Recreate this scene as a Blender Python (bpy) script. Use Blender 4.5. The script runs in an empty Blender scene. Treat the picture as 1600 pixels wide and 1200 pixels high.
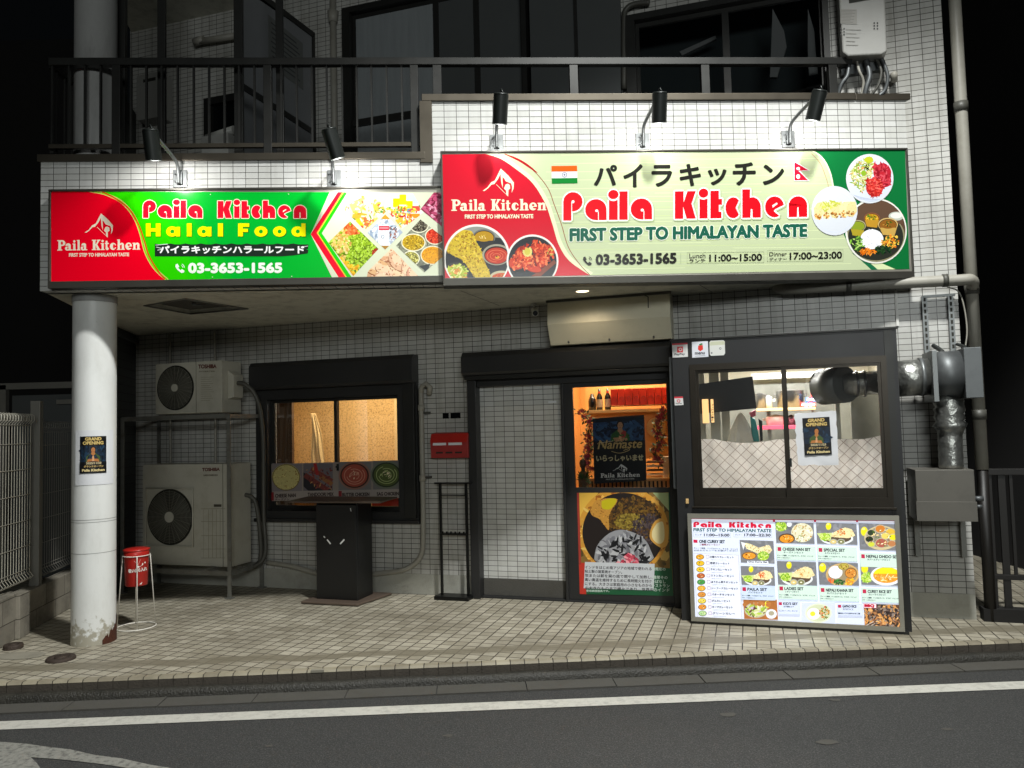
import bpy, bmesh, math, random
from mathutils import Vector, Matrix
C = bpy.context.scene.collection
SC = bpy.context.scene
# ------------------------------------------------------------------ camera
F_PX = 1200.0
PITCH, ROLL = math.radians(3.135), math.radians(-1.469)
CAM_H = 1.645
_F = Vector((0, math.cos(PITCH), math.sin(PITCH)))
_r = Vector((1, 0, 0)); _u = _r.cross(_F)
_X = math.cos(ROLL)*_r + math.sin(ROLL)*_u
_Y = -math.sin(ROLL)*_r + math.cos(ROLL)*_u
cam = bpy.data.cameras.new('camera'); cam_o = bpy.data.objects.new('camera', cam); C.objects.link(cam_o)
cam.sensor_width = 36.0; cam.lens = 36.0*F_PX/1600.0; cam.clip_end = 400; cam.clip_start = 0.05
m = Matrix((( _X.x, _Y.x, -_F.x), (_X.y, _Y.y, -_F.y), (_X.z, _Y.z, -_F.z))).to_4x4()
m.translation = Vector((0, 0, CAM_H)); cam_o.matrix_world = m
SC.camera = cam_o
# ------------------------------------------------------------------ world, colour, lights
w = bpy.data.worlds.new('World'); SC.world = w; w.use_nodes = True
bg = w.node_tree.nodes['Background']; bg.inputs[0].default_value = (0.36, 0.44, 0.5, 1); bg.inputs[1].default_value = 0.004
SC.view_settings.view_transform = 'Standard'; SC.view_settings.look = 'None'
SC.view_settings.exposure = 0.0; SC.view_settings.gamma = 1.0
try:
    SC.cycles.max_bounces = 6; SC.cycles.diffuse_bounces = 3; SC.cycles.glossy_bounces = 3
    SC.cycles.transparent_max_bounces = 8; SC.cycles.caustics_reflective = False; SC.cycles.caustics_refractive = False
    SC.cycles.sample_clamp_indirect = 4.0
except Exception: pass
def light(name, typ, loc, power, col=(1, 1, 1), size=0.1, to=None, **k):
    L = bpy.data.lights.new(name, typ); L.energy = power; L.color = col
    if typ == 'AREA':
        L.shape = 'RECTANGLE' if 'size_y' in k else 'SQUARE'; L.size = size
        if 'size_y' in k: L.size_y = k['size_y']
    else: L.shadow_soft_size = size
    if typ == 'SPOT': L.spot_size = k.get('spot', 1.5); L.spot_blend = k.get('blend', 0.6)
    o = bpy.data.objects.new(name, L); C.objects.link(o); o.location = loc
    if to is not None: o.rotation_euler = (Vector(to)-Vector(loc)).to_track_quat('-Z', 'Y').to_euler()
    return o
# the street lamp over the road (above the frame) and an added, unseen area fill behind the camera
light('street_lamp_light', 'SPOT', (2.0, 2.1, 9.0), 4200, (0.985, 1.0, 0.975), 0.30, to=(1.2, 2.3, 0.0), spot=math.radians(98), blend=0.3)
light('camera_side_fill', 'AREA', (1.5, -8.0, 4.4), 430, (0.95, 1.0, 0.98), 6.0, to=(0, 7, 3.0), size_y=1.5)
# ------------------------------------------------------------------ frames (W = rear wall plane, S = street plane)
TW, TS = math.radians(-17.6), math.radians(3.01)
FW = Matrix.Translation((0, 7.43, 0)) @ Matrix.Rotation(TW, 4, 'Z')
FS = Matrix.Translation((0, 6.18, 0)) @ Matrix.Rotation(TS, 4, 'Z')
FG = Matrix.Identity(4)
def ray(px, py): return _F + _X*((px-800)/F_PX) + _Y*((600-py)/F_PX)
def on(fr, px, py, d=0.0):
    """photo direction (px, py) met with the plane standing d in front of the frame's wall -> (u, z)"""
    o = fr @ Vector((0, -d, 0)); n = fr.to_3x3() @ Vector((0, -1, 0)); R = ray(px, py)
    c = Vector((0, 0, CAM_H)); t = (o-c).dot(n)/R.dot(n); P = fr.inverted() @ (c+R*t)
    return P.x, P.z
def W(px, py, d=0.0): return on(FW, px, py, d)
def S(px, py, d=0.0): return on(FS, px, py, d)
def G(px, py, z=0.0):
    R = ray(px, py); t = (z-CAM_H)/R.z; return R.x*t, R.y*t
# ------------------------------------------------------------------ materials
def lin(h):
    if isinstance(h, str):
        h = h.lstrip('#'); c = [int(h[i:i+2], 16)/255 for i in (0, 2, 4)]
        return tuple(x/12.92 if x <= 0.04045 else ((x+0.055)/1.055)**2.4 for x in c)
    return tuple(h)
MATS = {}
def nd(nt, t, **k):
    n = nt.nodes.new(t)
    for a, b in k.items(): setattr(n, a, b)
    return n
def mat(name, col=(0.5, 0.5, 0.5), rough=0.6, metal=0.0, var=0.0, vscale=6.0, bump=0.0, bscale=80.0, dirt=None, dscale=3.0, damt=0.5, emit=None, spec=None, stretch=None):
    M = bpy.data.materials.new(name); M.use_nodes = True; nt = M.node_tree; b = nt.nodes['Principled BSDF']
    c = lin(col); b.inputs['Roughness'].default_value = rough; b.inputs['Metallic'].default_value = metal
    if spec is not None: b.inputs['Specular IOR Level'].default_value = spec
    b.inputs['Base Color'].default_value = (*c, 1)
    if var or dirt or bump:
        tc = nd(nt, 'ShaderNodeTexCoord'); mp = nd(nt, 'ShaderNodeMapping'); nt.links.new(tc.outputs['Object'], mp.inputs[0])
        if stretch: mp.inputs['Scale'].default_value = stretch
        cur = None
        if var:
            n = nd(nt, 'ShaderNodeTexNoise'); n.inputs['Scale'].default_value = vscale; n.inputs['Detail'].default_value = 6; n.inputs['Roughness'].default_value = 0.65
            nt.links.new(mp.outputs[0], n.inputs['Vector'])
            r = nd(nt, 'ShaderNodeMix', data_type='RGBA'); r.inputs['A'].default_value = (*[x*(1-var) for x in c], 1); r.inputs['B'].default_value = (*[min(1, x*(1+var)) for x in c], 1)
            nt.links.new(n.outputs['Fac'], r.inputs['Factor']); cur = r.outputs['Result']
            rr = nd(nt, 'ShaderNodeMapRange'); rr.inputs['To Min'].default_value = max(0.02, rough-0.12); rr.inputs['To Max'].default_value = min(1, rough+0.12)
            nt.links.new(n.outputs['Fac'], rr.inputs['Value']); nt.links.new(rr.outputs[0], b.inputs['Roughness'])
        if dirt:
            n = nd(nt, 'ShaderNodeTexNoise'); n.inputs['Scale'].default_value = dscale; n.inputs['Detail'].default_value = 8; n.inputs['Roughness'].default_value = 0.7
            nt.links.new(mp.outputs[0], n.inputs['Vector'])
            rp = nd(nt, 'ShaderNodeMapRange'); rp.inputs['From Min'].default_value = 0.48; rp.inputs['From Max'].default_value = 0.72; rp.inputs['To Max'].default_value = damt
            nt.links.new(n.outputs['Fac'], rp.inputs['Value'])
            r = nd(nt, 'ShaderNodeMix', data_type='RGBA'); r.inputs['B'].default_value = (*lin(dirt), 1)
            if cur: nt.links.new(cur, r.inputs['A'])
            else: r.inputs['A'].default_value = (*c, 1)
            nt.links.new(rp.outputs[0], r.inputs['Factor']); cur = r.outputs['Result']
        if cur: nt.links.new(cur, b.inputs['Base Color'])
        if bump:
            n = nd(nt, 'ShaderNodeTexNoise'); n.inputs['Scale'].default_value = bscale; n.inputs['Detail'].default_value = 4
            nt.links.new(mp.outputs[0], n.inputs['Vector'])
            bp = nd(nt, 'ShaderNodeBump'); bp.inputs['Strength'].default_value = bump; bp.inputs['Distance'].default_value = 0.01
            nt.links.new(n.outputs['Fac'], bp.inputs['Height']); nt.links.new(bp.outputs[0], b.inputs['Normal'])
    if emit:
        b.inputs['Emission Color'].default_value = (*c, 1); b.inputs['Emission Strength'].default_value = emit
    MATS[name] = M; return M
def brickmat(name, c1, c2, mortar, bw, rh, ms, offset=0.0, axes='XZ', rot=0.0, rough=0.35, grime=0.25, gcol='#4a463c', bump=0.4, gscale=1.2, band=None, shift=(0, 0), lo=0.45, hi=0.75, streak=0.0):
    M = bpy.data.materials.new(name); M.use_nodes = True; nt = M.node_tree; b = nt.nodes['Principled BSDF']; b.inputs['Roughness'].default_value = rough
    tc = nd(nt, 'ShaderNodeTexCoord'); sp = nd(nt, 'ShaderNodeSeparateXYZ'); cb = nd(nt, 'ShaderNodeCombineXYZ')
    nt.links.new(tc.outputs['Object'], sp.inputs[0])
    nt.links.new(sp.outputs[axes[0]], cb.inputs['X']); nt.links.new(sp.outputs[axes[1]], cb.inputs['Y'])
    mp = nd(nt, 'ShaderNodeMapping'); mp.inputs['Rotation'].default_value = (0, 0, rot); mp.inputs['Location'].default_value = (50.0+shift[0], 50.0+shift[1], 0)
    nt.links.new(cb.outputs[0], mp.inputs[0])
    br = nd(nt, 'ShaderNodeTexBrick'); br.offset = offset; br.inputs['Scale'].default_value = 1
    br.inputs['Color1'].default_value = (*lin(c1), 1); br.inputs['Color2'].default_value = (*lin(c2), 1); br.inputs['Mortar'].default_value = (*lin(mortar), 1)
    br.inputs['Brick Width'].default_value = bw; br.inputs['Row Height'].default_value = rh; br.inputs['Mortar Size'].default_value = ms; br.inputs['Mortar Smooth'].default_value = 0.25; br.inputs['Bias'].default_value = 0
    nt.links.new(mp.outputs[0], br.inputs['Vector'])
    n = nd(nt, 'ShaderNodeTexNoise'); n.inputs['Scale'].default_value = gscale; n.inputs['Detail'].default_value = 8; n.inputs['Roughness'].default_value = 0.72
    nt.links.new(tc.outputs['Object'], n.inputs['Vector'])
    rp = nd(nt, 'ShaderNodeMapRange'); rp.inputs['From Min'].default_value = lo; rp.inputs['From Max'].default_value = hi; rp.inputs['To Max'].default_value = grime
    nt.links.new(n.outputs['Fac'], rp.inputs['Value'])
    mx = nd(nt, 'ShaderNodeMix', data_type='RGBA'); nt.links.new(br.outputs['Color'], mx.inputs['A']); mx.inputs['B'].default_value = (*lin(gcol), 1)
    nt.links.new(rp.outputs[0], mx.inputs['Factor']); out = mx.outputs['Result']
    if streak:
        m3 = nd(nt, 'ShaderNodeMapping'); m3.inputs['Scale'].default_value = (7, 7, .55); nt.links.new(tc.outputs['Object'], m3.inputs[0])
        n3 = nd(nt, 'ShaderNodeTexNoise'); n3.inputs['Scale'].default_value = 1.6; n3.inputs['Detail'].default_value = 7; n3.inputs['Roughness'].default_value = 0.7; nt.links.new(m3.outputs[0], n3.inputs['Vector'])
        r3 = nd(nt, 'ShaderNodeMapRange'); r3.inputs['From Min'].default_value = 0.5; r3.inputs['From Max'].default_value = 0.75; r3.inputs['To Max'].default_value = streak; nt.links.new(n3.outputs['Fac'], r3.inputs['Value'])
        x3 = nd(nt, 'ShaderNodeMix', data_type='RGBA'); nt.links.new(out, x3.inputs['A']); x3.inputs['B'].default_value = (*lin(gcol), 1); nt.links.new(r3.outputs[0], x3.inputs['Factor']); out = x3.outputs['Result']
    if band:                      # a smeared cement repair band parallel to the kerb (world y = y0 + k x)
        y0, k, wd, bcol = band
        gx = nd(nt, 'ShaderNodeNewGeometry'); s2 = nd(nt, 'ShaderNodeSeparateXYZ'); nt.links.new(gx.outputs['Position'], s2.inputs[0])
        a = nd(nt, 'ShaderNodeMath', operation='MULTIPLY'); a.inputs[1].default_value = k; nt.links.new(s2.outputs['X'], a.inputs[0])
        s = nd(nt, 'ShaderNodeMath', operation='SUBTRACT'); nt.links.new(s2.outputs['Y'], s.inputs[0]); nt.links.new(a.outputs[0], s.inputs[1])
        s3 = nd(nt, 'ShaderNodeMath', operation='SUBTRACT'); nt.links.new(s.outputs[0], s3.inputs[0]); s3.inputs[1].default_value = y0
        nz = nd(nt, 'ShaderNodeTexNoise'); nz.inputs['Scale'].default_value = 2.3; nz.inputs['Detail'].default_value = 5; nt.links.new(gx.outputs['Position'], nz.inputs['Vector'])
        nn = nd(nt, 'ShaderNodeMath', operation='MULTIPLY_ADD'); nn.inputs[1].default_value = 0.22; nn.inputs[2].default_value = -0.11; nt.links.new(nz.outputs['Fac'], nn.inputs[0])
        ad = nd(nt, 'ShaderNodeMath', operation='ADD'); nt.links.new(s3.outputs[0], ad.inputs[0]); nt.links.new(nn.outputs[0], ad.inputs[1])
        ab = nd(nt, 'ShaderNodeMath', operation='ABSOLUTE'); nt.links.new(ad.outputs[0], ab.inputs[0])
        mr = nd(nt, 'ShaderNodeMapRange'); mr.inputs['From Min'].default_value = wd; mr.inputs['From Max'].default_value = wd+0.03; mr.inputs['To Min'].default_value = 0.85; mr.inputs['To Max'].default_value = 0
        nt.links.new(ab.outputs[0], mr.inputs['Value'])
        m2 = nd(nt, 'ShaderNodeMix', data_type='RGBA'); nt.links.new(out, m2.inputs['A']); m2.inputs['B'].default_value = (*lin(bcol), 1); nt.links.new(mr.outputs[0], m2.inputs['Factor']); out = m2.outputs['Result']
    nt.links.new(out, b.inputs['Base Color'])
    iv = nd(nt, 'ShaderNodeMath', operation='SUBTRACT'); iv.inputs[0].default_value = 1; nt.links.new(br.outputs['Fac'], iv.inputs[1])
    bp = nd(nt, 'ShaderNodeBump'); bp.inputs['Strength'].default_value = bump; bp.inputs['Distance'].default_value = 0.004
    nt.links.new(iv.outputs[0], bp.inputs['Height']); nt.links.new(bp.outputs[0], b.inputs['Normal'])
    MATS[name] = M; return M
def printmat(name, rough, emit=0.0, spec=0.5, coat=0.0):
    M = bpy.data.materials.new(name); M.use_nodes = True; nt = M.node_tree; b = nt.nodes['Principled BSDF']
    at = nd(nt, 'ShaderNodeAttribute', attribute_name='ink'); nt.links.new(at.outputs['Color'], b.inputs['Base Color'])
    b.inputs['Roughness'].default_value = rough; b.inputs['Specular IOR Level'].default_value = spec
    if coat: b.inputs['Coat Weight'].default_value = coat; b.inputs['Coat Roughness'].default_value = 0.12
    if emit: nt.links.new(at.outputs['Color'], b.inputs['Emission Color']); b.inputs['Emission Strength'].default_value = emit
    MATS[name] = M; return M
def glassmat(name, tint=(1, 1, 1), refl=0.06, rough=0.0, veil=0.0):
    M = bpy.data.materials.new(name); M.use_nodes = True; nt = M.node_tree; nt.nodes.remove(nt.nodes['Principled BSDF']); out = nt.nodes['Material Output']
    t = nd(nt, 'ShaderNodeBsdfTransparent'); t.inputs[0].default_value = (*tint, 1)
    g = nd(nt, 'ShaderNodeBsdfGlossy'); g.inputs['Roughness'].default_value = rough
    lw = nd(nt, 'ShaderNodeFresnel'); lw.inputs[0].default_value = 1.5
    mr = nd(nt, 'ShaderNodeMath', operation='MULTIPLY_ADD'); mr.inputs[1].default_value = 1.4; mr.inputs[2].default_value = refl-0.04; nt.links.new(lw.outputs[0], mr.inputs[0])
    mx = nd(nt, 'ShaderNodeMixShader'); nt.links.new(mr.outputs[0], mx.inputs[0]); nt.links.new(t.outputs[0], mx.inputs[1]); nt.links.new(g.outputs[0], mx.inputs[2])
    last = mx
    if veil:
        d = nd(nt, 'ShaderNodeBsdfDiffuse'); d.inputs[0].default_value = (0.6, 0.6, 0.58, 1); m2 = nd(nt, 'ShaderNodeMixShader'); m2.inputs[0].default_value = veil
        nt.links.new(mx.outputs[0], m2.inputs[1]); nt.links.new(d.outputs[0], m2.inputs[2]); last = m2
    nt.links.new(last.outputs[0], out.inputs[0]); MATS[name] = M; return M
TILE = ('#cfcfcc', '#c3c3be', '#403f3b')
brickmat('white_tile', TILE[0], TILE[1], TILE[2], 0.1, 0.0498, 0.0026, rough=0.28, grime=0.16, gcol='#6b675c', streak=0.22)
brickmat('aged_tile', '#bebdb8', '#b3b2ac', '#2e2c28', 0.1, 0.0498, 0.0028, rough=0.32, grime=0.4, gcol='#5d584b', streak=0.4)
brickmat('pavement_tile', '#bdb6a4', '#9f9886', '#29241c', 0.1, 0.1, 0.0050, axes='XY', rot=math.radians(20), rough=0.55, grime=0.7, gcol='#564e3f', gscale=1.1, band=(5.79, 0.052, 0.06, '#77705f'), bump=0.6, lo=0.42, hi=0.72)
brickmat('kerb_tile', '#aaa28c', '#8a8270', '#2e2820', 0.1, 0.4, 0.004, axes='XZ', rough=0.6, grime=0.6, gcol='#544c3c', gscale=3, shift=(0, 0.2))
brickmat('block_wall', '#8d877a', '#7d776b', '#4c473e', 0.4, 0.19, 0.004, offset=0.5, axes='YZ', rough=0.9, grime=0.8, gcol='#37332b', gscale=3.5, bump=0.8)
brickmat('siding', '#3b3e3e', '#353838', '#141516', 6.0, 0.09, 0.004, axes='YZ', rough=0.6, grime=0.4, gcol='#2a2b29', bump=0.9)
mat('asphalt', '#303030', 0.8, var=0.7, vscale=55, bump=0.9, bscale=150, dirt='#83837e', dscale=120, damt=0.5)
mat('gutter_concrete', '#4d4b46', 0.85, var=0.25, vscale=40, bump=0.4, bscale=120, dirt='#45423a', dscale=5, damt=0.7)
mat('mossy_concrete', '#2f2d27', 0.5, var=0.4, vscale=30, bump=0.8, bscale=90, dirt='#1d1c17', dscale=9, damt=0.9)
mat('road_paint', '#c2c0b7', 0.7, var=0.12, vscale=60, dirt='#6a6863', dscale=22, damt=0.45, bump=0.3, bscale=200)
mat('dark_ground', '#2a2a28', 0.95)
mat('soffit_paint', '#cdcbbd', 0.8, var=0.08, vscale=2.5, dirt='#55534a', dscale=7, damt=0.45, bump=0.1)
mat('render_base', '#aaa99f', 0.85, var=0.2, vscale=8, bump=0.3, dirt='#5f5c52', dscale=4, damt=0.5)
mat('column_paint', '#e2e3e0', 0.42, var=0.05, vscale=7, dirt='#b3b1a8', dscale=5, damt=0.3, bump=0.05, stretch=(1, 1, 0.4))
def base_stain(name):            # splash stains and flaking near the foot of the column
    nt = MATS[name].node_tree; b = nt.nodes['Principled BSDF']; src = b.inputs['Base Color'].links[0].from_socket
    g = nd(nt, 'ShaderNodeNewGeometry'); sp = nd(nt, 'ShaderNodeSeparateXYZ'); nt.links.new(g.outputs['Position'], sp.inputs[0])
    n = nd(nt, 'ShaderNodeTexNoise'); n.inputs['Scale'].default_value = 22; n.inputs['Detail'].default_value = 8; nt.links.new(g.outputs['Position'], n.inputs['Vector'])
    m1 = nd(nt, 'ShaderNodeMapRange'); m1.inputs['From Min'].default_value = .0; m1.inputs['From Max'].default_value = .30; m1.inputs['To Min'].default_value = .34; m1.inputs['To Max'].default_value = -.12; nt.links.new(sp.outputs['Z'], m1.inputs['Value'])
    a = nd(nt, 'ShaderNodeMath', operation='ADD'); nt.links.new(m1.outputs[0], a.inputs[0]); nt.links.new(n.outputs['Fac'], a.inputs[1])
    m2 = nd(nt, 'ShaderNodeMapRange'); m2.inputs['From Min'].default_value = .60; m2.inputs['From Max'].default_value = .72; m2.inputs['To Max'].default_value = .75; nt.links.new(a.outputs[0], m2.inputs['Value'])
    x = nd(nt, 'ShaderNodeMix', data_type='RGBA'); nt.links.new(src, x.inputs['A']); x.inputs['B'].default_value = (*lin('#8f866c'), 1); nt.links.new(m2.outputs[0], x.inputs['Factor']); nt.links.new(x.outputs['Result'], b.inputs['Base Color'])
base_stain('column_paint')
mat('old_paint', '#9a9a98', 0.7, var=0.2, vscale=6, dirt='#5c5b58', dscale=6, damt=0.5, stretch=(1, 1, 0.3))
mat('rust', '#4a2412', 0.9, var=0.6, vscale=40, bump=0.8)
mat('bronze_aluminium', '#5b554b', 0.38, metal=0.75, var=0.12, vscale=3)
mat('black_aluminium', '#2b2b29', 0.42, metal=0.35, var=0.15, vscale=4)
mat('dark_frame', '#303030', 0.45, metal=0.3, var=0.12, vscale=4)
mat('brown_frame', '#322d26', 0.35, metal=0.6, var=0.1)
mat('booth_panel', '#2a2a2b', 0.45, metal=0.3, var=0.15, vscale=2.5, dirt='#2a2927', dscale=3, damt=0.4)
mat('grey_panel', '#625f58', 0.5, metal=0.2, var=0.12, vscale=2.5, dirt='#3b3a37', dscale=3, damt=0.4)
mat('sign_frame', '#4d4b45', 0.4, metal=0.6, var=0.15)
mat('light_frame', '#a5a296', 0.4, metal=0.6, var=0.1)
mat('lamp_black', '#1d211f', 0.42, metal=0.2)
mat('galvanised', '#7c7f7f', 0.45, metal=0.6, var=0.25, vscale=25)
mat('steel_dull', '#66696a', 0.5, metal=0.6, var=0.3, vscale=8, dirt='#4d5052', dscale=6, damt=0.5)
mat('duct_foil', '#b4b5b0', 0.34, metal=0.9, var=0.3, vscale=10, bump=1.0, bscale=22, dirt='#4c4d49', dscale=8, damt=0.5)
mat('stand_steel', '#85857f', 0.5, metal=0.5, var=0.3, vscale=12, dirt='#5a3f2a', dscale=9, damt=0.5)
mat('pvc_pipe', '#97948a', 0.5, var=0.1, vscale=5, dirt='#6f6a5b', dscale=6, damt=0.4)
mat('pvc_dark', '#4b4a44', 0.5, var=0.1)
mat('ac_cream', '#b8b5a8', 0.5, var=0.05, vscale=4, dirt='#8b8470', dscale=5, damt=0.35)
mat('ac_grille', '#6d6b60', 0.6)
mat('ac_dark', '#26261f', 0.8)
mat('hood_cream', '#d8d2ba', 0.45, var=0.06, dirt='#8a8268', dscale=3, damt=0.3)
mat('red_paint', '#b3241d', 0.35, var=0.1, dirt='#6b120e', dscale=6, damt=0.4)
mat('red_dull', '#9c2a28', 0.5, var=0.08, dirt='#5c1a18', dscale=4, damt=0.4)
mat('white_wire', '#e8e4da', 0.4)
mat('fence_wire', '#c9c4b4', 0.45, metal=0.2)
mat('fence_post', '#7b7972', 0.5, metal=0.3, var=0.1)
mat('kiosk_black', '#161616', 0.38, var=0.2)
mat('kiosk_wood', '#5a4d43', 0.5, var=0.2, vscale=4, stretch=(1, 8, 8))
mat('rack_black', '#101110', 0.4, metal=0.3)
mat('manhole_iron', '#453a33', 0.7, metal=0.4, var=0.4, vscale=30, bump=0.6)
mat('wallpaper', '#e6c48a', 0.9, var=0.1, vscale=55, dirt='#80592c', dscale=48, damt=0.9)
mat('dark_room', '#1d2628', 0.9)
mat('far_metal_and_shade', '#14110e', 0.5)
mat('dim_cloth', '#6d7070', 0.9)
mat('room_wood', '#dcaa68', 0.55, var=0.16, vscale=3, stretch=(14, 14, 1))
mat('room_dark', '#3c352c', 0.9)
mat('kitchen_wall', '#cfc9b4', 0.5, var=0.08, vscale=3)
mat('kitchen_steel', '#8f9089', 0.35, metal=0.6, var=0.35, vscale=5)
mat('shelf_wood', '#d6b176', 0.6, var=0.1)
mat('curtain_warm', '#e8cf9c', 0.9, var=0.1)
mat('brown_curtain', '#5b4632', 0.9, var=0.15)
mat('red_cloth', '#c4371f', 0.8, var=0.1)
mat('orange_cloth', '#e08b2a', 0.8, var=0.2)
mat('carton_red', '#c9301d', 0.5, var=0.15, vscale=12)
mat('bottle_dark', '#14161a', 0.15)
mat('label_mix', '#b9a58c', 0.6, var=0.5, vscale=60)
mat('leaf', '#2f4a22', 0.6, var=0.4, vscale=30)
mat('flower', '#a5364a', 0.7, var=0.4, vscale=40)
mat('white_plastic', '#d9d8d2', 0.4)
mat('heater_white', '#9c9b96', 0.4, var=0.05, dirt='#86847b', dscale=4, damt=0.3)
mat('pot_steel', '#77787a', 0.3, metal=0.85, var=0.2)
mat('pink_plastic', '#c0455c', 0.4)
mat('teal_bag', '#2f9a98', 0.45)
mat('bag_film', '#e4dfd0', 0.4, var=0.12, vscale=12)
mat('dark_duct', '#5c5f5e', 0.45, metal=0.35, var=0.3)
mat('black_board', '#15181b', 0.6, var=0.3, vscale=30)
mat('paper_white', '#dcdde0', 0.75, var=0.04, vscale=8, bump=0.15, bscale=18)
mat('night_glass_dark', '#0e1112', 0.12, spec=0.6)
mat('frosted_panel', '#6f716f', 0.55, var=0.15, vscale=3, stretch=(6, 6, 0.6))
mat('screen_dark', '#474a4a', 0.7, var=0.15, vscale=3)
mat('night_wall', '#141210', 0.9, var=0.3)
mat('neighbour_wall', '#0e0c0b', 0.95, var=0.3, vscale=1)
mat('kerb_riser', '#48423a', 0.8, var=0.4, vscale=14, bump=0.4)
mat('worn_paint', '#8a8982', 0.8, var=0.4, vscale=60, dirt='#3c3c3b', dscale=26, damt=1.0, bump=0.4, bscale=200)
mat('partition_board', '#85878a', 0.5, var=0.12, vscale=2.5)
mat('downlight_glow', (1.0, 0.82, 0.5), 0.5, emit=4.0)
mat('bulb_glow', (1.0, 0.97, 0.92), 0.5, emit=14.0)
mat('lamp_shade_glow', (1.0, 0.62, 0.25), 0.6, emit=1.3)
mat('tube_glow', (1.0, 0.98, 0.9), 0.5, emit=5.0)
printmat('sign_print', 0.2, spec=0.5)
printmat('flat_print', 0.45, spec=0.4)
printmat('backlit_print', 0.35, emit=0.66)
glassmat('clear_glass'); glassmat('booth_glass', veil=0.012, refl=0.045)
brickmat('lattice_cloth', '#e4e0dc', '#d9d4cf', '#a0958e', 0.062, 0.062, 0.003, axes='XZ', rot=math.radians(45), rough=0.9, grime=0.3, gcol='#9c9188', gscale=6, bump=0.1)
def translucent(name, amt):          # thin cloth lets the light behind it through
    nt = MATS[name].node_tree; b = nt.nodes['Principled BSDF']; out = nt.nodes['Material Output']; src = b.inputs['Base Color'].links[0].from_socket
    tr = nd(nt, 'ShaderNodeBsdfTranslucent'); nt.links.new(src, tr.inputs[0]); mx = nd(nt, 'ShaderNodeMixShader'); mx.inputs[0].default_value = amt
    nt.links.new(b.outputs[0], mx.inputs[1]); nt.links.new(tr.outputs[0], mx.inputs[2]); nt.links.new(mx.outputs[0], out.inputs[0])
translucent('lattice_cloth', 0.6)
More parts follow.
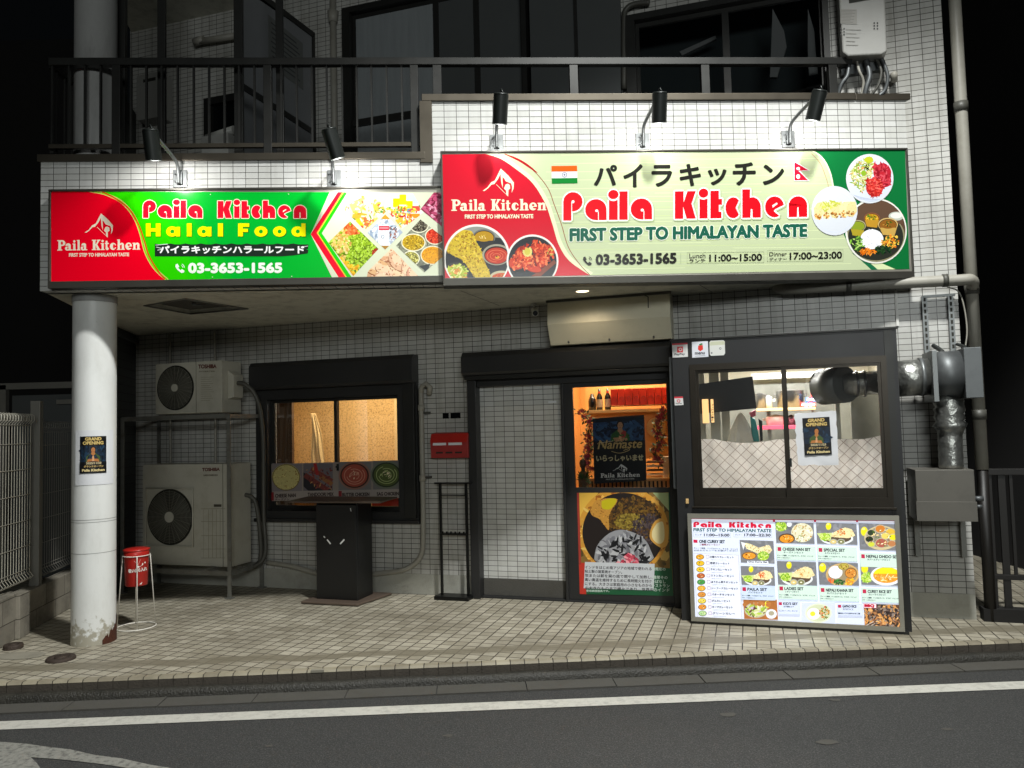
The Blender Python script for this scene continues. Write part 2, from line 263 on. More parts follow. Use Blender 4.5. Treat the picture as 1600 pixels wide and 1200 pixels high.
# ------------------------------------------------------------------ object helpers
def tag(o, label=None, cat=None, group=None, kind=None):
    if label: o['label'] = label
    if cat: o['category'] = cat
    if group: o['group'] = group
    if kind: o['kind'] = kind
    return o
def thing(name, label, cat, fr=FG, base=(0, 0, 0), group=None, kind=None):
    o = bpy.data.objects.new(name, None); C.objects.link(o); o.empty_display_size = 0.1
    o.matrix_basis = fr @ Matrix.Translation(base)
    o['_w'] = [x for row in o.matrix_basis for x in row]
    return tag(o, label, cat, group, kind)
WM = {}
def wmat(o):
    return WM.get(o.name_full) if o.name_full in WM else o.matrix_basis
class MB:
    """collects shapes given in the coordinates of one frame; build() links them as one mesh"""
    def __init__(s, fr=FG): s.fr = fr; s.v = []; s.f = []; s.mi = []; s.m = 0; s.sm = []
    def _add(s, vs, fs, smooth=False):
        k = len(s.v); s.v += [tuple(v) for v in vs]; s.f += [tuple(i+k for i in f) for f in fs]; s.mi += [s.m]*len(fs); s.sm += [smooth]*len(fs)
    def box(s, x0, x1, y0, y1, z0, z1):
        x0, x1 = sorted((x0, x1)); y0, y1 = sorted((y0, y1)); z0, z1 = sorted((z0, z1))
        s._add([(x0, y0, z0), (x1, y0, z0), (x1, y1, z0), (x0, y1, z0), (x0, y0, z1), (x1, y0, z1), (x1, y1, z1), (x0, y1, z1)],
               [(0, 3, 2, 1), (4, 5, 6, 7), (0, 1, 5, 4), (1, 2, 6, 5), (2, 3, 7, 6), (3, 0, 4, 7)]); return s
    def obox(s, c, sx, sy, sz, rot):      # oriented box
        R = rot.to_matrix() if hasattr(rot, 'to_matrix') else rot
        P = [Vector(c)+R@Vector((a*sx/2, b*sy/2, d*sz/2)) for a, b, d in [(-1, -1, -1), (1, -1, -1), (1, 1, -1), (-1, 1, -1), (-1, -1, 1), (1, -1, 1), (1, 1, 1), (-1, 1, 1)]]
        s._add(P, [(0, 3, 2, 1), (4, 5, 6, 7), (0, 1, 5, 4), (1, 2, 6, 5), (2, 3, 7, 6), (3, 0, 4, 7)]); return s
    def prism(s, pts, a0, a1, ax='y'):    # polygon in the two other axes, extruded along ax
        def mk(p, a): return {'y': (p[0], a, p[1]), 'z': (p[0], p[1], a), 'x': (a, p[0], p[1])}[ax]
        n = len(pts); s._add([mk(p, a0) for p in pts]+[mk(p, a1) for p in pts],
             [tuple(range(n)), tuple(range(2*n-1, n-1, -1))]+[(i, n+i, n+(i+1) % n, (i+1) % n) for i in range(n)]); return s
    def cyl(s, p0, p1, r0, r1=None, n=20, caps=True):
        r1 = r0 if r1 is None else r1; p0 = Vector(p0); p1 = Vector(p1); d = (p1-p0).normalized()
        a = d.orthogonal().normalized(); b = d.cross(a); vs = []
        for p, r in ((p0, r0), (p1, r1)):
            for i in range(n):
                t = 2*math.pi*i/n; vs.append(p+a*r*math.cos(t)+b*r*math.sin(t))
        s._add(vs, [(i, (i+1) % n, n+(i+1) % n, n+i) for i in range(n)], True)
        if caps:
            k = len(s.v)-2*n; s.f += [tuple(k+i for i in range(n-1, -1, -1)), tuple(k+n+i for i in range(n))]; s.mi += [s.m]*2; s.sm += [False]*2
        return s
    def tube(s, path, r, n=10, closed=False):
        P = [Vector(p) for p in path]; m = len(P); vs = []; up = None
        for i, p in enumerate(P):
            if closed: t = (P[(i+1) % m]-P[i-1]).normalized()
            else: t = (P[min(i+1, m-1)]-P[max(i-1, 0)]).normalized()
            if up is None: up = t.orthogonal().normalized()
            else: up = (up-t*up.dot(t)); up = up.normalized() if up.length > 1e-6 else t.orthogonal().normalized()
            b = t.cross(up); rr = r[i] if isinstance(r, (list, tuple)) else r
            for k in range(n):
                a = 2*math.pi*k/n; vs.append(p+up*rr*math.cos(a)+b*rr*math.sin(a))
        fs = []
        for i in range(m if closed else m-1):
            j = (i+1) % m
            for k in range(n): fs.append((i*n+k, i*n+(k+1) % n, j*n+(k+1) % n, j*n+k))
        s._add(vs, fs, True)
        if not closed:
            k = len(s.v)-m*n; s.f += [tuple(k+i for i in range(n-1, -1, -1)), tuple(k+(m-1)*n+i for i in range(n))]; s.mi += [s.m]*2; s.sm += [False]*2
        return s
    def lathe(s, c, prof, n=28, ax='z'):  # profile of (r, h)
        vs = []
        for r, h in prof:
            for i in range(n):
                t = 2*math.pi*i/n; a, b = r*math.cos(t), r*math.sin(t)
                vs.append((c[0]+a, c[1]+b, c[2]+h) if ax == 'z' else (c[0]+a, c[1]+h, c[2]+b))
        fs = [(j*n+i, j*n+(i+1) % n, (j+1)*n+(i+1) % n, (j+1)*n+i) for j in range(len(prof)-1) for i in range(n)]
        s._add(vs, fs, True); return s
    def quad(s, *p): s._add(p, [tuple(range(len(p)))]); return s
    def wall(s, xs, zs, holes, y0, y1):   # a wall of the rectangle xs x zs with rectangular holes (x0, x1, z0, z1)
        X = sorted(set([xs[0], xs[1]]+[h[i] for h in holes for i in (0, 1) if xs[0] < h[i] < xs[1]]))
        Z = sorted(set([zs[0], zs[1]]+[h[i] for h in holes for i in (2, 3) if zs[0] < h[i] < zs[1]]))
        def solid(i, j):
            if not (0 <= i < len(X)-1 and 0 <= j < len(Z)-1): return False
            cx, cz = (X[i]+X[i+1])/2, (Z[j]+Z[j+1])/2
            return not any(h[0] < cx < h[1] and h[2] < cz < h[3] for h in holes)
        for i in range(len(X)-1):
            for j in range(len(Z)-1):
                if not solid(i, j): continue
                a, b, c, d = X[i], X[i+1], Z[j], Z[j+1]
                s.quad((a, y0, c), (b, y0, c), (b, y0, d), (a, y0, d)); s.quad((b, y1, c), (a, y1, c), (a, y1, d), (b, y1, d))
                if not solid(i-1, j): s.quad((a, y0, d), (a, y1, d), (a, y1, c), (a, y0, c))
                if not solid(i+1, j): s.quad((b, y0, c), (b, y1, c), (b, y1, d), (b, y0, d))
                if not solid(i, j-1): s.quad((a, y0, c), (a, y1, c), (b, y1, c), (b, y0, c))
                if not solid(i, j+1): s.quad((b, y0, d), (b, y1, d), (a, y1, d), (a, y0, d))
        return s
    def build(s, name, mats, parent=None, bevel=0, label=None, cat=None, group=None, kind=None, base=None, recalc=True):
        mats = mats if isinstance(mats, (list, tuple)) else [mats]
        me = bpy.data.meshes.new(name)
        if parent is not None:
            PW_ = wmat(parent); M = PW_.inverted() @ s.fr
            R = M.to_3x3(); off = Vector((0, 0, 0))
            # keep the mesh's own axes along its frame: object carries the rotation, mesh the frame coordinates
            basis = M
            vs = s.v
        else:
            b = Vector(base) if base is not None else Vector((0, 0, 0)); basis = s.fr @ Matrix.Translation(b); vs = [tuple(Vector(v)-b) for v in s.v]
        me.from_pydata(vs, [], s.f)
        for mm in mats: me.materials.append(MATS[mm])
        me.polygons.foreach_set('material_index', s.mi); me.polygons.foreach_set('use_smooth', s.sm)
        if recalc:
            bm = bmesh.new(); bm.from_mesh(me); bmesh.ops.recalc_face_normals(bm, faces=bm.faces); bm.to_mesh(me); bm.free()
        me.update()
        o = bpy.data.objects.new(name, me); C.objects.link(o); o.matrix_basis = basis
        if parent is not None: o.parent = parent
        WM[o.name_full] = (wmat(parent) @ basis) if parent is not None else basis
        if bevel:
            bv = o.modifiers.new('bevel', 'BEVEL'); bv.width = bevel; bv.segments = 2; bv.limit_method = 'ANGLE'; bv.angle_limit = math.radians(40)
        return tag(o, label, cat, group, kind)
def part(fr, name, mats, parent, fn, bevel=0, **k):
    b = MB(fr); fn(b); return b.build(name, mats, parent, bevel, **k)
def copy_tree(o, parent=None):
    c = o.copy(); C.objects.link(c); c.parent = parent
    WM[c.name_full] = wmat(o)
    for ch in [x for x in bpy.data.objects if x.parent == o]: copy_tree(ch, c)
    return c
# ------------------------------------------------------------------ printed artwork: flat shapes of ink laid one just over the other
_TX = {}
def text_mesh(body):
    if body in _TX: return _TX[body]
    cu = bpy.data.curves.new('t', 'FONT'); cu.body = body; cu.size = 1.0; cu.resolution_u = 3
    ob = bpy.data.objects.new('t', cu); C.objects.link(ob); dg = bpy.context.evaluated_depsgraph_get()
    me = bpy.data.meshes.new_from_object(ob.evaluated_get(dg)); vs = [(v.co.x, v.co.y) for v in me.vertices]; fs = [tuple(p.vertices) for p in me.polygons]
    bpy.data.objects.remove(ob); bpy.data.curves.remove(cu); bpy.data.meshes.remove(me)
    x0 = min(v[0] for v in vs); x1 = max(v[0] for v in vs); y0 = min(v[1] for v in vs); y1 = max(v[1] for v in vs)
    _TX[body] = ([((x-x0)/(x1-x0), (y-y0)/(y1-y0)) for x, y in vs], fs); return _TX[body]
def clip_poly(P, Q):
    """clip polygon P by the convex polygon Q (either winding)"""
    ar = sum(Q[i][0]*Q[(i+1) % len(Q)][1]-Q[(i+1) % len(Q)][0]*Q[i][1] for i in range(len(Q))); sg = 1 if ar > 0 else -1
    for i in range(len(Q)):
        a, b = Q[i], Q[(i+1) % len(Q)]; out = []
        def ins(p): return sg*((b[0]-a[0])*(p[1]-a[1])-(b[1]-a[1])*(p[0]-a[0]))
        for j in range(len(P)):
            p, q = P[j], P[(j+1) % len(P)]; ip, iq = ins(p), ins(q)
            if ip >= 0: out.append(p)
            if (ip >= 0) != (iq >= 0):
                t = ip/(ip-iq); out.append((p[0]+(q[0]-p[0])*t, p[1]+(q[1]-p[1])*t))
        P = out
        if len(P) < 3: return []
    return P
def ellp(cx, cy, rx, ry, n=28, a0=0, a1=360, rot=0):
    c, s = math.cos(rot), math.sin(rot); full = abs(a1-a0) >= 360
    return [(cx+rx*math.cos(t)*c-ry*math.sin(t)*s, cy+rx*math.cos(t)*s+ry*math.sin(t)*c) for t in [math.radians(a0+(a1-a0)*i/(n if full else n-1)) for i in range(n)]]
class Art:
    STEP = 0.000012
    def __init__(s, pm, fr, seed=1): s.pm = pm; s.fr = fr; s.v = []; s.f = []; s.c = []; s.L = 0; s.clip = None; s.rnd = random.Random(seed); s.sl = 0
    def raw(s, pts, col, L):
        if s.clip: pts = clip_poly(pts, s.clip)
        if len(pts) < 3: return
        k = len(s.v); s.v += [s.pm(p[0], p[1], L*s.STEP) for p in pts]; s.f.append(tuple(range(k, k+len(pts)))); s.c.append(col)
    def poly(s, pts, col): s.L += 1; s.raw(pts, lin(col), s.L)
    def disc(s, cx, cy, rx, ry, col, n=28, rot=0): s.poly(ellp(cx, cy, rx, ry, n, rot=rot), col)
    def line(s, pts, wd, col):
        s.L += 1; c = lin(col)
        for i in range(len(pts)-1):
            (x0, y0), (x1, y1) = pts[i], pts[i+1]; d = math.hypot(x1-x0, y1-y0) or 1; nx, ny = -(y1-y0)/d*wd/2, (x1-x0)/d*wd/2
            s.raw([(x0+nx, y0+ny), (x1+nx, y1+ny), (x1-nx, y1-ny), (x0-nx, y0-ny)], c, s.L+(i % 3)*0.25)
    def ring(s, cx, cy, rx, ry, wd, col, a0=0, a1=360, n=30): s.line(ellp(cx, cy, rx, ry, n, a0, a1)+([(cx+rx, cy)] if abs(a1-a0) >= 360 else []), wd, col)
    def rect(s, x0, y0, x1, y1, col): s.poly([(x0, y0), (x1, y0), (x1, y1), (x0, y1)], col)
    def text(s, body, x0, x1, y0, y1, h, col, bold=0.0, lean=0.0, ring=8):
        """baseline from (x0, y0) to (x1, y1), glyph height h (photo pixels)"""
        vs, fs = text_mesh(body); c = lin(col)
        offs = [(0, 0)] if not bold else [(0, 0)]+[(bold*math.cos(2*math.pi*i/ring), bold*math.sin(2*math.pi*i/ring)) for i in range(ring)]
        P = [(x0+(x1-x0)*a+lean*h*b, y0+(y1-y0)*a-h*b) for a, b in vs]
        for ox, oy in offs:
            s.L += 0.5; k = len(s.v); s.v += [s.pm(p[0]+ox, p[1]+oy, s.L*s.STEP) for p in P]
            for f in fs: s.f.append(tuple(i+k for i in f)); s.c.append(c)
    def scatter(s, region, n, size, cols, asp=1.0, sides=6, jit=0.15):
        """many small irregular flakes inside a region: ('e', cx, cy, rx, ry) or a polygon"""
        R = s.rnd; s.L += 1; base = s.L
        if region[0] == 'e': _, cx, cy, rx, ry = region; bb = (cx-rx, cx+rx, cy-ry, cy+ry); inside = lambda x, y: ((x-cx)/rx)**2+((y-cy)/ry)**2 < 1
        else:
            P = region; bb = (min(p[0] for p in P), max(p[0] for p in P), min(p[1] for p in P), max(p[1] for p in P))
            def inside(x, y):
                r = False
                for i in range(len(P)):
                    (x0, y0), (x1, y1) = P[i], P[i-1]
                    if (y0 > y) != (y1 > y) and x < (x1-x0)*(y-y0)/(y1-y0)+x0: r = not r
                return r
        CL = [lin(c) for c in cols]
        for i in range(n):
            for _ in range(20):
                x, y = R.uniform(bb[0], bb[1]), R.uniform(bb[2], bb[3])
                if inside(x, y): break
            else: continue
            r = R.uniform(*size) if isinstance(size, tuple) else size*R.uniform(0.8, 1.2); a = R.uniform(0, math.pi); q = asp*R.uniform(0.8, 1.2)
            ca, sa = math.cos(a), math.sin(a); pts = []
            for j in range(sides):
                t = 2*math.pi*j/sides; rr = r*R.uniform(1-jit, 1+jit); px, py = rr*math.cos(t)*q, rr*math.sin(t)/q
                pts.append((x+px*ca-py*sa, y+px*sa+py*ca))
            c = R.choice(CL); k = R.uniform(0.85, 1.15); s.raw(pts, tuple(min(1, u*k) for u in c), base+(i % 37)*0.12)
        s.L += 5
    def glyphs(s, word, x0, x1, y0, y1, h, col, edge, ew, font):
        """hand-drawn letters: word layout in fractions of the box; edge = outline colour"""
        lay = font['layout']; g = font['glyphs']; c = lin(col)
        def tr(a, b, lx0, lx1): u = lx0+(lx1-lx0)*a; return (x0+(x1-x0)*u, y0+(y1-y0)*u-h*b)
        fills, cuts, late = [], [], []
        for ch, lx0, lx1 in lay:
            for kind, pts in g[ch]:
                {'f': fills, 'c': cuts, 'g': late}[kind].append([tr(a, b, lx0, lx1) for a, b in pts])
        if edge:
            for P in fills: s.line(P+[P[0]], ew*2, edge)
            for P in fills:
                for p in P[::2]: s.L += 0.05; s.raw(ellp(p[0], p[1], ew, ew, 8), lin(edge), s.L)
        for P in fills: s.L += 0.3; s.raw(P, c, s.L)
        return cuts, late
    def word(s, word, x0, x1, y0, y1, h, col, edge, ew, font, cutcol):
        cuts, late = s.glyphs(word, x0, x1, y0, y1, h, col, edge, ew, font)
        for P in cuts: s.L += 0.3; s.raw(P, lin(cutcol), s.L)
        for P in late: s.L += 0.3; s.raw(P, lin(col), s.L)
    def build(s, name, matn, parent, **k):
        me = bpy.data.meshes.new(name); me.from_pydata(s.v, [], s.f); me.materials.append(MATS[matn])
        at = me.color_attributes.new('ink', 'FLOAT_COLOR', 'CORNER'); buf = []
        for f, c in zip(s.f, s.c): buf += [c[0], c[1], c[2], 1.0]*len(f)
        at.data.foreach_set('color', buf)
        # all faces look out of the sheet
        inv = s.fr; me.update()
        o = bpy.data.objects.new(name, me); C.objects.link(o)
        if parent is not None: o.matrix_basis = wmat(parent).inverted() @ s.fr; o.parent = parent
        else: o.matrix_basis = s.fr
        WM[o.name_full] = s.fr
        return tag(o, **k)
def flatmap(fr, d):
    return lambda px, py, l: (lambda q: (q[0], -d-l, q[1]))(on(fr, px, py, d))
# letters: a fat rounded display face and a bold slab serif face, drawn in boxes 1 high
def R_(a, b, c, d): return [(a, b), (c, b), (c, d), (a, d)]
def E_(cx, cy, rx, ry, n=16, a0=0, a1=360): return ellp(cx, cy, rx, ry, n, a0, a1)
FAT = {'layout': [('P', 0, .0795), ('a', .0898, .1776), ('i', .1866, .224), ('l', .2295, .264), ('a', .2764, .3642), ('K', .4575, .5435), ('i', .5577, .5923), ('t', .6012, .651), ('c', .6648, .7284), ('h', .7339, .810), ('e', .8272, .9053), ('n', .924, 1.0)],
 'glyphs': {
 'P': [('f', [(0, 0), (.42, 0), (.42, .33)]+ellp(.5, .66, .5, .34, 14, -90, 180)+[(0, .6)]), ('c', R_(.42, .28, .455, .64)), ('c', E_(.5, .66, .08, .055, 8))],
 'a': [('f', [(1, 0), (1, .37)]+ellp(.5, .37, .5, .37, 18, 0, 270)), ('c', R_(.60, -.02, .635, .30)), ('c', E_(.54, .33, .075, .05, 8))],
 'i': [('f', [(.02, 0), (.98, 0), (.98, .7), (.02, .7)]), ('c', E_(.5, .88, .70, .22, 16)), ('g', E_(.5, .89, .58, .165, 16))],
 'l': [('f', R_(0, 0, 1, 1))],
 'K': [('f', [(0, 0), (.40, 0), (.40, .42), (.56, 0), (1, 0), (.80, .52), (1, .97), (.60, .97), (.42, .58), (.42, .97), (0, .97)])],
 't': [('f', [(.04, 0), (.95, 0), (.95, .22), (.74, .24), (.74, .47), (1, .47), (1, .68), (.74, .68), (.74, .97), (.04, .97)])],
 'c': [('f', ellp(.5, .36, .5, .37, 18, 42, 318)+[(.66, .36)])],
 'h': [('f', [(0, 0), (0, 1), (.42, 1), (.42, .70)]+ellp(.55, .36, .45, .36, 9, 100, 0)+[(1, 0), (.56, 0), (.54, .30), (.46, .30), (.44, 0)])],
 'e': [('f', ellp(.5, .37, .5, .37, 20, 10, 300)+[(.46, .22), (.52, .28), (.96, .42)]), ('c', [(.40, .34), (.66, .47), (.62, .52), (.38, .42)])],
 'n': [('f', [(0, 0), (0, .50)]+ellp(.5, .40, .5, .33, 12, 180, 0)+[(1, 0), (.55, 0), (.53, .34), (.47, .34), (.45, 0)])],
 }}
# the dots of the i go over the gap: repeat the dot as a fill drawn after the gap
FAT['layout'] = [x for x in FAT['layout']]
SERIF = {'layout': [('P', 0, .100), ('a', .092, .178), ('i', .183, .228), ('l', .235, .278), ('a', .282, .362), ('K', .418, .520), ('i', .524, .570), ('t', .574, .622), ('c', .635, .715), ('h', .720, .815), ('e', .819, .903), ('n', .908, 1.0)],
 'glyphs': {
 'P': [('f', R_(.14, 0, .46, 1)), ('f', R_(0, 0, .6, .09)), ('f', R_(0, .91, .4, 1)), ('f', ellp(.52, .71, .46, .29, 16, -90, 90)+[(.3, 1), (.3, .42)]), ('c', E_(.56, .71, .13, .17, 10))],
 'a': [('f', E_(.38, .20, .38, .22, 12)), ('f', [(.50, 0), (.82, 0), (.82, .5)]+ellp(.46, .50, .36, .19, 8, 0, 180)+[(.10, .44), (.5, .46)]), ('f', R_(.6, 0, 1.0, .09)), ('c', E_(.42, .20, .10, .11, 8)), ('c', R_(.12, .36, .48, .44))],
 'i': [('f', R_(.24, 0, .80, .66)), ('f', R_(.02, 0, 1, .09)), ('f', R_(0, .58, .5, .66)), ('f', E_(.5, .86, .32, .12, 10))],
 'l': [('f', R_(.24, 0, .80, 1)), ('f', R_(.02, 0, 1, .09)), ('f', R_(0, .92, .5, 1))],
 'K': [('f', R_(.12, 0, .42, 1)), ('f', R_(0, 0, .52, .09)), ('f', R_(0, .91, .52, 1)), ('f', [(.38, .44), (.70, .95), (.92, .95), (.58, .46)]), ('f', [(.38, .58), (.58, .62), (.98, .02), (.64, .02)]), ('f', R_(.58, 0, 1.0, .09)), ('f', R_(.62, .91, 1.0, 1))],
 't': [('f', R_(.20, .08, .66, .88)), ('f', R_(0, .58, 1, .68)), ('f', E_(.60, .12, .40, .13, 10))],
 'c': [('f', E_(.48, .34, .48, .35, 16)), ('c', E_(.62, .34, .16, .24, 10)), ('c', R_(.6, .24, 1.0, .44))],
 'h': [('f', R_(.10, 0, .38, 1)), ('f', R_(0, .92, .3, 1)), ('f', R_(0, 0, .47, .09)), ('f', [(.62, 0), (.90, 0), (.90, .45)]+ellp(.62, .45, .28, .23, 8, 0, 150)+[(.38, .44), (.62, .52)]), ('f', R_(.53, 0, 1, .09))],
 'e': [('f', E_(.5, .34, .48, .35, 16)), ('c', E_(.52, .46, .17, .10, 8)), ('c', [(.5, .18), (1.0, .14), (1.0, .31), (.5, .31)])],
 'n': [('f', R_(.10, 0, .38, .66)), ('f', R_(0, .58, .3, .66)), ('f', R_(0, 0, .47, .09)), ('f', [(.62, 0), (.90, 0), (.90, .45)]+ellp(.62, .45, .28, .23, 8, 0, 150)+[(.38, .44), (.62, .52)]), ('f', R_(.53, 0, 1, .09))],
 }}
PEAK = [(572, 430), (640, 385), (690, 318), (745, 290), (826, 135), (930, 225), (1010, 320), (1005, 400), (978, 455), (985, 380), (970, 330), (900, 305), (870, 262), (850, 245), (855, 390), (835, 330), (822, 205), (790, 270), (735, 340), (695, 348), (650, 395), (600, 432)]
def mountain(A, x0, x1, y0, y1, col, thin=1.0):
    def T(p): return (x0+(p[0]-572)/(1010-572)*(x1-x0), y0+(p[1]-135)/(505-135)*(y1-y0))
    A.poly([T(p) for p in PEAK], col)
    A.line([T((765, 345)), T((900, 475))], 0.6*thin, col)
    A.poly([T(p) for p in [(870, 400), (895, 345), (925, 335), (955, 355), (958, 400), (932, 420), (930, 505), (905, 485), (900, 425)]], col)
# ---- printed food
GREENS = ['#a8c840', '#c6dc6a', '#7fae2e', '#e0ea9a', '#5d9424']
def curry(A, cx, cy, rx, ry, col, rim='#8a8d88', rot=0, swirl=None, inner='#3a2c20'):
    A.disc(cx, cy, rx, ry, rim, rot=rot); A.disc(cx, cy+ry*.05, rx*.9, ry*.88, inner, rot=rot); A.disc(cx, cy+ry*.06, rx*.84, ry*.8, col, rot=rot)
    A.scatter(('e', cx, cy+ry*.06, rx*.7, ry*.62), 26, (rx*.04, rx*.12), [col, col, '#e8c070', '#7a3a10'], 1.3)
    if swirl: A.ring(cx, cy+ry*.06, rx*.45, ry*.4, max(.35, rx*.06), swirl, 20, 330, 16)
def naan(A, pts, base='#e2c878', n=70, clipc=None):
    A.poly(pts, base); r = (max(p[0] for p in pts)-min(p[0] for p in pts))
    A.scatter(pts, n*2, (r*.01, r*.028), [base, '#%02x%02x%02x' % tuple(int(int(base[i:i+2], 16)*.86) for i in (1, 3, 5)), '#%02x%02x%02x' % tuple(min(255, int(int(base[i:i+2], 16)*1.1)) for i in (1, 3, 5)), '#%02x%02x%02x' % tuple(int(int(base[i:i+2], 16)*k) for i, k in ((1, .78), (3, .66), (5, .5)))], 1.3)
def salad(A, cx, cy, rx, ry, n=60, cols=GREENS):
    A.disc(cx, cy, rx, ry, cols[0]); A.scatter(('e', cx, cy, rx, ry), n, (rx*.08, rx*.2), cols, 1.7)
def rice(A, cx, cy, rx, ry): A.disc(cx, cy, rx, ry, '#e9e9ee'); A.scatter(('e', cx, cy, rx*.95, ry*.95), 50, rx*.06, ['#ffffff', '#dcdce4', '#f4f4f6', '#cfcfd8'], 1.6)
def drink(A, cx, cy, r): A.disc(cx, cy, r, r*1.35, '#cfc64a'); A.disc(cx, cy-r*.1, r*.85, r*1.1, '#f0e01e'); A.disc(cx-r*.2, cy-r*.7, r*.5, r*.3, '#f8f08a')
def curve(P, n=12):
    """smooth Catmull-Rom through points"""
    out = []
    for i in range(len(P)-1):
        p0 = P[max(i-1, 0)]; p1 = P[i]; p2 = P[i+1]; p3 = P[min(i+2, len(P)-1)]
        for k in range(n):
            t = k/n; out.append(tuple(0.5*((2*p1[j])+(-p0[j]+p2[j])*t+(2*p0[j]-5*p1[j]+4*p2[j]-p3[j])*t*t+(-p0[j]+3*p1[j]-3*p2[j]+p3[j])*t**3) for j in range(len(p1))))
    out.append(tuple(P[-1])); return out
def praying_woman(A, cx, top, h, robe='#4d6a34', scarf=None, skin='#c98a5a', dark=False):
    """bust of a woman with folded hands; top of the hair at `top`, height h"""
    u = h/10.0
    A.poly([(cx-4.6*u, top+10*u), (cx-4.2*u, top+6.6*u), (cx-1.4*u, top+4.4*u), (cx+1.4*u, top+4.4*u), (cx+4.2*u, top+6.6*u), (cx+4.6*u, top+10*u)], robe)
    if scarf: A.poly([(cx+.6*u, top+4.3*u), (cx+2.8*u, top+5.2*u), (cx+2.6*u, top+10*u), (cx+.2*u, top+10*u)], scarf)
    A.poly([(cx-.8*u, top+3.2*u), (cx+.8*u, top+3.2*u), (cx+1.3*u, top+5*u), (cx, top+6.2*u), (cx-1.3*u, top+5*u)], skin)
    A.disc(cx, top+1.9*u, 1.75*u, 2.0*u, '#1c1310'); A.disc(cx, top+2.4*u, 1.25*u, 1.65*u, skin)
    A.disc(cx-.5*u, top+2.3*u, .22*u, .1*u, '#3a2216', 8); A.disc(cx+.5*u, top+2.3*u, .22*u, .1*u, '#3a2216', 8); A.disc(cx, top+3.3*u, .38*u, .14*u, '#a53a30', 8); A.disc(cx, top+1.5*u, .12*u, .16*u, '#b02020', 6)
    A.poly([(cx-3.9*u, top+10*u), (cx-3.2*u, top+8.2*u), (cx-.5*u, top+8.0*u), (cx-.2*u, top+9.6*u)], skin)
    A.poly([(cx+3.9*u, top+10*u), (cx+3.2*u, top+8.2*u), (cx+.5*u, top+8.0*u), (cx+.2*u, top+9.6*u)], skin)
    A.poly([(cx-.75*u, top+9.6*u), (cx-.5*u, top+6.6*u), (cx, top+5.9*u), (cx+.5*u, top+6.6*u), (cx+.75*u, top+9.6*u)], '#dba070')
# ================================================================== GROUND
ROAD_Z = -0.115
b = MB(FG); b.quad((-40, -40, ROAD_Z), (40, -40, ROAD_Z), (40, 5.42, ROAD_Z), (-40, 5.42, ROAD_Z)); b.build('road', 'asphalt', kind='structure')
b = MB(FG); b.quad((-60, -60, -0.3), (60, -60, -0.3), (60, 90, -0.3), (-60, 90, -0.3)); b.build('ground', 'dark_ground', kind='structure')
KY = -0.665                                   # the kerb line in the street frame
b = MB(FS); b.prism([(-9, KY), (9, KY), (9, 9), (-9, 9)], -0.28, 0.0, 'z'); b.build('pavement', 'pavement_tile', kind='structure')
b = MB(FS)
b.prism([(KY-.062, -.012), (KY-.052, .003), (KY, .003), (KY-.001, -.012)], -9, 9, 'x'); kerb = b.build('kerb', 'kerb_tile', kind='structure')
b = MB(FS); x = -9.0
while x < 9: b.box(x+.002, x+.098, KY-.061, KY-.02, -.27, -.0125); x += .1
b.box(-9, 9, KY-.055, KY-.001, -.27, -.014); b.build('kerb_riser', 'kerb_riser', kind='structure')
# rounded lip of the gutter, then its concrete apron
b = MB(FS)
rnd = random.Random(4)
xs = [-9+i*.25 for i in range(73)]
pr = [(KY-.062, -.11), (KY-.066, -.062), (KY-.10, -.052), (KY-.135, -.058), (KY-.155, -.085), (KY-.158, -.2)]
vs = [];
for x in xs:
    j = rnd.uniform(-.004, .004)
    vs += [(x, p[0]+j*(k > 1), p[1]+j) for k, p in enumerate(pr)]
n = len(pr); b._add(vs, [(i*n+k, i*n+k+1, (i+1)*n+k+1, (i+1)*n+k) for i in range(len(xs)-1) for k in range(n-1)], True)
b.build('gutter_lip', 'mossy_concrete', kind='structure')
b = MB(FS); x = -9
while x < 9:
    b.box(x, x+.593, KY-.32, KY-.15, -.3, ROAD_Z+.008+.004*((x*7) % 1)); x += .6
b.build('gutter', 'gutter_concrete', kind='structure')
def gy(px, py): X, Y = G(px, py, ROAD_Z); return X, Y
L0, L1, R0, R1 = gy(0, 1128), gy(0, 1141), gy(1600, 1065), gy(1600, 1077)
def ext(a, c, x): t = (x-a[0])/(c[0]-a[0]); return (x, a[1]+(c[1]-a[1])*t)
b = MB(FG); A0, A1, B0, B1 = ext(L0, R0, -9), ext(L1, R1, -9), ext(L0, R0, 9), ext(L1, R1, 9); z = ROAD_Z+.004
b.quad((A1[0], A1[1], z), (B1[0], B1[1], z), (B0[0], B0[1], z), (A0[0], A0[1], z)); b.build('road_line', 'road_paint', kind='structure')
b = MB(FG); rnd = random.Random(8)            # the worn painted patch at the lower left
q = [gy(px, py) for px, py in [(-60, 1152), (0, 1160), (40, 1163), (75, 1168), (110, 1172), (150, 1181), (190, 1186), (235, 1196), (285, 1204), (300, 1215), (225, 1205), (160, 1195), (100, 1188), (48, 1184), (58, 1194), (70, 1212), (80, 1240), (-60, 1240)]]
b._add([(x, y, z) for x, y in q], [tuple(range(len(q)))]); b.build('worn_road_marking', 'worn_paint', kind='structure')
for px, py, rx, ry in ((1137, 1117, .055, .03), (1292, 1160, .06, .03), (1305, 1094, .04, .02), (700, 1150, .03, .02), (420, 1166, .025, .018), (1480, 1140, .03, .016)):
    X_, Y_ = gy(px, py); rnd = random.Random(px); b = MB(FG); b._add([(X_+rx*math.cos(a)*rnd.uniform(.75, 1.2), Y_+ry*math.sin(a)*rnd.uniform(.75, 1.2), ROAD_Z+.003) for a in [i*math.pi/7 for i in range(14)]], [tuple(range(14))]); b.build('road_spot', 'gutter_concrete', kind='structure')
mat('cement_patch', '#8f8a7c', 0.85, var=0.25, vscale=12, dirt='#5e5a4e', dscale=6, damt=0.6)
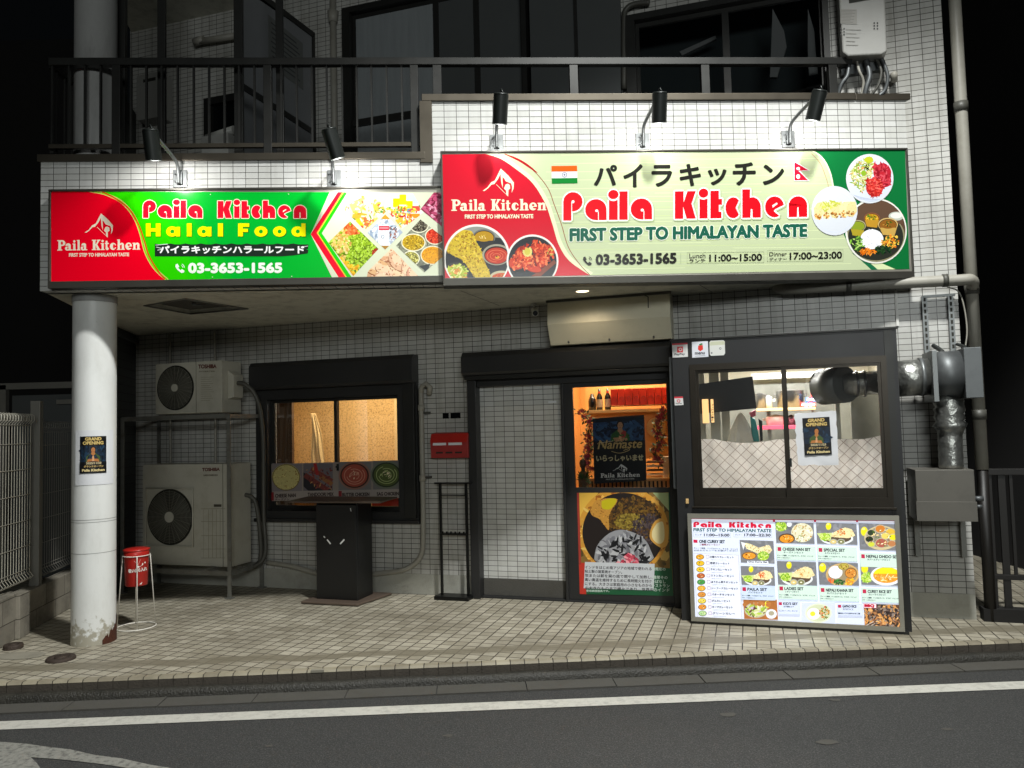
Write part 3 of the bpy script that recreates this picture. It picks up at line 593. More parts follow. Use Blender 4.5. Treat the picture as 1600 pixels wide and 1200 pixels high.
# ================================================================== THE BUILDING
bld = thing('restaurant_building', 'white-tiled restaurant building with a canopy and balcony over its forecourt', 'building', FW, (0, 0, 0))
WIN = (-2.76, -1.18, 0.80, 2.0); DOOR = (-0.40, 1.50, 0.0, 2.12); BOOTH = (1.62, 3.28, 0.1, 2.25)
b = MB(FW); b.wall((-4.62, 3.86), (0.2, 3.8), [WIN, DOOR, BOOTH], 0, .15); b.build('wall', 'aged_tile', bld)
b = MB(FW); b.wall((-4.62, 3.86), (0.0, 0.2), [DOOR], -.004, .15); b.build('wall_base', 'render_base', bld)
b = MB(FW); UW = [(-1.76, .28, 3.95, 6.1), (1.22, 2.98, 3.95, 5.45), (-3.55, -2.55, 3.9, 5.35)]
b.wall((-4.62, 3.86), (3.8, 7.2), UW, 0, .15); b.build('upper_wall', 'aged_tile', bld)
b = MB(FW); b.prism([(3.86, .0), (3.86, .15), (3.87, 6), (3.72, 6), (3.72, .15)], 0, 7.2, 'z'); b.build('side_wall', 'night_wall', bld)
# canopy: slab over the forecourt between street plane and rear wall
def wl(u, y=0): p = FW @ Vector((u, y, 0)); return (p.x, p.y)
def sl(u, y=0): p = FS @ Vector((u, y, 0)); return (p.x, p.y)
def soffit_poly(back=.1): return [sl(-3.70, .02), sl(3.60, .02), wl(3.45, back), wl(-4.60, back), (-4.33, 9.1)]
P4 = [sl(-3.70, .10), sl(3.40, .10), wl(3.2, .0), wl(-4.58, .0)]
HA = [(-3.251, 6.77), (-2.753, 6.471), (-2.435, 7.093), (-3.067, 7.308)]
b = MB(FG)                                    # soffit board with the square ceiling hatch left open in it
z = 2.80
o = [P4[0], P4[1], P4[2], P4[3]]; hh = [HA[0], HA[1], HA[2], HA[3]]
vs = [(p[0], p[1], z) for p in o]+[(p[0], p[1], z) for p in hh]
b._add(vs, [(0, 1, 5, 4), (1, 2, 6, 5), (2, 3, 7, 6), (3, 0, 4, 7)])
b._add([(p[0], p[1], z) for p in hh]+[(p[0], p[1], z+.07) for p in hh], [(i, (i+1) % 4, 4+(i+1) % 4, 4+i) for i in range(4)])
for a, c in (((-.413, 6.441), (-.23, 6.93)), ((1.531, 6.303), (1.798, 6.828))):
    pass
b.build('soffit', 'soffit_paint', bld, recalc=False)
b = MB(FG); ins = [((p[0]-(-2.876))*.985+(-2.876), (p[1]-6.91)*.985+6.91) for p in HA]
b.prism(ins, z+.035, z+.05, 'z'); hatch = b.build('ceiling_hatch', 'gutter_concrete', bld)
b = MB(FG)
for i in range(4):
    p_, q_ = Vector((*HA[i], z-.004)), Vector((*HA[(i+1) % 4], z-.004)); b.tube([p_, q_], .007 if i in (0, 2) else .0075, 6)
b.build('rim', 'stand_steel', hatch)
b = MB(FG); b.cyl((-2.86, 6.9, z+.012), (-2.86, 6.9, z+.034), .02); b.tube([(-2.86, 6.9, z+.02), (-2.8, 6.92, z+.01), (-2.78, 6.98, z+.028)], .006, 6); b.build('hatch_latch', 'steel_dull', hatch)
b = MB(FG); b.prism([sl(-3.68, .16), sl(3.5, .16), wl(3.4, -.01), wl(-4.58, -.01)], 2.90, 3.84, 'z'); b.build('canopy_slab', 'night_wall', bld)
b = MB(FG)
for a, c in (((-.413, 6.441), (-.10, 7.30)), ((1.531, 6.303), (1.86, 6.92))):
    b = MB(FG); d = Vector((c[0]-a[0], c[1]-a[1], 0)).normalized(); nn = Vector((-d.y, d.x, 0))*.003; a3, c3 = Vector((*a, z-.002)), Vector((*c, z-.002))
    b.quad(a3-nn, c3-nn, c3+nn, a3+nn); b.build('soffit_joint', 'night_wall', bld)
b = MB(FS); b.box(-3.70, -.66, 0, .15, 2.80, 3.83); b.box(-.66, 3.66, 0, .15, 2.80, 4.31); b.build('parapet', 'white_tile', bld)
b = MB(FS)
b.box(-3.72, -.66, -.02, .17, 3.83, 3.89); b.build('coping', 'bronze_aluminium', bld, .004)
b = MB(FS); b.box(-.68, 2.95, -.02, .17, 4.312, 4.37); b.box(2.955, 3.62, -.016, .17, 4.308, 4.365); b.build('coping', 'bronze_aluminium', bld, .004)
b = MB(FS); b.box(-.70, -.60, -.018, .172, 3.80, 4.312); b.build('corner_trim', 'bronze_aluminium', bld, .003)
# ribs on the outer left corner
# columns
colx, coly = (FS @ Vector((-3.412, .285, 0))).x, (FS @ Vector((-3.412, .285, 0))).y
column = thing('round_column', 'round pale grey steel column under the canopy with a rusted hole at its foot', 'column', FG, (colx, coly, 0))
CR = .162
b = MB(FG); b.lathe((colx, coly, 0), [(CR+.002, -.02), (CR+.002, .02), (CR, .1), (CR, 2.80)], 48); b.build('shaft', 'column_paint', column)
b = MB(FG); b.lathe((colx, coly, 0), [(CR+.006, 2.74), (CR+.006, 2.80)], 48); b.build('collar', 'old_paint', column)
b = MB(FG)                                    # rust-eaten foot: ragged shell just proud of the shaft
rnd = random.Random(5); n = 26; top = []; bot = []
for i in range(n+1):
    t = math.radians(-40+i*78/n); hgt = .03+.20*(i/n)**1.1+rnd.uniform(-.025, .02); top.append((t, max(.025, hgt))); bot.append((t, -.005))
vs = [(colx+(CR+.003)*math.cos(t), coly+(CR+.003)*math.sin(t), h) for t, h in top]+[(colx+(CR+.005)*math.cos(t), coly+(CR+.005)*math.sin(t), h) for t, h in bot]
b._add(vs, [(i, i+1, n+2+i, n+1+i) for i in range(n)], True); b.build('rust_patch', 'rust', column)
b = MB(FG); b.lathe((colx, coly, 0), [(CR, 3.84), (CR, 7.2)], 40); b.build('upper_shaft', 'old_paint', column)
b = MB(FG)
for zz in (.72, .965, .985): b.lathe((colx, coly, 0), [(CR+.0012, zz), (CR+.0012, zz+.004)], 48)
b.build('wrap_seam', 'old_paint', column)
# upper slab over the balcony at the left
b = MB(FG); b.prism([sl(-3.72, .0), sl(-1.9, 0), wl(-2.9, 0), wl(-4.6, 0)], 6.40, 6.6, 'z'); b.build('upper_slab', 'soffit_paint', bld)
# ---- windows and shutters of the ground floor
win = thing('dining_window', 'dark-framed sliding dining-room window glowing warm, food pictures along its lower part', 'window', FW, (-1.97, 0, .8))
b = MB(FW)
b.wall((-2.88, -.99), (.73, 2.12), [(-2.74, -1.20, .815, 1.99)], -.05, .10); b.box(-2.90, -.98, -.075, 0, .70, .735); b.build('frame', 'dark_frame', win, .004)
b = MB(FW); b.prism([(0, 2.10), (-.13, 2.10), (-.155, 2.13), (-.155, 2.34), (-.12, 2.385), (0, 2.385)], -2.89, -.985, 'x'); b.build('shutter_box', 'dark_frame', win, .003)
b = MB(FW); b.box(-1.12, -1.0, -.10, -.05, .76, 2.10); b.build('shutter_rail', 'black_aluminium', win, .003)
for x0, x1, yy in ((-2.74, -1.93, .03), (-1.96, -1.20, .0)):
    b = MB(FW); b.wall((x0, x1), (.815, 1.99), [(x0+.035, x1-.035, .865, 1.955)], yy, yy+.028); sash = b.build('sash', 'black_aluminium', win, .002)
    b = MB(FW); b.box(x0+.03, x1-.03, yy+.012, yy+.016, .86, 1.96); b.build('pane', 'clear_glass', sash)
b = MB(FW); b.box(-1.925, -1.905, -.02, .0, 1.23, 1.30); b.box(-1.93, -1.90, -.03, -.018, 1.26, 1.28); b.build('latch', 'lamp_black', win)
# pictures stuck to the glass
ps = thing('window_menu_strip', 'long strip of four dish pictures stuck along the bottom of the dining window', 'poster', FW, (-1.97, -.004, 1.12))
A = Art(flatmap(FW, .006), FW, 3)
A.poly([(424, 725), (624, 719), (626, 778), (425, 783)], '#8e827a')
A.rect(425, 724, 472, 768, '#7a7274'); A.rect(474, 724, 520, 768, '#6a6468'); A.rect(529, 722, 580, 766, '#74706f'); A.rect(583, 720, 624, 765, '#6d6b6a')
naan(A, ellp(447, 745, 22, 20, 22), '#b9ae72', 80); A.ring(447, 746, 21, 20, 1.2, '#6b5a24')
A.poly([(474, 738), (520, 766), (482, 767), (474, 760)], '#26242a')
for (x0, y0, x1, y1, wd, c) in [(476, 742, 512, 766, 8, '#6e3430'), (486, 732, 519, 752, 7, '#7a3c34'), (500, 744, 519, 757, 7, '#8f6038'), (492, 724, 496, 742, 5, '#9c2a2a')]: A.line([(x0, y0), (x1, y1)], wd, c)
A.scatter([(476, 732), (519, 730), (519, 765), (490, 765)], 60, (.7, 2), ['#8c4238', '#5c2626', '#b48a50', '#74302c'], 1.5)
for cx, cy, c, sw in ((554, 743, '#a04a3a', '#c98f78'), (604, 742, '#4c5a2c', '#a9b47a')):
    A.disc(cx, cy, 25, 22, '#8f6a5c' if cx < 580 else '#6a7060'); A.disc(cx, cy, 22.5, 19.5, '#3c221c' if cx < 580 else '#2a3022'); A.disc(cx, cy, 20, 17.5, c)
    for r in (16, 12, 7): A.ring(cx, cy, r, r*.85, 1.0, sw, 20*r, 20*r+290, 20)
    A.scatter(('e', cx, cy, 9, 7), 24, (.6, 1.6), [sw, '#e0d0b0', c], 1.5)
A.poly([(425, 768), (626, 764), (626, 778), (425, 782)], '#958c86')
A.rect(424, 769, 428, 782, '#7c2026'); A.rect(529, 767, 534, 777, '#7c2026')
A.text('CHEESE NAN', 430, 462, 777.5, 776.5, 5.4, '#2c1c1c', .28); A.text('TANDOORI MIX', 481, 521, 775.5, 774.8, 5.4, '#2c1c1c', .28)
A.text('BUTTER CHICKEN', 535, 577, 775.5, 774.8, 5.2, '#2c1c1c', .28); A.text('SAG CHICKEN', 589, 623, 774.5, 773.8, 5.2, '#2c1c1c', .28)
A.text('チーズナン', 430, 452, 782, 781.5, 3.2, '#3c2c2c', .12)
A.build('printed_face', 'flat_print', ps)
# ---- the entrance
ent = thing('entrance', 'entrance of the restaurant with a fixed tiled bay beside a dark-framed glazed door', 'entrance', FW, (.55, 0, 0))
b = MB(FW)
b.box(-.435, -.345, -.09, .10, 0, 2.13); b.box(-.345, 1.52, -.05, .10, 2.035, 2.14); b.box(.49, .515, -.05, .1, 0, 2.035); b.box(1.49, 1.56, -.09, .1, 0, 2.13); b.box(-.345, 1.49, -.04, .1, -.004, .018)
b.build('frame', 'dark_frame', ent, .004)
b = MB(FW); prof = [(0, 2.14), (-.14, 2.14), (-.165, 2.17), (-.165, 2.32), (-.13, 2.37), (0, 2.37)]
b.prism(prof, -.465, 1.545, 'x'); b.build('shutter_box', 'dark_frame', ent, .012)
b = MB(FW); b.box(-.44, 1.53, -.145, -.12, 2.10, 2.138); b.build('shutter_slat', 'black_aluminium', ent, .003)
b = MB(FW); b.box(-.345, .49, .03, .07, .18, 2.035); b.build('tiled_bay', 'white_tile', ent)
b = MB(FW); b.box(-.345, .49, .02, .065, .018, .178); b.build('kick_panel', 'gutter_concrete', ent, .002)
b = MB(FW); b.box(.35, .43, .0285, .0298, 1.855, 1.875); b.build('bay_sticker', 'paper_white', ent)
door = thing('sliding_door', 'dark-framed glazed sliding door showing a warm interior, large food poster on its lower half', 'door', FW, (1.0, 0, .02))
b = MB(FW); b.wall((.515, 1.49), (.02, 2.035), [(.60, 1.472, 1.055, 1.992)], -.02, .02); b.build('frame', 'dark_frame', door, .003)
b = MB(FW); b.box(.59, 1.48, -.004, .0, 1.045, 2.0); b.build('pane', 'clear_glass', door)
b = MB(FW); b.box(.535, .555, -.035, -.02, 1.0, 1.25); b.build('handle', 'black_aluminium', door, .003)
tp = thing('oven_poster', 'poster of a round tandoor oven seen from above on the lower half of the door', 'poster', FW, (1.03, -.02, .07))
A = Art(flatmap(FW, .023), FW, 5)
A.poly([(901.5, 770), (1045.5, 769.5), (1052, 931), (906, 928)], '#c8a050')
cl = [(901.5, 770), (1045.5, 769.5), (1050, 889), (904.5, 884)]; A.clip = cl
A.rect(900, 768, 1055, 890, '#8a6a34'); A.scatter([(902, 770), (1048, 770), (1050, 888), (904, 886)], 160, (3, 9), ['#a8854a', '#6e5426', '#c8a458', '#8c6a30', '#5c4a26'], 1.2)
A.poly([(902, 770), (935, 770), (915, 800), (902, 830)], '#e8b84a'); A.poly([(1020, 770), (1046, 770), (1047, 800)], '#b0c088')
A.disc(974, 830, 71, 70, '#d89a3a', 48); A.scatter(('e', 974, 830, 70, 69), 260, (1.5, 4), ['#e8b050', '#c07a28', '#f0c868', '#a86420', '#d8a048'], 1.4)
A.disc(974, 832, 64, 62, '#221a18', 48)
A.scatter(('e', 990, 810, 42, 34), 700, (1, 3), ['#5c4018', '#6e4a1c', '#4a3418', '#7a5a20', '#3a2a18'], 1.3)
A.scatter(('e', 985, 815, 24, 12), 260, (1, 2.4), ['#8a7428', '#9a8430', '#6e5a20', '#a48c3c'], 1.3)
A.scatter(('e', 1012, 828, 26, 26), 300, (1, 2.6), ['#4a3c40', '#3a3038', '#5a4c4c', '#2c2428'], 1.3)
naan(A, curve([(922, 799), (930, 783), (945, 779), (962, 779), (964, 784), (956, 796), (951, 808), (952, 822), (950, 828), (938, 812), (926, 806), (922, 799)], 4), '#c8903c', 60)
A.poly(curve([(940, 783), (952, 779), (963, 780), (960, 789), (952, 796), (941, 794), (940, 783)], 4), '#c8b818')
A.poly(curve([(1030, 810), (1038, 812), (1044, 830), (1043, 850), (1035, 856), (1026, 852), (1016, 842), (1016, 830), (1022, 816), (1030, 810)], 4), '#d8a048'); A.poly(curve([(1026, 818), (1036, 816), (1038, 842), (1030, 850), (1020, 842), (1019, 830), (1026, 818)], 4), '#e8d8a0')
cl2 = ellp(974, 832, 63, 61, 40); A.clip = clip_poly(cl2, cl)
A.poly(curve([(928, 880), (932, 855), (948, 836), (966, 828), (984, 830), (1004, 840), (1016, 858), (1018, 890), (928, 890)], 4), '#9c9ca0')
A.scatter([(932, 886), (936, 856), (952, 838), (975, 831), (1002, 842), (1014, 862), (1014, 888)], 130, (2, 5), ['#b0b0b4', '#8a8a90', '#c4c4c6', '#74747a'], 1.5)
A.scatter([(932, 886), (936, 856), (952, 838), (975, 831), (1002, 842), (1014, 862), (1014, 888)], 60, (1.8, 4.5), ['#16161a', '#26262a', '#0e0e12'], 1.8, jit=.35)
A.scatter([(965, 878), (985, 866), (998, 876), (990, 888), (966, 886)], 40, (1.5, 4), ['#e0586a', '#f08090', '#c03a50', '#f0a0a8'], 1.3)
A.clip = None
A.poly([(904.5, 879), (915, 879.5), (917, 928.5), (906, 928)], '#c8382a'); A.poly([(901.5, 770), (905, 770), (908, 882), (904.5, 882)], '#a83c30')
A.poly([(914, 881), (1050, 888), (1052, 931), (916, 928.3)], '#1c5a38'); A.poly([(1044.5, 769.5), (1046, 769.5), (1050, 889), (1047, 889)], '#1c5a38')
A.poly([(914, 878), (1023, 881), (1021.5, 922.5), (912, 919)], '#d3d6da')
TXT = ['インドをはじめ南アジアの地域で使われる円筒形の', '粘土製の窯蒸焼オーブン。', '炭または薪を窯の底で燃やして加熱し、通常その', '高い高温を維持するために長時間火を付けっぱなし', 'にする。大きさは家庭用の小さなものからレストラン', 'の大きなものまで様々であり、世界中のインド']
WDT = [1040, 972, 1043, 1040, 1046, 1046]
for i, (t, x1) in enumerate(zip(TXT, WDT)):
    y = 888.5+i*6.5; k = (1021.5-914)/(x1-914); n = len(t); c = max(2, min(n, int(n*min(1, k))))
    xs_ = 914+(x1-914)*c/n; dy = .027*(xs_-914)
    A.text(t[:c], 914, xs_, y, y+dy, 5.0, '#2a2a30', .12, ring=4)
    if c < n: A.text(t[c:], xs_+.5, x1, y+dy, y+.027*(x1-914), 5.0, '#c8d8cc', .12, ring=4)
A.text('使用調理器具です。', 916, 952, 924.8, 925.2, 3.6, '#b8ccc0', .15, ring=4)
A.build('printed_face', 'flat_print', tp)
np_ = thing('welcome_poster', 'black and blue Namaste welcome poster with a greeting woman, hung inside the door glass', 'poster', FW, (.97, .01, 1.1))
A = Art(flatmap(FW, -.008), FW, 7)
A.poly([(926, 654), (1006.5, 648), (1010.5, 751), (928.5, 756)], '#0c0e12')
A.clip = [(926, 654), (1006.5, 648), (1008, 705), (927.5, 705)]
A.poly([(926, 654), (1007, 648), (1008, 690), (927, 692)], '#16263c'); A.scatter([(928, 660), (1006, 655), (1007, 688), (928, 690)], 150, (2, 6), ['#1c3454', '#22426a', '#14243a', '#2c5078', '#101c30', '#34587c'], 1.8)
A.poly([(926, 654), (1006.5, 648), (1006.5, 655), (926, 661)], '#0f1622')
praying_woman(A, 969, 657, 33, '#2f5a28', '#a83a34', '#b98a64')
A.scatter([(953, 682), (960, 676), (978, 676), (985, 683), (984, 690), (954, 690)], 16, (.8, 1.8), ['#3a6a2c', '#2a4a22', '#587a38'], 1.2)
A.clip = None
A.poly([(927, 690), (1008, 688), (1008, 697), (927, 698)], '#0c0e12')
for w_, cc, o_ in (('Namaste', '#1a1208', .8), ('Namaste', '#c8a868', .15)): A.text(w_, 934, 1002, 701.5+o_*.5, 699.5+o_*.5, 13.5, cc, .65 if o_ > .5 else .3, lean=.22)
A.line(curve([(933, 694), (938, 691), (944, 694), (941, 699)], 5), .8, '#c8a868'); A.line(curve([(955, 705), (968, 708), (982, 704), (983, 701), (974, 704)], 5), .8, '#d8bc80'); A.line(curve([(960, 691), (968, 689), (974, 692), (968, 694)], 5), .7, '#d8bc80'); A.line(curve([(938, 692), (952, 690), (958, 689)], 4), .6, '#e8dcc0')
A.text('いらっしゃいませ', 932, 1005, 721, 719.5, 9.2, '#cdbf94', .38)
mountain(A, 957, 980, 725, 738.5, '#e6e6e2', .8)
A.word('Paila Kitchen', 938.5, 1000, 746.5, 744.8, 6.8, '#e8e6e0', None, 0, SERIF, '#0c0e12'); A.text('FIRST STEP TO HIMALAYAN TASTE', 947, 991, 750, 749, 1.7, '#d0cec8', .1, ring=4)
A.build('printed_face', 'flat_print', np_)
# ---- red letter box, house-number plates
def mailbox():
    t = thing('letter_box', 'red metal letter box fixed to the tiled wall beside the entrance', 'letter box', FW, (-.63, 0, 1.35))
    b = MB(FW); b.prism([(0, 1.35), (-.11, 1.35), (-.125, 1.52), (-.095, 1.585), (0, 1.60)], -.82, -.425, 'x'); b.build('body', 'red_dull', t, .006)
    b = MB(FW); b.prism([(-.128, 1.50), (-.1335, 1.50), (-.102, 1.59), (-.097, 1.588)], -.815, -.43, 'x'); b.build('lid', 'red_paint', t, .002)
    for x in (-.79, -.625):
        b = MB(FW); b.box(x, x+.14, -.1275, -.123, 1.475, 1.505); b.build('paper_label', 'paper_white', t)
    b = MB(FW)
    for x in (-.76, -.66, -.56): b.box(x, x+.07, -.1205, -.116, 1.395, 1.41)
    b.build('slot', 'ac_dark', t)
mailbox()
t = thing('address_plate', 'small dark blue address plates above the red letter box', 'sign', FW, (-.65, 0, 1.75))
for x0, x1, bt in ((-.73, -.665, '2'), (-.645, -.54, '10-2')):
    b = MB(FW); b.box(x0, x1, -.008, 0, 1.735, 1.79); b.build('plate', 'night_glass_dark', t, .002)
# ---- condensate/rain pipe at the wall between window and letter box
t = thing('wall_drain_pipe', 'cream drain pipe running down the tiled wall and bending away behind the black lectern', 'pipe', FW, (-.94, 0, .3))
b = MB(FW); pth = curve([(-.94, -.05, 2.05), (-.94, -.05, 1.83), (-.94, -.05, 1.2), (-.945, -.05, .6), (-.98, -.05, .38), (-1.15, -.05, .25), (-1.45, -.05, .20), (-1.75, -.05, .16), (-2.1, -.05, .17), (-2.45, -.05, .24), (-2.75, -.05, .27)], 6)
b.tube(pth, .026, 10); b.build('pipe', 'pvc_pipe', t)
b = MB(FW); b.tube([(-.94, -.05, 2.0), (-.93, -.05, 2.06), (-.88, -.06, 2.09), (-.84, -.05, 2.05), (-.86, -.03, 1.98)], .028, 8); b.build('elbow', 'pvc_pipe', t)
for z_ in (1.82, 1.12): b = MB(FW); b.cyl((-.94, -.05, z_), (-.94, -.05, z_+.06), .034); b.build('joint', 'pvc_pipe', t)
for zz in (1.80, 1.16):
    b = MB(FW); b.box(-.97, -.86, -.06, 0, zz-.01, zz+.01); b.build('clamp', 'pvc_dark', t)
t = thing('wall_valve', 'small grey valve with a loose cable on the wall under the dining window', 'valve', FW, (-1.6, 0, .55))
b = MB(FW); b.lathe((-1.66, 0, .56), [(0.001, -.10), (.05, -.10), (.055, -.05), (.04, 0)], 16, 'y'); b.build('body', 'pvc_pipe', t)
b = MB(FW); b.tube(curve([(-1.64, -.09, .53), (-1.62, -.08, .45), (-1.59, -.06, .36), (-1.60, -.05, .28)], 5), .008, 6); b.build('cable', 'pvc_dark', t)
# ---- metal hood over the door, camera, downlight
t = thing('shutter_hood', 'cream sheet-metal hood hanging on the wall above the entrance', 'hood', FW, (1.0, 0, 2.38))
b = MB(FW); b.prism([(0, 2.79), (-.24, 2.79), (-.27, 2.57), (-.17, 2.385), (0, 2.385)], .44, 1.56, 'x'); b.build('cover', 'hood_cream', t, .006)
b = MB(FW); b.box(.43, 1.57, -.255, -.23, 2.775, 2.795); b.tube([(1.33, -.26, 2.78), (1.37, -.262, 2.76), (1.37, -.266, 2.66)], .005, 6); b.build('top_rail', 'pvc_dark', t)
for x in (.62, 1.0, 1.4): b = MB(FW); b.cyl((x, -.19, 2.40), (x, -.205, 2.41), .008); b.build('screw', 'steel_dull', t)
t = thing('security_camera', 'small white security camera under the canopy ceiling near the cream hood', 'camera', FW, (.28, -.12, 2.7))
b = MB(FW); b.cyl((.27, -.10, 2.80), (.27, -.10, 2.785), .03); b.tube([(.27, -.10, 2.79), (.27, -.10, 2.75), (.28, -.12, 2.73)], .009, 8); b.build('bracket', 'white_plastic', t)
b = MB(FW); b.cyl((.265, -.07, 2.75), (.31, -.20, 2.695), .030, .032); b.build('body', 'white_plastic', t)
b = MB(FW); b.cyl((.31, -.2001, 2.695), (.312, -.206, 2.693), .024); b.build('lens', 'night_glass_dark', t)
t = thing('downlight', 'round warm downlight glowing in the canopy ceiling above the entrance', 'ceiling light', FG, (.633, 6.625, 2.8))
b = MB(FG); b.lathe((.633, 6.625, 2.80), [(.055, .0), (.062, -.004), (.072, -.002), (.074, .0)], 28); b.build('rim', 'white_plastic', t)
b = MB(FG); b.cyl((.633, 6.625, 2.798), (.633, 6.625, 2.7995), .055); b.build('lens', 'downlight_glow', t)
light('downlight_light', 'SPOT', (.633, 6.625, 2.79), 9, (1, .8, .55), .05, to=(.633, 6.66, 0), spot=2.6, blend=.6)
# ================================================================== SIGNS
def sign_board(name, label, x0, x1, z0, z1, d, fw_top=.018, fw_bot=.055, side=.018):
    t = thing(name, label, 'sign', FS, ((x0+x1)/2, -d/2, z0))
    b = MB(FS); b.box(x0+side, x1-side, -(d-.006), 0, z0+fw_bot, z1-fw_top); b.build('panel', 'light_frame', t)
    b = MB(FS)
    b.box(x0, x1, -d-.006, -.001, z0, z0+fw_bot); b.box(x0, x1, -d-.006, -.001, z1-fw_top, z1); b.box(x0, x0+side, -d-.006, -.001, z0+fw_bot, z1-fw_top); b.box(x1-side, x1, -d-.006, -.001, z0+fw_bot, z1-fw_top)
    b.build('frame', 'sign_frame', t, .003); return t
def phone_icon(A, cx, cy, r, col):
    A.poly([(cx-r, cy-r*.8), (cx-r*.55, cy-r), (cx-r*.2, cy-r*.35), (cx-r*.45, cy-r*.05), (cx+r*.1, cy+r*.5), (cx+r*.4, cy+r*.2), (cx+r, cy+r*.6), (cx+r*.8, cy+r*1.0), (cx+r*.3, cy+r*1.1), (cx-r*.6, cy+r*.4), (cx-r*1.05, cy-r*.3)], col)
    A.ring(cx+.1*r, cy-.1*r, r*.5, r*.5, r*.14, col, 290, 360, 8); A.ring(cx+.1*r, cy-.1*r, r*.85, r*.85, r*.14, col, 290, 360, 8)
GR = '#00b02e'
DL = .08
ls = sign_board('left_shop_sign', 'long low red and green shop sign advertising halal food, left of the larger sign', -3.594, -.50, 2.803, 3.586, DL)
A = Art(flatmap(FS, DL-.004), FS, 11)
A.poly([(80, 299.5), (694, 300.5), (696, 435), (80, 440)], GR)
# brighter green area to the left of the panel (printed gradient)
for i, c in enumerate(['#2ad000', '#24cc06', '#1ec80e', '#18c216', '#10bc1e', '#08b626']):
    x = 255+i*14; A.poly([(130, 299.6), (x-50, 299.8), (x-10, 340), (x+20, 390), (x+40, 438.6), (150, 439.5)][:6], c) if i == 0 else A.poly([(x-64, 299.7), (x-50, 299.8), (x-10, 340), (x+20, 390), (x+40, 438.6), (x+26, 438.7), (x+6, 390), (x-24, 340)], c)
A.poly([(135, 299.6), (148, 299.7)]+curve([(155, 299.8), (178, 306), (200, 322), (214, 345), (222, 368), (230, 395), (244, 420), (262, 438.8)], 8)+[(200, 439.4), (120, 439.7)], '#7ed60a')
RED = curve([(140, 299.7), (165, 305), (190, 318), (208, 340), (218, 365), (226, 395), (240, 420), (260, 438.8)], 8)
A.line([(p[0]+3, p[1]-2) for p in RED], 1.2, '#d8c86a')
A.poly([(80, 299.5)]+RED+[(80, 440)], '#f00020'); A.line(RED, 1.0, '#e8d070')
A.line(curve([(160, 299.8), (180, 310), (202, 327), (217, 352), (226, 378), (233, 400), (248, 425), (258, 436)], 8), 2.4, '#c85a10')
mountain(A, 132, 176.5, 333.5, 371, '#f0e4cc')
A.word('Paila Kitchen', 89.5, 219, 391.5, 390, 16.2, '#f2e8d0', None, 0, SERIF, '#f00020')
A.text('FIRST STEP TO HIMALAYAN TASTE', 108, 201.5, 401, 400.2, 5.2, '#f2e8d0', .25)
A.word('Paila Kitchen', 223.5, 478.5, 340.5, 341, 27.5, '#e8102c', '#f4ead0', 1.1, FAT, '#f4ead0')
for ch, x0, x1 in (('H', 228, 251), ('a', 259.5, 281.5), ('l', 292, 299.5), ('a', 308.5, 330.5), ('l', 340.5, 348.5), ('F', 372, 389.5), ('o', 397.5, 418), ('o', 426.5, 447), ('d', 455.5, 477.5)):
    yb, hc, xh = 369.5, 20.5, 15.5
    def sh(o, col):
        x, X = x0+o, x1+o; y = yb+o
        if ch == 'H': A.rect(x, y-hc, x+7.5, y, col); A.rect(X-7.5, y-hc, X, y, col); A.rect(x+7, y-13, X-7, y-7.5, col)
        elif ch == 'l': A.rect(x, y-hc, X, y, col)
        elif ch == 'F': A.rect(x, y-hc, x+7.5, y, col); A.rect(x+7, y-hc, X, y-hc+5.5, col); A.rect(x+7, y-12, X-2, y-7, col)
        else:
            w_ = (X-x)/2-(1.5 if ch in 'ad' else 0); A.disc(x+w_, y-xh/2, w_, xh/2+.4, col)
            if ch == 'a': A.rect(X-6.5, y-xh+.5, X, y, col)
            if ch == 'd': A.rect(X-6.5, y-hc, X, y, col)
    sh(.9, '#2a5a10'); sh(0, '#f6f000')
    if ch in 'ado': A.disc((x0+x1)/2-(1.2 if ch in 'ad' else 0), yb-xh/2, 3.1, 3.0, '#12a428')
A.poly([(242, 381)]+[(242+i*8, 381+(0.9 if i % 3 else -.6)) for i in range(1, 29)]+[(482, 382), (481.5, 389), (478, 389.5), (482, 391), (481, 396), (460, 399), (440, 400.6), (242, 400.6)], '#1f2d24')
A.line([(243, 383), (262, 381.5)], .8, '#e8efe6'); A.line([(244, 386), (256, 389), (246, 391)], .9, '#dfe8de'); A.line([(470, 386), (481, 384.5)], .7, '#e8efe6')
A.text('パイラキッチンハラールフード', 250, 475, 396, 396, 11.5, '#f2f4f0', .55)
phone_icon(A, 281.5, 419, 7.0, '#eef6ea')
A.text('03-3653-1565', 295, 440, 426, 425.5, 14.2, '#f0f8ec', 1.2)
# cream area with chevrons and diamond photographs
CRM = '#d3d8bd'
A.poly([(515, 300.3), (694, 300.5), (696, 435), (520, 436.3), (485.5, 366)], CRM)
A.poly([(528, 300.3), (535, 300.3), (495, 364), (542, 436.2), (531, 436.2), (485.5, 366)], '#e8102c')
A.poly([(535, 300.3), (537.5, 300.3), (497, 364.5), (544, 436.2), (542, 436.2), (495, 364)], '#e8c040')
A.poly([(537.5, 300.3), (543, 300.3), (503, 364.5), (551.5, 436.2), (544, 436.2), (497, 364.5)], '#22c410')
def dia(cx, cy, rx, ry): return [(cx, cy-ry), (cx+rx, cy), (cx, cy+ry), (cx-rx, cy)]
FR = [(500, 300.6), (694, 300.8), (696, 434.8), (500, 436)]
def photo(poly_, base, fn):
    A.clip = None; P = clip_poly(poly_, FR); A.poly(P, base); A.clip = P; fn(P); A.clip = None
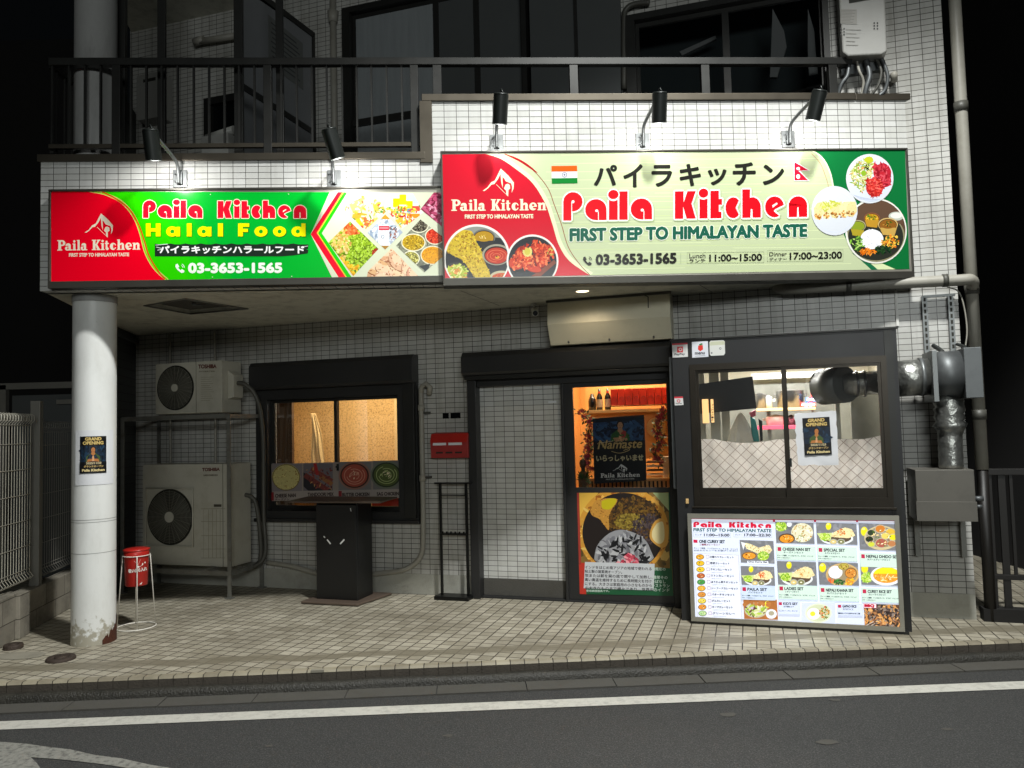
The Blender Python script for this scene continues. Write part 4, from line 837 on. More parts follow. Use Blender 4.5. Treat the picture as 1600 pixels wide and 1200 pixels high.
def pulses(P):
    A.scatter(P, 900, (1.3, 1.9), ['#8cae1e', '#a4c832', '#6e9014', '#b8d850'], 1.1, 7)
    A.scatter([(514, 372), (544, 345), (548, 380), (538, 412), (528, 398)], 130, (1.8, 2.6), ['#e0c06a', '#ecd48c', '#c89c48', '#d8b058'], 1.1, 8)
    A.scatter([(530, 352), (545, 343), (562, 366), (545, 366), (534, 358)], 50, (1.8, 2.6), ['#d8602c', '#e88048', '#b8481c'], 1.1, 8)
    A.scatter([(530, 402), (548, 412), (562, 414), (552, 432), (540, 420)], 60, (1.6, 2.4), ['#e8b020', '#d89814', '#f0c840'], 1.1, 8)
    A.scatter([(580, 394), (592, 386), (592, 396), (584, 400)], 14, (1.4, 2), ['#b02820', '#901c18'], 1.2)
photo([(547, 346), (591.5, 389), (552, 431.5), (513, 379)], '#5a6e18', pulses)
def packs(P):
    for i, (x, y, w_, h_, c) in enumerate([(545, 318, 26, 18, '#e8d070'), (552, 330, 22, 12, '#d8a030'), (568, 312, 18, 16, '#efe4b8'), (582, 318, 18, 14, '#e8b84a'), (566, 338, 16, 12, '#e06a38'), (582, 340, 15, 14, '#ecd868'), (556, 342, 12, 12, '#f0c020'), (574, 352, 12, 10, '#30405e'), (596, 326, 12, 12, '#3f8e3a'), (590, 332, 12, 8, '#f2e8c8'), (592, 306, 12, 10, '#5f7a56')]):
        a = (i*37 % 50-25)/60; A.poly([(x+dx*math.cos(a)-dy*math.sin(a), y+dx*math.sin(a)+dy*math.cos(a)) for dx, dy in ((0, 0), (w_, 0), (w_, h_), (0, h_))], c)
    A.scatter(P, 90, (1.0, 2.6), ['#f0e8b8', '#d84838', '#e8c040', '#e8e0d0', '#789038', '#f8f0d0', '#c88a30'], 1.6)
photo([(572, 302), (597, 318), (603, 331), (570, 360), (536, 326)], '#e0d8b0', packs)
def packs2(P):
    A.poly([(606, 318), (655, 318), (660, 305), (600, 303)], '#c8d8e8')
    for x, y, w_, h_, c in [(614, 310, 10, 14, '#f0d800'), (624, 304, 11, 16, '#f4e010'), (635, 314, 10, 12, '#e8d000'), (618, 322, 20, 8, '#f0dc20'), (636, 326, 10, 6, '#4a9ab0'), (644, 322, 12, 8, '#d85040'), (600, 325, 14, 8, '#e0c840'), (608, 333, 12, 6, '#c83030'), (622, 332, 12, 8, '#c02828'), (636, 334, 20, 7, '#e89020'), (618, 340, 16, 10, '#e8b840'), (634, 342, 14, 9, '#d86a30')]: A.rect(x, y, x+w_, y+h_, c)
    A.scatter([(602, 322), (660, 322), (640, 350), (622, 356)], 130, (.9, 2.2), ['#e8c040', '#d84030', '#f0f0e0', '#5a9a40', '#e89040', '#f4e048'], 1.6)
photo([(600, 322), (610, 303), (645, 302), (662, 332), (628, 358)], '#dfe4d8', packs2)
def meat(P): A.scatter(P, 150, (2.2, 5.5), ['#a83a5c', '#c85a7c', '#8a2a48', '#d88aa4', '#e8b8c8', '#7a2038', '#b8486c'], 1.5)
photo([(657, 327), (678, 300.6), (693, 300.8), (694.5, 358), (688, 352)], '#8a3048', meat)
def bag(P):
    A.scatter(P, 120, (1.5, 4), ['#d8e0ec', '#b8c4d4', '#e8eef4', '#8fa0b4', '#c8d0dc'], 1.4)
    A.rect(591, 352, 608, 386, '#e6ebf2'); A.rect(592, 353, 608, 360, '#c83848'); A.rect(593, 355, 607, 357.5, '#e88890'); A.ring(598, 370, 2.2, 2.5, .9, '#5a6478'); A.scatter([(609, 352), (622, 358), (618, 378), (609, 378)], 50, (.8, 1.8), ['#8a5a50', '#c0c8d4', '#5a6470', '#a87060'], 1.4)
    A.poly([(594, 342), (602, 334), (610, 343)], '#c8942c'); A.poly([(590, 384), (612, 384), (601, 392)], '#a87c34')
photo([(602, 335), (629.5, 363), (602, 390), (574, 364)], '#a8b4c4', bag)
def spices(P):
    A.scatter(P, 160, (1.5, 3.5), ['#8a8c78', '#a4a690', '#6a6c5c'], 1.4)
    for cx, cy, rx, ry, c1, cs in [(655, 352, 15, 12, '#4a4438', ['#2c2a22', '#7a745e', '#a8a48c', '#1c1a16']), (680, 369, 16, 13.5, '#d02c10', ['#e84a20', '#b01c08', '#f06038', '#8c1404']), (646, 379, 19, 14, '#b89410', ['#d8b428', '#8c6e0c', '#e8cc48', '#6e5a10']), (676, 399, 19, 15, '#e09a08', ['#f0b020', '#c88004', '#e8a414', '#b87404']), (642, 404, 14, 12, '#8f8a34', ['#c8c060', '#5a5a24', '#e0d880', '#3a3a1c'])]:
        A.disc(cx, cy, rx, ry, '#e8e6c8', 32); A.disc(cx, cy, rx-1.6, ry-1.6, c1, 32); A.scatter(('e', cx, cy, rx-2.2, ry-2.2), 150, (.6, 1.3), cs, 1.5)
    A.poly([(655, 416), (672, 412), (668, 426)], '#2e3434')
photo([(657, 343), (694, 372), (695.5, 398), (663, 425.5), (619, 384)], '#77796a', spices)
def chicken(P):
    for c, s_ in (('#d8a880', 60), ('#e4bc94', 0)): pass
    for cx, cy, rx, ry, ro, c in [(608, 396, 16, 11, -.5, '#d8a47c'), (622, 408, 17, 12, .9, '#e0b490'), (590, 418, 18, 12, .1, '#dcae7c'), (606, 424, 20, 8, .35, '#e8c8a0'), (636, 420, 8, 20, .1, '#e2b898'), (648, 428, 12, 14, 0, '#d89c80'), (600, 433, 14, 8, 0, '#e8c0a0')]:
        A.disc(cx, cy+1, rx+1, ry+1, '#9a6040', rot=ro); A.disc(cx, cy, rx, ry, c, rot=ro); A.disc(cx-2, cy-2, rx*.6, ry*.5, '#eccdaa', rot=ro)
    A.line(curve([(604, 416), (618, 424), (630, 430)], 5), 4, '#ecd0a8'); A.scatter(P, 70, (.6, 1.5), ['#c8845c', '#f0d8b8', '#a86848'], 1.5); A.poly([(650, 434), (655, 430), (657, 436)], '#b83030')
photo([(612, 388), (657, 434.9), (573, 435.7), (575, 424)], '#d0a078', chicken)
for cx, cy in ((79+250, 304), (451, 303.5), (456, 432), (332, 433)): A.disc(cx, cy, .9, .9, '#b8e0b0', 8)
A.build('printed_face', 'sign_print', ls)
# ---- the large sign
DB = .14
bs = sign_board('main_shop_sign', 'large pale green shop sign with the restaurant name in big red letters over the entrance', -.532, 3.302, 2.763, 3.848, DB, .016, .060, .016)
A = Art(flatmap(FS, DB-.004), FS, 12)
BT = [(691, 241.3), (1414, 231.8), (1421, 420.3), (695, 434.6)]
PG = '#bcc7a0'
A.poly(BT, PG)
A.clip = BT
for i in range(60):                     # the printed wood-grain streaks of the pale ground
    y = 236+i*3.3; x = 780+(i*97 % 400); A.L -= .9; A.line([(x, y+3), (x+120+(i*53 % 160), y+1)], .8, '#d4dfae' if i % 2 else '#c3d199')
A.poly([(1261, 231)]+curve([(1261, 231), (1283, 246), (1296, 270), (1302, 300), (1306, 330), (1325, 380), (1350, 400), (1400, 424)], 8)+[(1425, 424), (1425, 228)], '#0f6a34')
A.line(curve([(1262, 231), (1284, 246), (1297, 270), (1303, 300)], 8), 2.4, '#e8ecc8'); A.line(curve([(1268, 240), (1282, 256), (1292, 282), (1295, 296)], 8), .7, '#b06a4a')
A.poly([(1330, 395), (1352, 404), (1372, 422), (1362, 422), (1340, 402)], '#1a6a44'); A.poly([(1352, 406), (1372, 409), (1400, 421), (1374, 422)], '#d4dfae')
MR = curve([(758, 240.3), (782, 248), (806, 264), (832, 286), (852, 318), (863, 350), (873, 382), (890, 408), (922, 430.3)], 8)
A.poly([(690, 241), (757, 240)]+[(p[0]+0, p[1]) for p in MR]+[(690, 436)], '#c4162a')
A.poly(MR+[(p[0]+5, p[1]-4) for p in reversed(MR)], '#dce4ba')
A.line(curve([(789, 240), (812, 252), (835, 268), (856, 294), (866, 320), (877, 350), (888, 386), (905, 412), (923, 431)], 8), 1.1, '#8a3a24')
A.poly(curve([(788, 240), (806, 246), (824, 256), (840, 270), (832, 266), (812, 253), (788, 241)], 5), '#a81a22')
mountain(A, 754, 803, 263.5, 307, '#dfe3c4')
A.word('Paila Kitchen', 705, 853.5, 329.5, 328.5, 17.8, '#dfe3c4', None, 0, SERIF, '#c4162a')
A.text('FIRST STEP TO HIMALAYAN TASTE', 726.5, 833, 341.5, 340.8, 6.0, '#dfe3c4', .3)
# dish circles on the red
A.disc(745, 403, 52, 52.5, '#e6e2dc', 56)
A.clip = clip_poly(ellp(745, 404.5, 49, 50.5, 48), BT)
A.rect(690, 350, 800, 440, '#23262a'); A.poly([(720, 354), (770, 354), (784, 372), (730, 366)], '#8a8e86')
curry(A, 756, 371, 18, 13, '#b88a1c', '#6a6c66', inner='#3a2c14'); A.poly([(739, 376), (773, 376), (768, 387), (746, 387)], '#2c2c2c'); A.disc(756, 370, 14, 7.5, '#b08818'); A.scatter(('e', 756, 370, 7, 3), 12, (.5, 1.2), ['#e8d890', '#d8b840'], 1.5)
naan(A, curve([(696, 382), (704, 368), (718, 360), (736, 361), (742, 372), (746, 382), (752, 392), (756, 406), (764, 424), (766, 436), (748, 437), (738, 428), (724, 408), (706, 398), (696, 390), (696, 382)], 4), '#c8ac2c', 200)
A.scatter([(700, 372), (735, 363), (752, 405), (725, 402)], 60, (.6, 1.6), ['#9a7414', '#8a5c10', '#e0c850'], 1.6)
A.ring(776, 398, 21, 15, 3, '#9a9684'); A.disc(776, 399, 19.5, 14, '#3a1c14'); A.disc(776, 399.5, 18, 12.5, '#b8321e')
for r in (15, 10, 6): A.ring(776, 400, r, r*.62, .8, '#d87048', r*30, r*30+300, 20)
A.disc(777, 402, 3.4, 2.4, '#d89830'); A.disc(776, 400.5, 1.4, 1.1, '#3a3a1a')
A.disc(713, 425, 20, 15, '#3c3a38'); salad(A, 713, 427, 17, 13, 110, ['#a8b83c', '#c8d064', '#88a028', '#e0dc8c', '#d8883c'])
A.disc(784, 432, 18, 9, '#b8b090'); A.disc(784, 433, 15, 6.5, '#c04a1c'); A.scatter(('e', 784, 432, 12, 5), 30, (.8, 1.8), ['#d86a2c', '#a83414', '#c8a03c'], 1.4)
A.clip = BT
A.disc(832, 408, 40.5, 41.5, '#e6e2dc', 52)
A.clip = clip_poly(ellp(832, 408.5, 37.8, 39, 44), BT)
A.rect(790, 360, 880, 440, '#25282c')
A.poly([(796, 418), (850, 412), (868, 392), (870, 396), (858, 414), (836, 424), (806, 426)], '#121416'); A.poly([(824, 436), (866, 406), (869, 411), (842, 434)], '#7a3c28')
for cx, cy, rx, ry, ro in [(806, 412, 11, 9, .2), (815, 398, 10, 13, .3), (822, 404, 7, 17, 0), (846, 402, 9, 16, .1), (846, 388, 15, 7, .1), (858, 392, 9, 9, 0), (836, 378, 4, 3, 0), (834, 420, 12, 5, .2)]:
    A.disc(cx, cy, rx+.8, ry+.8, '#7a1c10', rot=ro); A.disc(cx, cy, rx, ry, '#c43a1c', rot=ro)
A.scatter([(798, 405), (812, 388), (832, 376), (866, 385), (864, 402), (846, 420), (802, 420)], 230, (1, 2.8), ['#d84a24', '#a82814', '#e87040', '#8a1c10', '#f08a50', '#c83018'], 1.6)
A.ring(824, 393, 6, 7, 3, '#d8cc78', -60, 200, 14); A.disc(824, 393, 4.6, 5.6, '#c8bc4c')
A.scatter([(856, 390), (866, 384), (864, 398), (852, 402)], 16, (.9, 1.8), ['#c8b048', '#8a9a38', '#e0a850'], 1.3)
A.clip = BT
# flag with three bands and a wheel
A.poly([(861.5, 259.5), (901.5, 259), (901.8, 268), (861.8, 268.5)], '#e05a14'); A.poly([(861.8, 268.5), (901.8, 268), (902, 278), (862, 278.6)], '#e8e6ec'); A.poly([(862, 278.6), (902, 278), (902.3, 286.5), (862.3, 287.2)], '#0f7a2c')
A.ring(882, 273.3, 3.6, 3.9, .8, '#1c2a5a'); A.disc(882, 273.3, 1.0, 1.0, '#1c2a5a', 8)
for k in range(6): A.line([(882-3.4*math.cos(k*math.pi/6), 273.3-3.6*math.sin(k*math.pi/6)), (882+3.4*math.cos(k*math.pi/6), 273.3+3.6*math.sin(k*math.pi/6))], .25, '#1c2a5a')
# katakana line
KB = [('パ', 929, 963, 259, 289.5), ('イ', 975, 1003, 258, 292), ('ラ', 1019, 1049, 259, 291), ('キ', 1063, 1094, 257.5, 290), ('ッ', 1107, 1134, 265, 288.5), ('チ', 1146, 1179.5, 255, 289), ('ン', 1193, 1224, 258.5, 288)]
for ch, x0, x1, yt, yb in KB: A.text(ch, x0, x1, yb, yb-.3, yb-yt, '#23231f', 1.35)
# the double-pennant flag
A.poly([(1240, 251), (1265.5, 266.5), (1250, 267.5), (1265, 283), (1240.5, 283)], '#f0e8f0'); A.poly([(1241, 253), (1263, 266), (1247.5, 267), (1262.5, 282), (1241.3, 282)], '#cc1834')
A.disc(1247, 263.5, 2.9, 2.3, '#f4eef0', 12); A.disc(1247, 276, 3.0, 3.6, '#f4eef0', 12)
A.word('Paila Kitchen', 881.5, 1262.5, 346.5, 340.5, 44.5, '#b9c996', '#a9b98c', 2.6, FAT, '#a9b98c')
A.word('Paila Kitchen', 880, 1261, 345, 339, 44.5, '#e0101e', '#eef0ec', 2.2, FAT, '#eef0ec')
A.text('FIRST STEP TO HIMALAYAN TASTE', 891, 1260, 376.5, 369.5, 18.5, '#e8eede', 2.5); A.text('FIRST STEP TO HIMALAYAN TASTE', 891, 1260, 376.5, 369.5, 18.5, '#1c5a48', 1.45)
phone_icon(A, 918, 407.5, 6.8, '#23231f')
A.text('03-3653-1565', 931.5, 1056, 413.5, 411, 15.2, '#23231f', 1.1)
A.line([(1063.5, 396), (1063.5, 412)], .5, '#9aa888')
for x0, x1, y0, y1 in ((1073.5, 1193.5, 394.5, 411), (1199, 1317, 391, 408.5)): A.line([(x0, y0), (x1, y0-1.3), (x1, y1-1), (x0, y1), (x0, y0)], .45, '#a0aa88')
A.text('Lunch', 1077, 1102, 403.3, 402.8, 6.6, '#4a4a40', .12); A.text('ランチ', 1077, 1102, 410.8, 410.3, 6, '#4a4a40', .1); A.text('11:00~15:00', 1108.5, 1190, 408.5, 407, 10.3, '#23231f', .5)
A.text('Dinner', 1202, 1229, 400.4, 399.8, 6.2, '#4a4a40', .12); A.text('ディナー', 1202, 1229, 408, 407.3, 5.4, '#4a4a40', .1); A.text('17:00~23:00', 1234, 1315, 405.5, 403.5, 10.3, '#23231f', .5)
# dish circles on the green
A.disc(1368.5, 361, 48, 51, '#e2e2d8', 56)
A.clip = clip_poly(ellp(1369, 361, 45.5, 48.6, 48), BT)
A.rect(1320, 310, 1420, 412, '#5a4436'); A.scatter([(1322, 312), (1418, 312), (1418, 350), (1322, 350)], 60, (2, 5), ['#644c3c', '#50392c'], 2)
A.disc(1368, 372, 46, 40, '#8a8466', 40); A.disc(1368, 370, 43, 37, '#2c2f28', 40); A.poly([(1322, 310), (1420, 310), (1420, 350), (1322, 350)], '#5d4637')
A.disc(1400, 338, 12, 7, '#b8bcb0'); A.disc(1400, 337, 9, 4.5, '#dfe2d8')
curry(A, 1362, 341, 12.5, 8.5, '#c89420', '#8a5434'); A.scatter(('e', 1362, 341, 9, 6), 30, (.8, 1.8), ['#a88018', '#5a7a24', '#e0b840', '#3a5a1c'], 1.5); A.poly([(1351, 344), (1373, 344), (1370, 356), (1354, 354)], '#b88a2c')
curry(A, 1340, 353, 12.5, 9, '#8a9a2c', '#a8a078'); A.poly([(1329, 358), (1350, 360), (1346, 370), (1332, 368)], '#a8962c'); A.disc(1340, 353, 9, 6, '#86962a')
curry(A, 1387, 351, 15.5, 10.5, '#8c5a24', '#c8a868'); A.poly([(1374, 356), (1401, 356), (1397, 369), (1379, 367)], '#c09c50'); A.disc(1387, 350.5, 12, 7, '#8a5820'); A.scatter(('e', 1388, 351, 8, 5), 20, (.7, 1.5), ['#4a5a1c', '#2c3a14', '#c8923c'], 1.5)
rice(A, 1362, 374, 18, 15.5); A.scatter([(1378, 372), (1400, 366), (1405, 382), (1392, 390), (1376, 382)], 80, (1, 2.2), ['#e0902c', '#e8b840', '#3a5a24', '#d06a1c', '#f0c850'], 1.4)
A.scatter([(1366, 386), (1390, 382), (1392, 394), (1370, 397)], 60, (1, 2.4), ['#1c3a1c', '#2a4c28', '#12281a'], 1.5); A.scatter([(1342, 392), (1356, 388), (1368, 393), (1362, 398), (1344, 397)], 50, (1, 2.2), ['#e87a18', '#f09838', '#d0640c'], 1.8)
A.scatter([(1328, 376), (1342, 370), (1350, 385), (1340, 392), (1330, 386)], 40, (1.2, 3), ['#7ab03c', '#2c4c20', '#a8cc68', '#3c6428'], 2)
A.clip = BT
A.disc(1303.5, 329.5, 36, 38.5, '#cfd3da', 48); A.ring(1304, 332, 30, 31, 1.2, '#ccd2e0'); A.ring(1302, 318, 28, 20, 1.0, '#d2d8e4', 180, 360)
A.clip = ellp(1303.5, 329.5, 35, 37.5, 40)
for i, x in enumerate((1271, 1284, 1297, 1311, 1322)):
    naan(A, [(x, 326+i*-.6), (x+6, 317-i*.4), (x+18, 315), (x+17, 330), (x+10, 344-i*1.2), (x+2, 342-i)], ['#dccf96', '#e4daa4'][i % 2], 26)
    A.scatter(('e', x+6, 338-i, 6, 5), 14, (.8, 1.9), ['#b8742c', '#d89a4c', '#8a5420'], 1.4)
A.scatter([(1274, 322), (1300, 314), (1312, 318), (1290, 330)], 40, (1, 3), ['#c8cc5c', '#d8d884', '#b8bc48'], 1.8)
A.clip = BT
A.disc(1358.5, 279.5, 37, 38.5, '#cfd2d6', 48); A.clip = ellp(1358.5, 279.5, 35.2, 36.8, 40); A.rect(1315, 235, 1400, 325, '#ccd2e0')
for k in range(9): A.line([(1322+k*4, 300+k*2), (1346+k*5, 312)], .8, '#b4bccf')
A.scatter([(1328, 270), (1340, 252), (1360, 246), (1366, 262), (1354, 290), (1346, 300), (1332, 290)], 260, (1, 2.6), ['#b8bc6a', '#d4d498', '#8ca43c', '#e4e0b4', '#7a9430', '#c8884c'], 2.2)
A.disc(1357, 250, 7, 5, '#b4b82c'); A.disc(1349, 271, 4, 4.6, '#86a82c'); A.scatter(('e', 1357, 262, 6, 4), 10, (.8, 1.6), ['#22221c'], 1.4)
for cx, cy, rx, ry in ((1378, 270, 14, 14), (1382, 283, 10, 10), (1366, 293, 13.5, 15)): A.disc(cx, cy, rx, ry, '#b42430')
A.scatter([(1364, 258), (1380, 256), (1392, 268), (1391, 286), (1380, 294), (1368, 282)], 110, (1.2, 3.4), ['#c03440', '#8c1824', '#d0505c', '#a82030'], 1.9)
A.scatter([(1354, 280), (1372, 278), (1380, 294), (1372, 308), (1362, 308), (1354, 296)], 120, (1.2, 3), ['#d84038', '#b02420', '#e86458', '#9a1c1c'], 1.9)
A.clip = None
A.build('printed_face', 'sign_print', bs)
# ================================================================== SPOTLIGHTS ON ARMS
def spotlight(bx, by, hx, hy, kx, ky, label, power, d_base=.0, on_=True, aim=None):
    """bracket at photo (bx, by) on the parapet, head from its cap (hx, hy) to its mouth (kx, ky)"""
    u, z = S(bx, by, .01); hu, hz = S(hx, hy, .44); ku, kz = S(kx, ky, .38)
    t = thing('arm_spotlight', label, 'spotlight', FS, (u, 0, z), group='arm spotlights over the shop signs')
    b = MB(FS); b.box(u-.055, u+.055, -.012, 0, z-.07, z+.07); b.box(u-.022, u+.022, -.03, -.012, z-.05, z+.05); b.build('bracket', 'galvanised', t, .002)
    for q in (-.03, .03): b = MB(FS); b.cyl((u-.03, -.03, z+q), (u-.03, -.045, z+q), .006, n=8); b.build('bolt', 'steel_dull', t)
    b = MB(FS); P = [(u, -.035, z-.05), (u, -.04, z+.03), (u, -.07, z+.10), (u+(hu-u)*.25, -.14, z+.10+(hz-z-.10)*.35), (u+(hu-u)*.8, -.33, hz-.02), (hu+(u-hu)*.12, -.40, hz+.012)]
    b.tube(curve(P, 5), .0135, 10); b.build('arm', 'galvanised', t)
    b = MB(FS); H, K = Vector((hu, -.44, hz)), Vector((ku, -.38, kz)); dv = (K-H).normalized(); K = H+dv*.215
    b.cyl(H, K, .058, .058, 26, caps=False); b.cyl(K-dv*.02, H, .054, .054, 26); b.build('head', 'lamp_black', t)
    b = MB(FS); b.cyl(H-dv*.012, H+dv*.002, .052, .0585, 26); b.tube([H+Vector((.02, 0, 0)), H-dv*.03+Vector((.0, 0, .01)), H-dv*.02+(Vector(P[-1])-H)*.4], .008, 6); b.build('cap', 'lamp_black', t)
    b = MB(FS); b.cyl(K-dv*.016, K-dv*.018, .050, n=24); b.build('lens', 'bulb_glow' if on_ else 'night_glass_dark', t)
    if on_:
        wp = FS @ (K-dv*.004); aimw = FS @ Vector(aim if aim else (ku+.03, -.02, kz-.35))
        light('arm_spotlight_light', 'SPOT', wp, power, (1.0, .985, .95), .035, to=aimw, spot=2.7, blend=.35)
    return t
SP = 9.5
spotlight(281, 279, 235, 204, 240, 247, 'black arm spotlight over the red part of the left sign, leftmost of the row', SP*1.5)
spotlight(522, 279, 514, 203, 527, 245, 'black arm spotlight above the food diamonds of the left sign', SP*1.4)
spotlight(776, 223, 783, 148, 781, 188, 'black arm spotlight above the red left end of the large sign', SP*.65)
spotlight(1004, 221, 1031, 146, 1030, 184, 'black arm spotlight above the middle of the large sign', SP)
spotlight(1232, 217, 1281, 143, 1272, 179, 'black arm spotlight above the pennant flag of the large sign, rightmost of the row', SP)
# ================================================================== BALCONY
rl = thing('balcony_railing', 'dark metal railing running along the whole balcony above the shop signs', 'railing', FS, (0, .05, 3.9))
YR = .05
b = MB(FS); b.box(-3.66, 2.96, YR-.03, YR+.03, 4.635, 4.695); b.build('top_rail', 'black_aluminium', rl, .004)
b = MB(FS); b.box(-3.66, -.60, YR-.018, YR+.018, 3.955, 3.99); b.build('bottom_rail', 'bronze_aluminium', rl, .002)
for px in (183, 419, 648): u = S(px, 170, -YR)[0]; b = MB(FS); b.box(u-.032, u+.032, YR-.025, YR+.025, 3.89, 4.635); b.build('post', 'black_aluminium', rl, .002)
for px in (683, 896, 1101, 1300): u = S(px, 120, -YR)[0]; b = MB(FS); b.box(u-.035, u+.035, YR-.025, YR+.025, 4.37, 4.635); b.build('post', 'black_aluminium', rl, .002)
for px in (82, 108, 133, 157.5, 205, 229, 253, 278, 303, 327, 351, 374, 398, 440, 464, 488, 511, 535, 558, 581, 605, 628.5):
    u = S(px, 170, -YR)[0]; b = MB(FS); b.box(u-.007, u+.007, YR-.012, YR+.012, 3.99, 4.635); b.build('baluster', 'black_aluminium', rl)
lx = -3.66
for k in range(9):
    b = MB(FS); b.box(lx-.007, lx+.007, YR+.10+k*.12, YR+.114+k*.12, 3.95, 4.64); b.build('baluster', 'black_aluminium', rl)
b = MB(FS); b.box(lx-.025, lx+.025, YR+.03, YR+1.15, 4.635, 4.69); b.build('side_rail', 'black_aluminium', rl)
b = MB(FS); b.box(lx-.015, lx+.015, YR+.03, YR+1.15, 3.93, 3.96); b.build('side_rail', 'black_aluminium', rl)
# tall poles behind the railing and the partition board
def upost(name, label, px, y0, fr=FS, r=.03, zz=(3.86, 7.1), cat='pole', m_='black_aluminium'):
    u = S(px, 60, -y0)[0]; b = MB(fr); b.box(u-r, u+r, y0-r*.6, y0+r*.6, *zz); o = b.build(name, m_, None, .003, base=(u, y0, zz[0]), label=label, cat=cat); return o
upost('balcony_pole', 'dark square pole rising beside the old column at the left of the balcony', 189, .45, r=.045)
upost('balcony_pole', 'dark square pole on the balcony between the column and the dark doorway', 253, .3, r=.032)
upost('balcony_pole', 'dark square pole standing at the front edge of the white partition board', 373, .2, r=.036)
upost('balcony_pole', 'dark square pole in front of the middle of the white partition board', 437, .2, r=.03)
pt = thing('balcony_partition', 'white partition board with a notice and a dark sloping frame dividing the balcony', 'partition', FW, (-2.156, -.6, 3.86))
b = MB(FW); b.prism([(0, 3.9), (0, 5.9), (-.94, 5.80+.0), (-1.24, 5.8), (-1.24, 3.9)], -2.166, -2.146, 'x'); b.build('board', 'partition_board', pt)
b = MB(FW); X0, X1 = -2.18, -2.13
b.box(X0, X1, -.04, 0, 3.9, 5.93); b.box(X0, X1, -1.24, 0, 4.80, 4.86); b.box(X0, X1, -1.28, -1.24, 3.9, 5.84)
b.prism([(0, 5.88), (0, 5.94), (-1.24, 5.86), (-1.24, 5.80)], X0, X1, 'x'); b.build('frame', 'black_aluminium', pt)
b = MB(FW); b.box(-2.145, -2.142, -.82, -.22, 5.22, 5.72); b.build('notice', 'frosted_panel', pt)
b = MB(FW)
for k in range(9): b.box(-2.1415, -2.1408, -.78+.02*(k % 2), -.28-.03*(k % 3), 5.28+.047*k, 5.295+.047*k)
b.build('notice_text', 'screen_dark', pt)
t = thing('upper_water_heater', 'pale wall-mounted water heater beside the dark doorway at the left of the balcony', 'water heater', FW, (-3.9, 0, 4.3))
u0, z1 = W(213, 118, .2); u1, z0 = W(250, 182, .2); b = MB(FW); b.box(u0, u1, -.2, 0, z0, z1); b.build('body', 'heater_white', t, .01)
b = MB(FW); b.box(u0+.10, u1-.06, -.204, -.2, z1-.10, z1-.065); b.build('vent', 'ac_dark', t)
t = thing('wall_fixture', 'pale horizontal tube fixture on the tiles above the dark balcony doorway', 'fixture', FW, (-3.0, 0, 5.5))
a, c_ = W(305, 66, .08), W(368, 56, .08); b = MB(FW); b.cyl((a[0], -.08, a[1]), (c_[0], -.08, c_[1]), .035, n=14); b.cyl((a[0]-.01, -.08, a[1]), (a[0]+.12, -.08, a[1]+.01), .043, n=14); b.build('tube', 'pvc_pipe', t)
t = thing('box_on_balcony', 'white carton lying on the balcony floor in the dark doorway', 'carton', FW, (-2.7, -.4, 3.9))
a, c_ = W(325, 235, .5), W(366, 203, .5); b = MB(FW); b.box(a[0], c_[0], -.6, -.4, 3.86, c_[1]-.06); b.build('carton', 'white_plastic', t, .006)
b = MB(FW); b.cyl((a[0]-.02, -.5, c_[1]-.03), (c_[0], -.5, c_[1]), .03, .045, n=12); b.build('bottle', 'white_plastic', t)
t = thing('upper_drain_pipe', 'cream drain pipe on the tiles between the partition board and the balcony window', 'pipe', FW, (-2.0, -.05, 3.9))
u = W(522, 150, .05)[0]; b = MB(FW); b.cyl((u, -.05, 3.85), (u, -.05, 6.3), .034, n=14); b.build('pipe', 'pvc_pipe', t)
b = MB(FW); b.cyl((u, -.05, 5.98), (u, -.05, 6.10), .045, .06, n=14); b.build('joint', 'pvc_pipe', t)
# balcony door (dark) and windows
dd = thing('balcony_door', 'dark balcony doorway left of the white partition board', 'door', FW, (-3.0, 0, 3.9))
b = MB(FW); b.wall((-3.55, -2.55), (3.86, 5.42), [(-3.47, -2.63, 3.95, 5.34)], -.04, .1); b.build('frame', 'black_aluminium', dd)
b = MB(FW); b.box(-3.47, -2.63, .03, .05, 3.95, 5.34); b.build('pane', 'night_glass_dark', dd)
def upper_window(label, x0, x1, z0, z1, panes, midrail=None):
    t = thing('upper_window', label, 'window', FW, ((x0+x1)/2, 0, z0)); b = MB(FW); b.wall((x0, x1), (z0, z1), [(x0+.09, x1-.05, z0+.05, z1-.06)], -.08, .1); b.build('frame', 'black_aluminium', t, .004)
    for a, c_, m_ in panes:
        b = MB(FW); b.wall((a, c_), (z0+.05, z1-.06), [(a+.03, c_-.03, z0+.09, z1-.10)], .0, .03); s_ = b.build('sash', 'black_aluminium', t)
        b = MB(FW); b.box(a+.03, c_-.03, .012, .018, z0+.09, z1-.10); b.build('pane', m_, s_)
    if midrail: b = MB(FW); b.box(*midrail[:2], -.03, .0, *midrail[2:]); b.build('mid_rail', 'black_aluminium', t)
    return t
mat('frosted_glass', '#8b9092', 0.35, var=0.22, vscale=2.2, stretch=(9, 1, .5), bump=.5, bscale=60)
upper_window('tall balcony window whose left pane is frosted glass, the other panes screened dark', -1.76, .26, 3.95, 6.1, [(-1.67, -.72, 'frosted_glass'), (-.72, -.28, 'screen_dark'), (-.28, .21, 'screen_dark')], (-1.67, -.72, 4.83, 4.90))
t = thing('rain_shutter', 'dark rain shutter panels between the two balcony windows', 'shutter', FW, (.7, 0, 4.0))
for x0, x1 in ((.29, .74), (.76, 1.18)): b = MB(FW); b.box(x0, x1, -.05, -.005, 3.95, 6.3); b.build('panel', 'screen_dark', t, .004)
b = MB(FW); b.box(.735, .765, -.07, -.005, 3.95, 6.3); b.build('joint', 'black_aluminium', t)
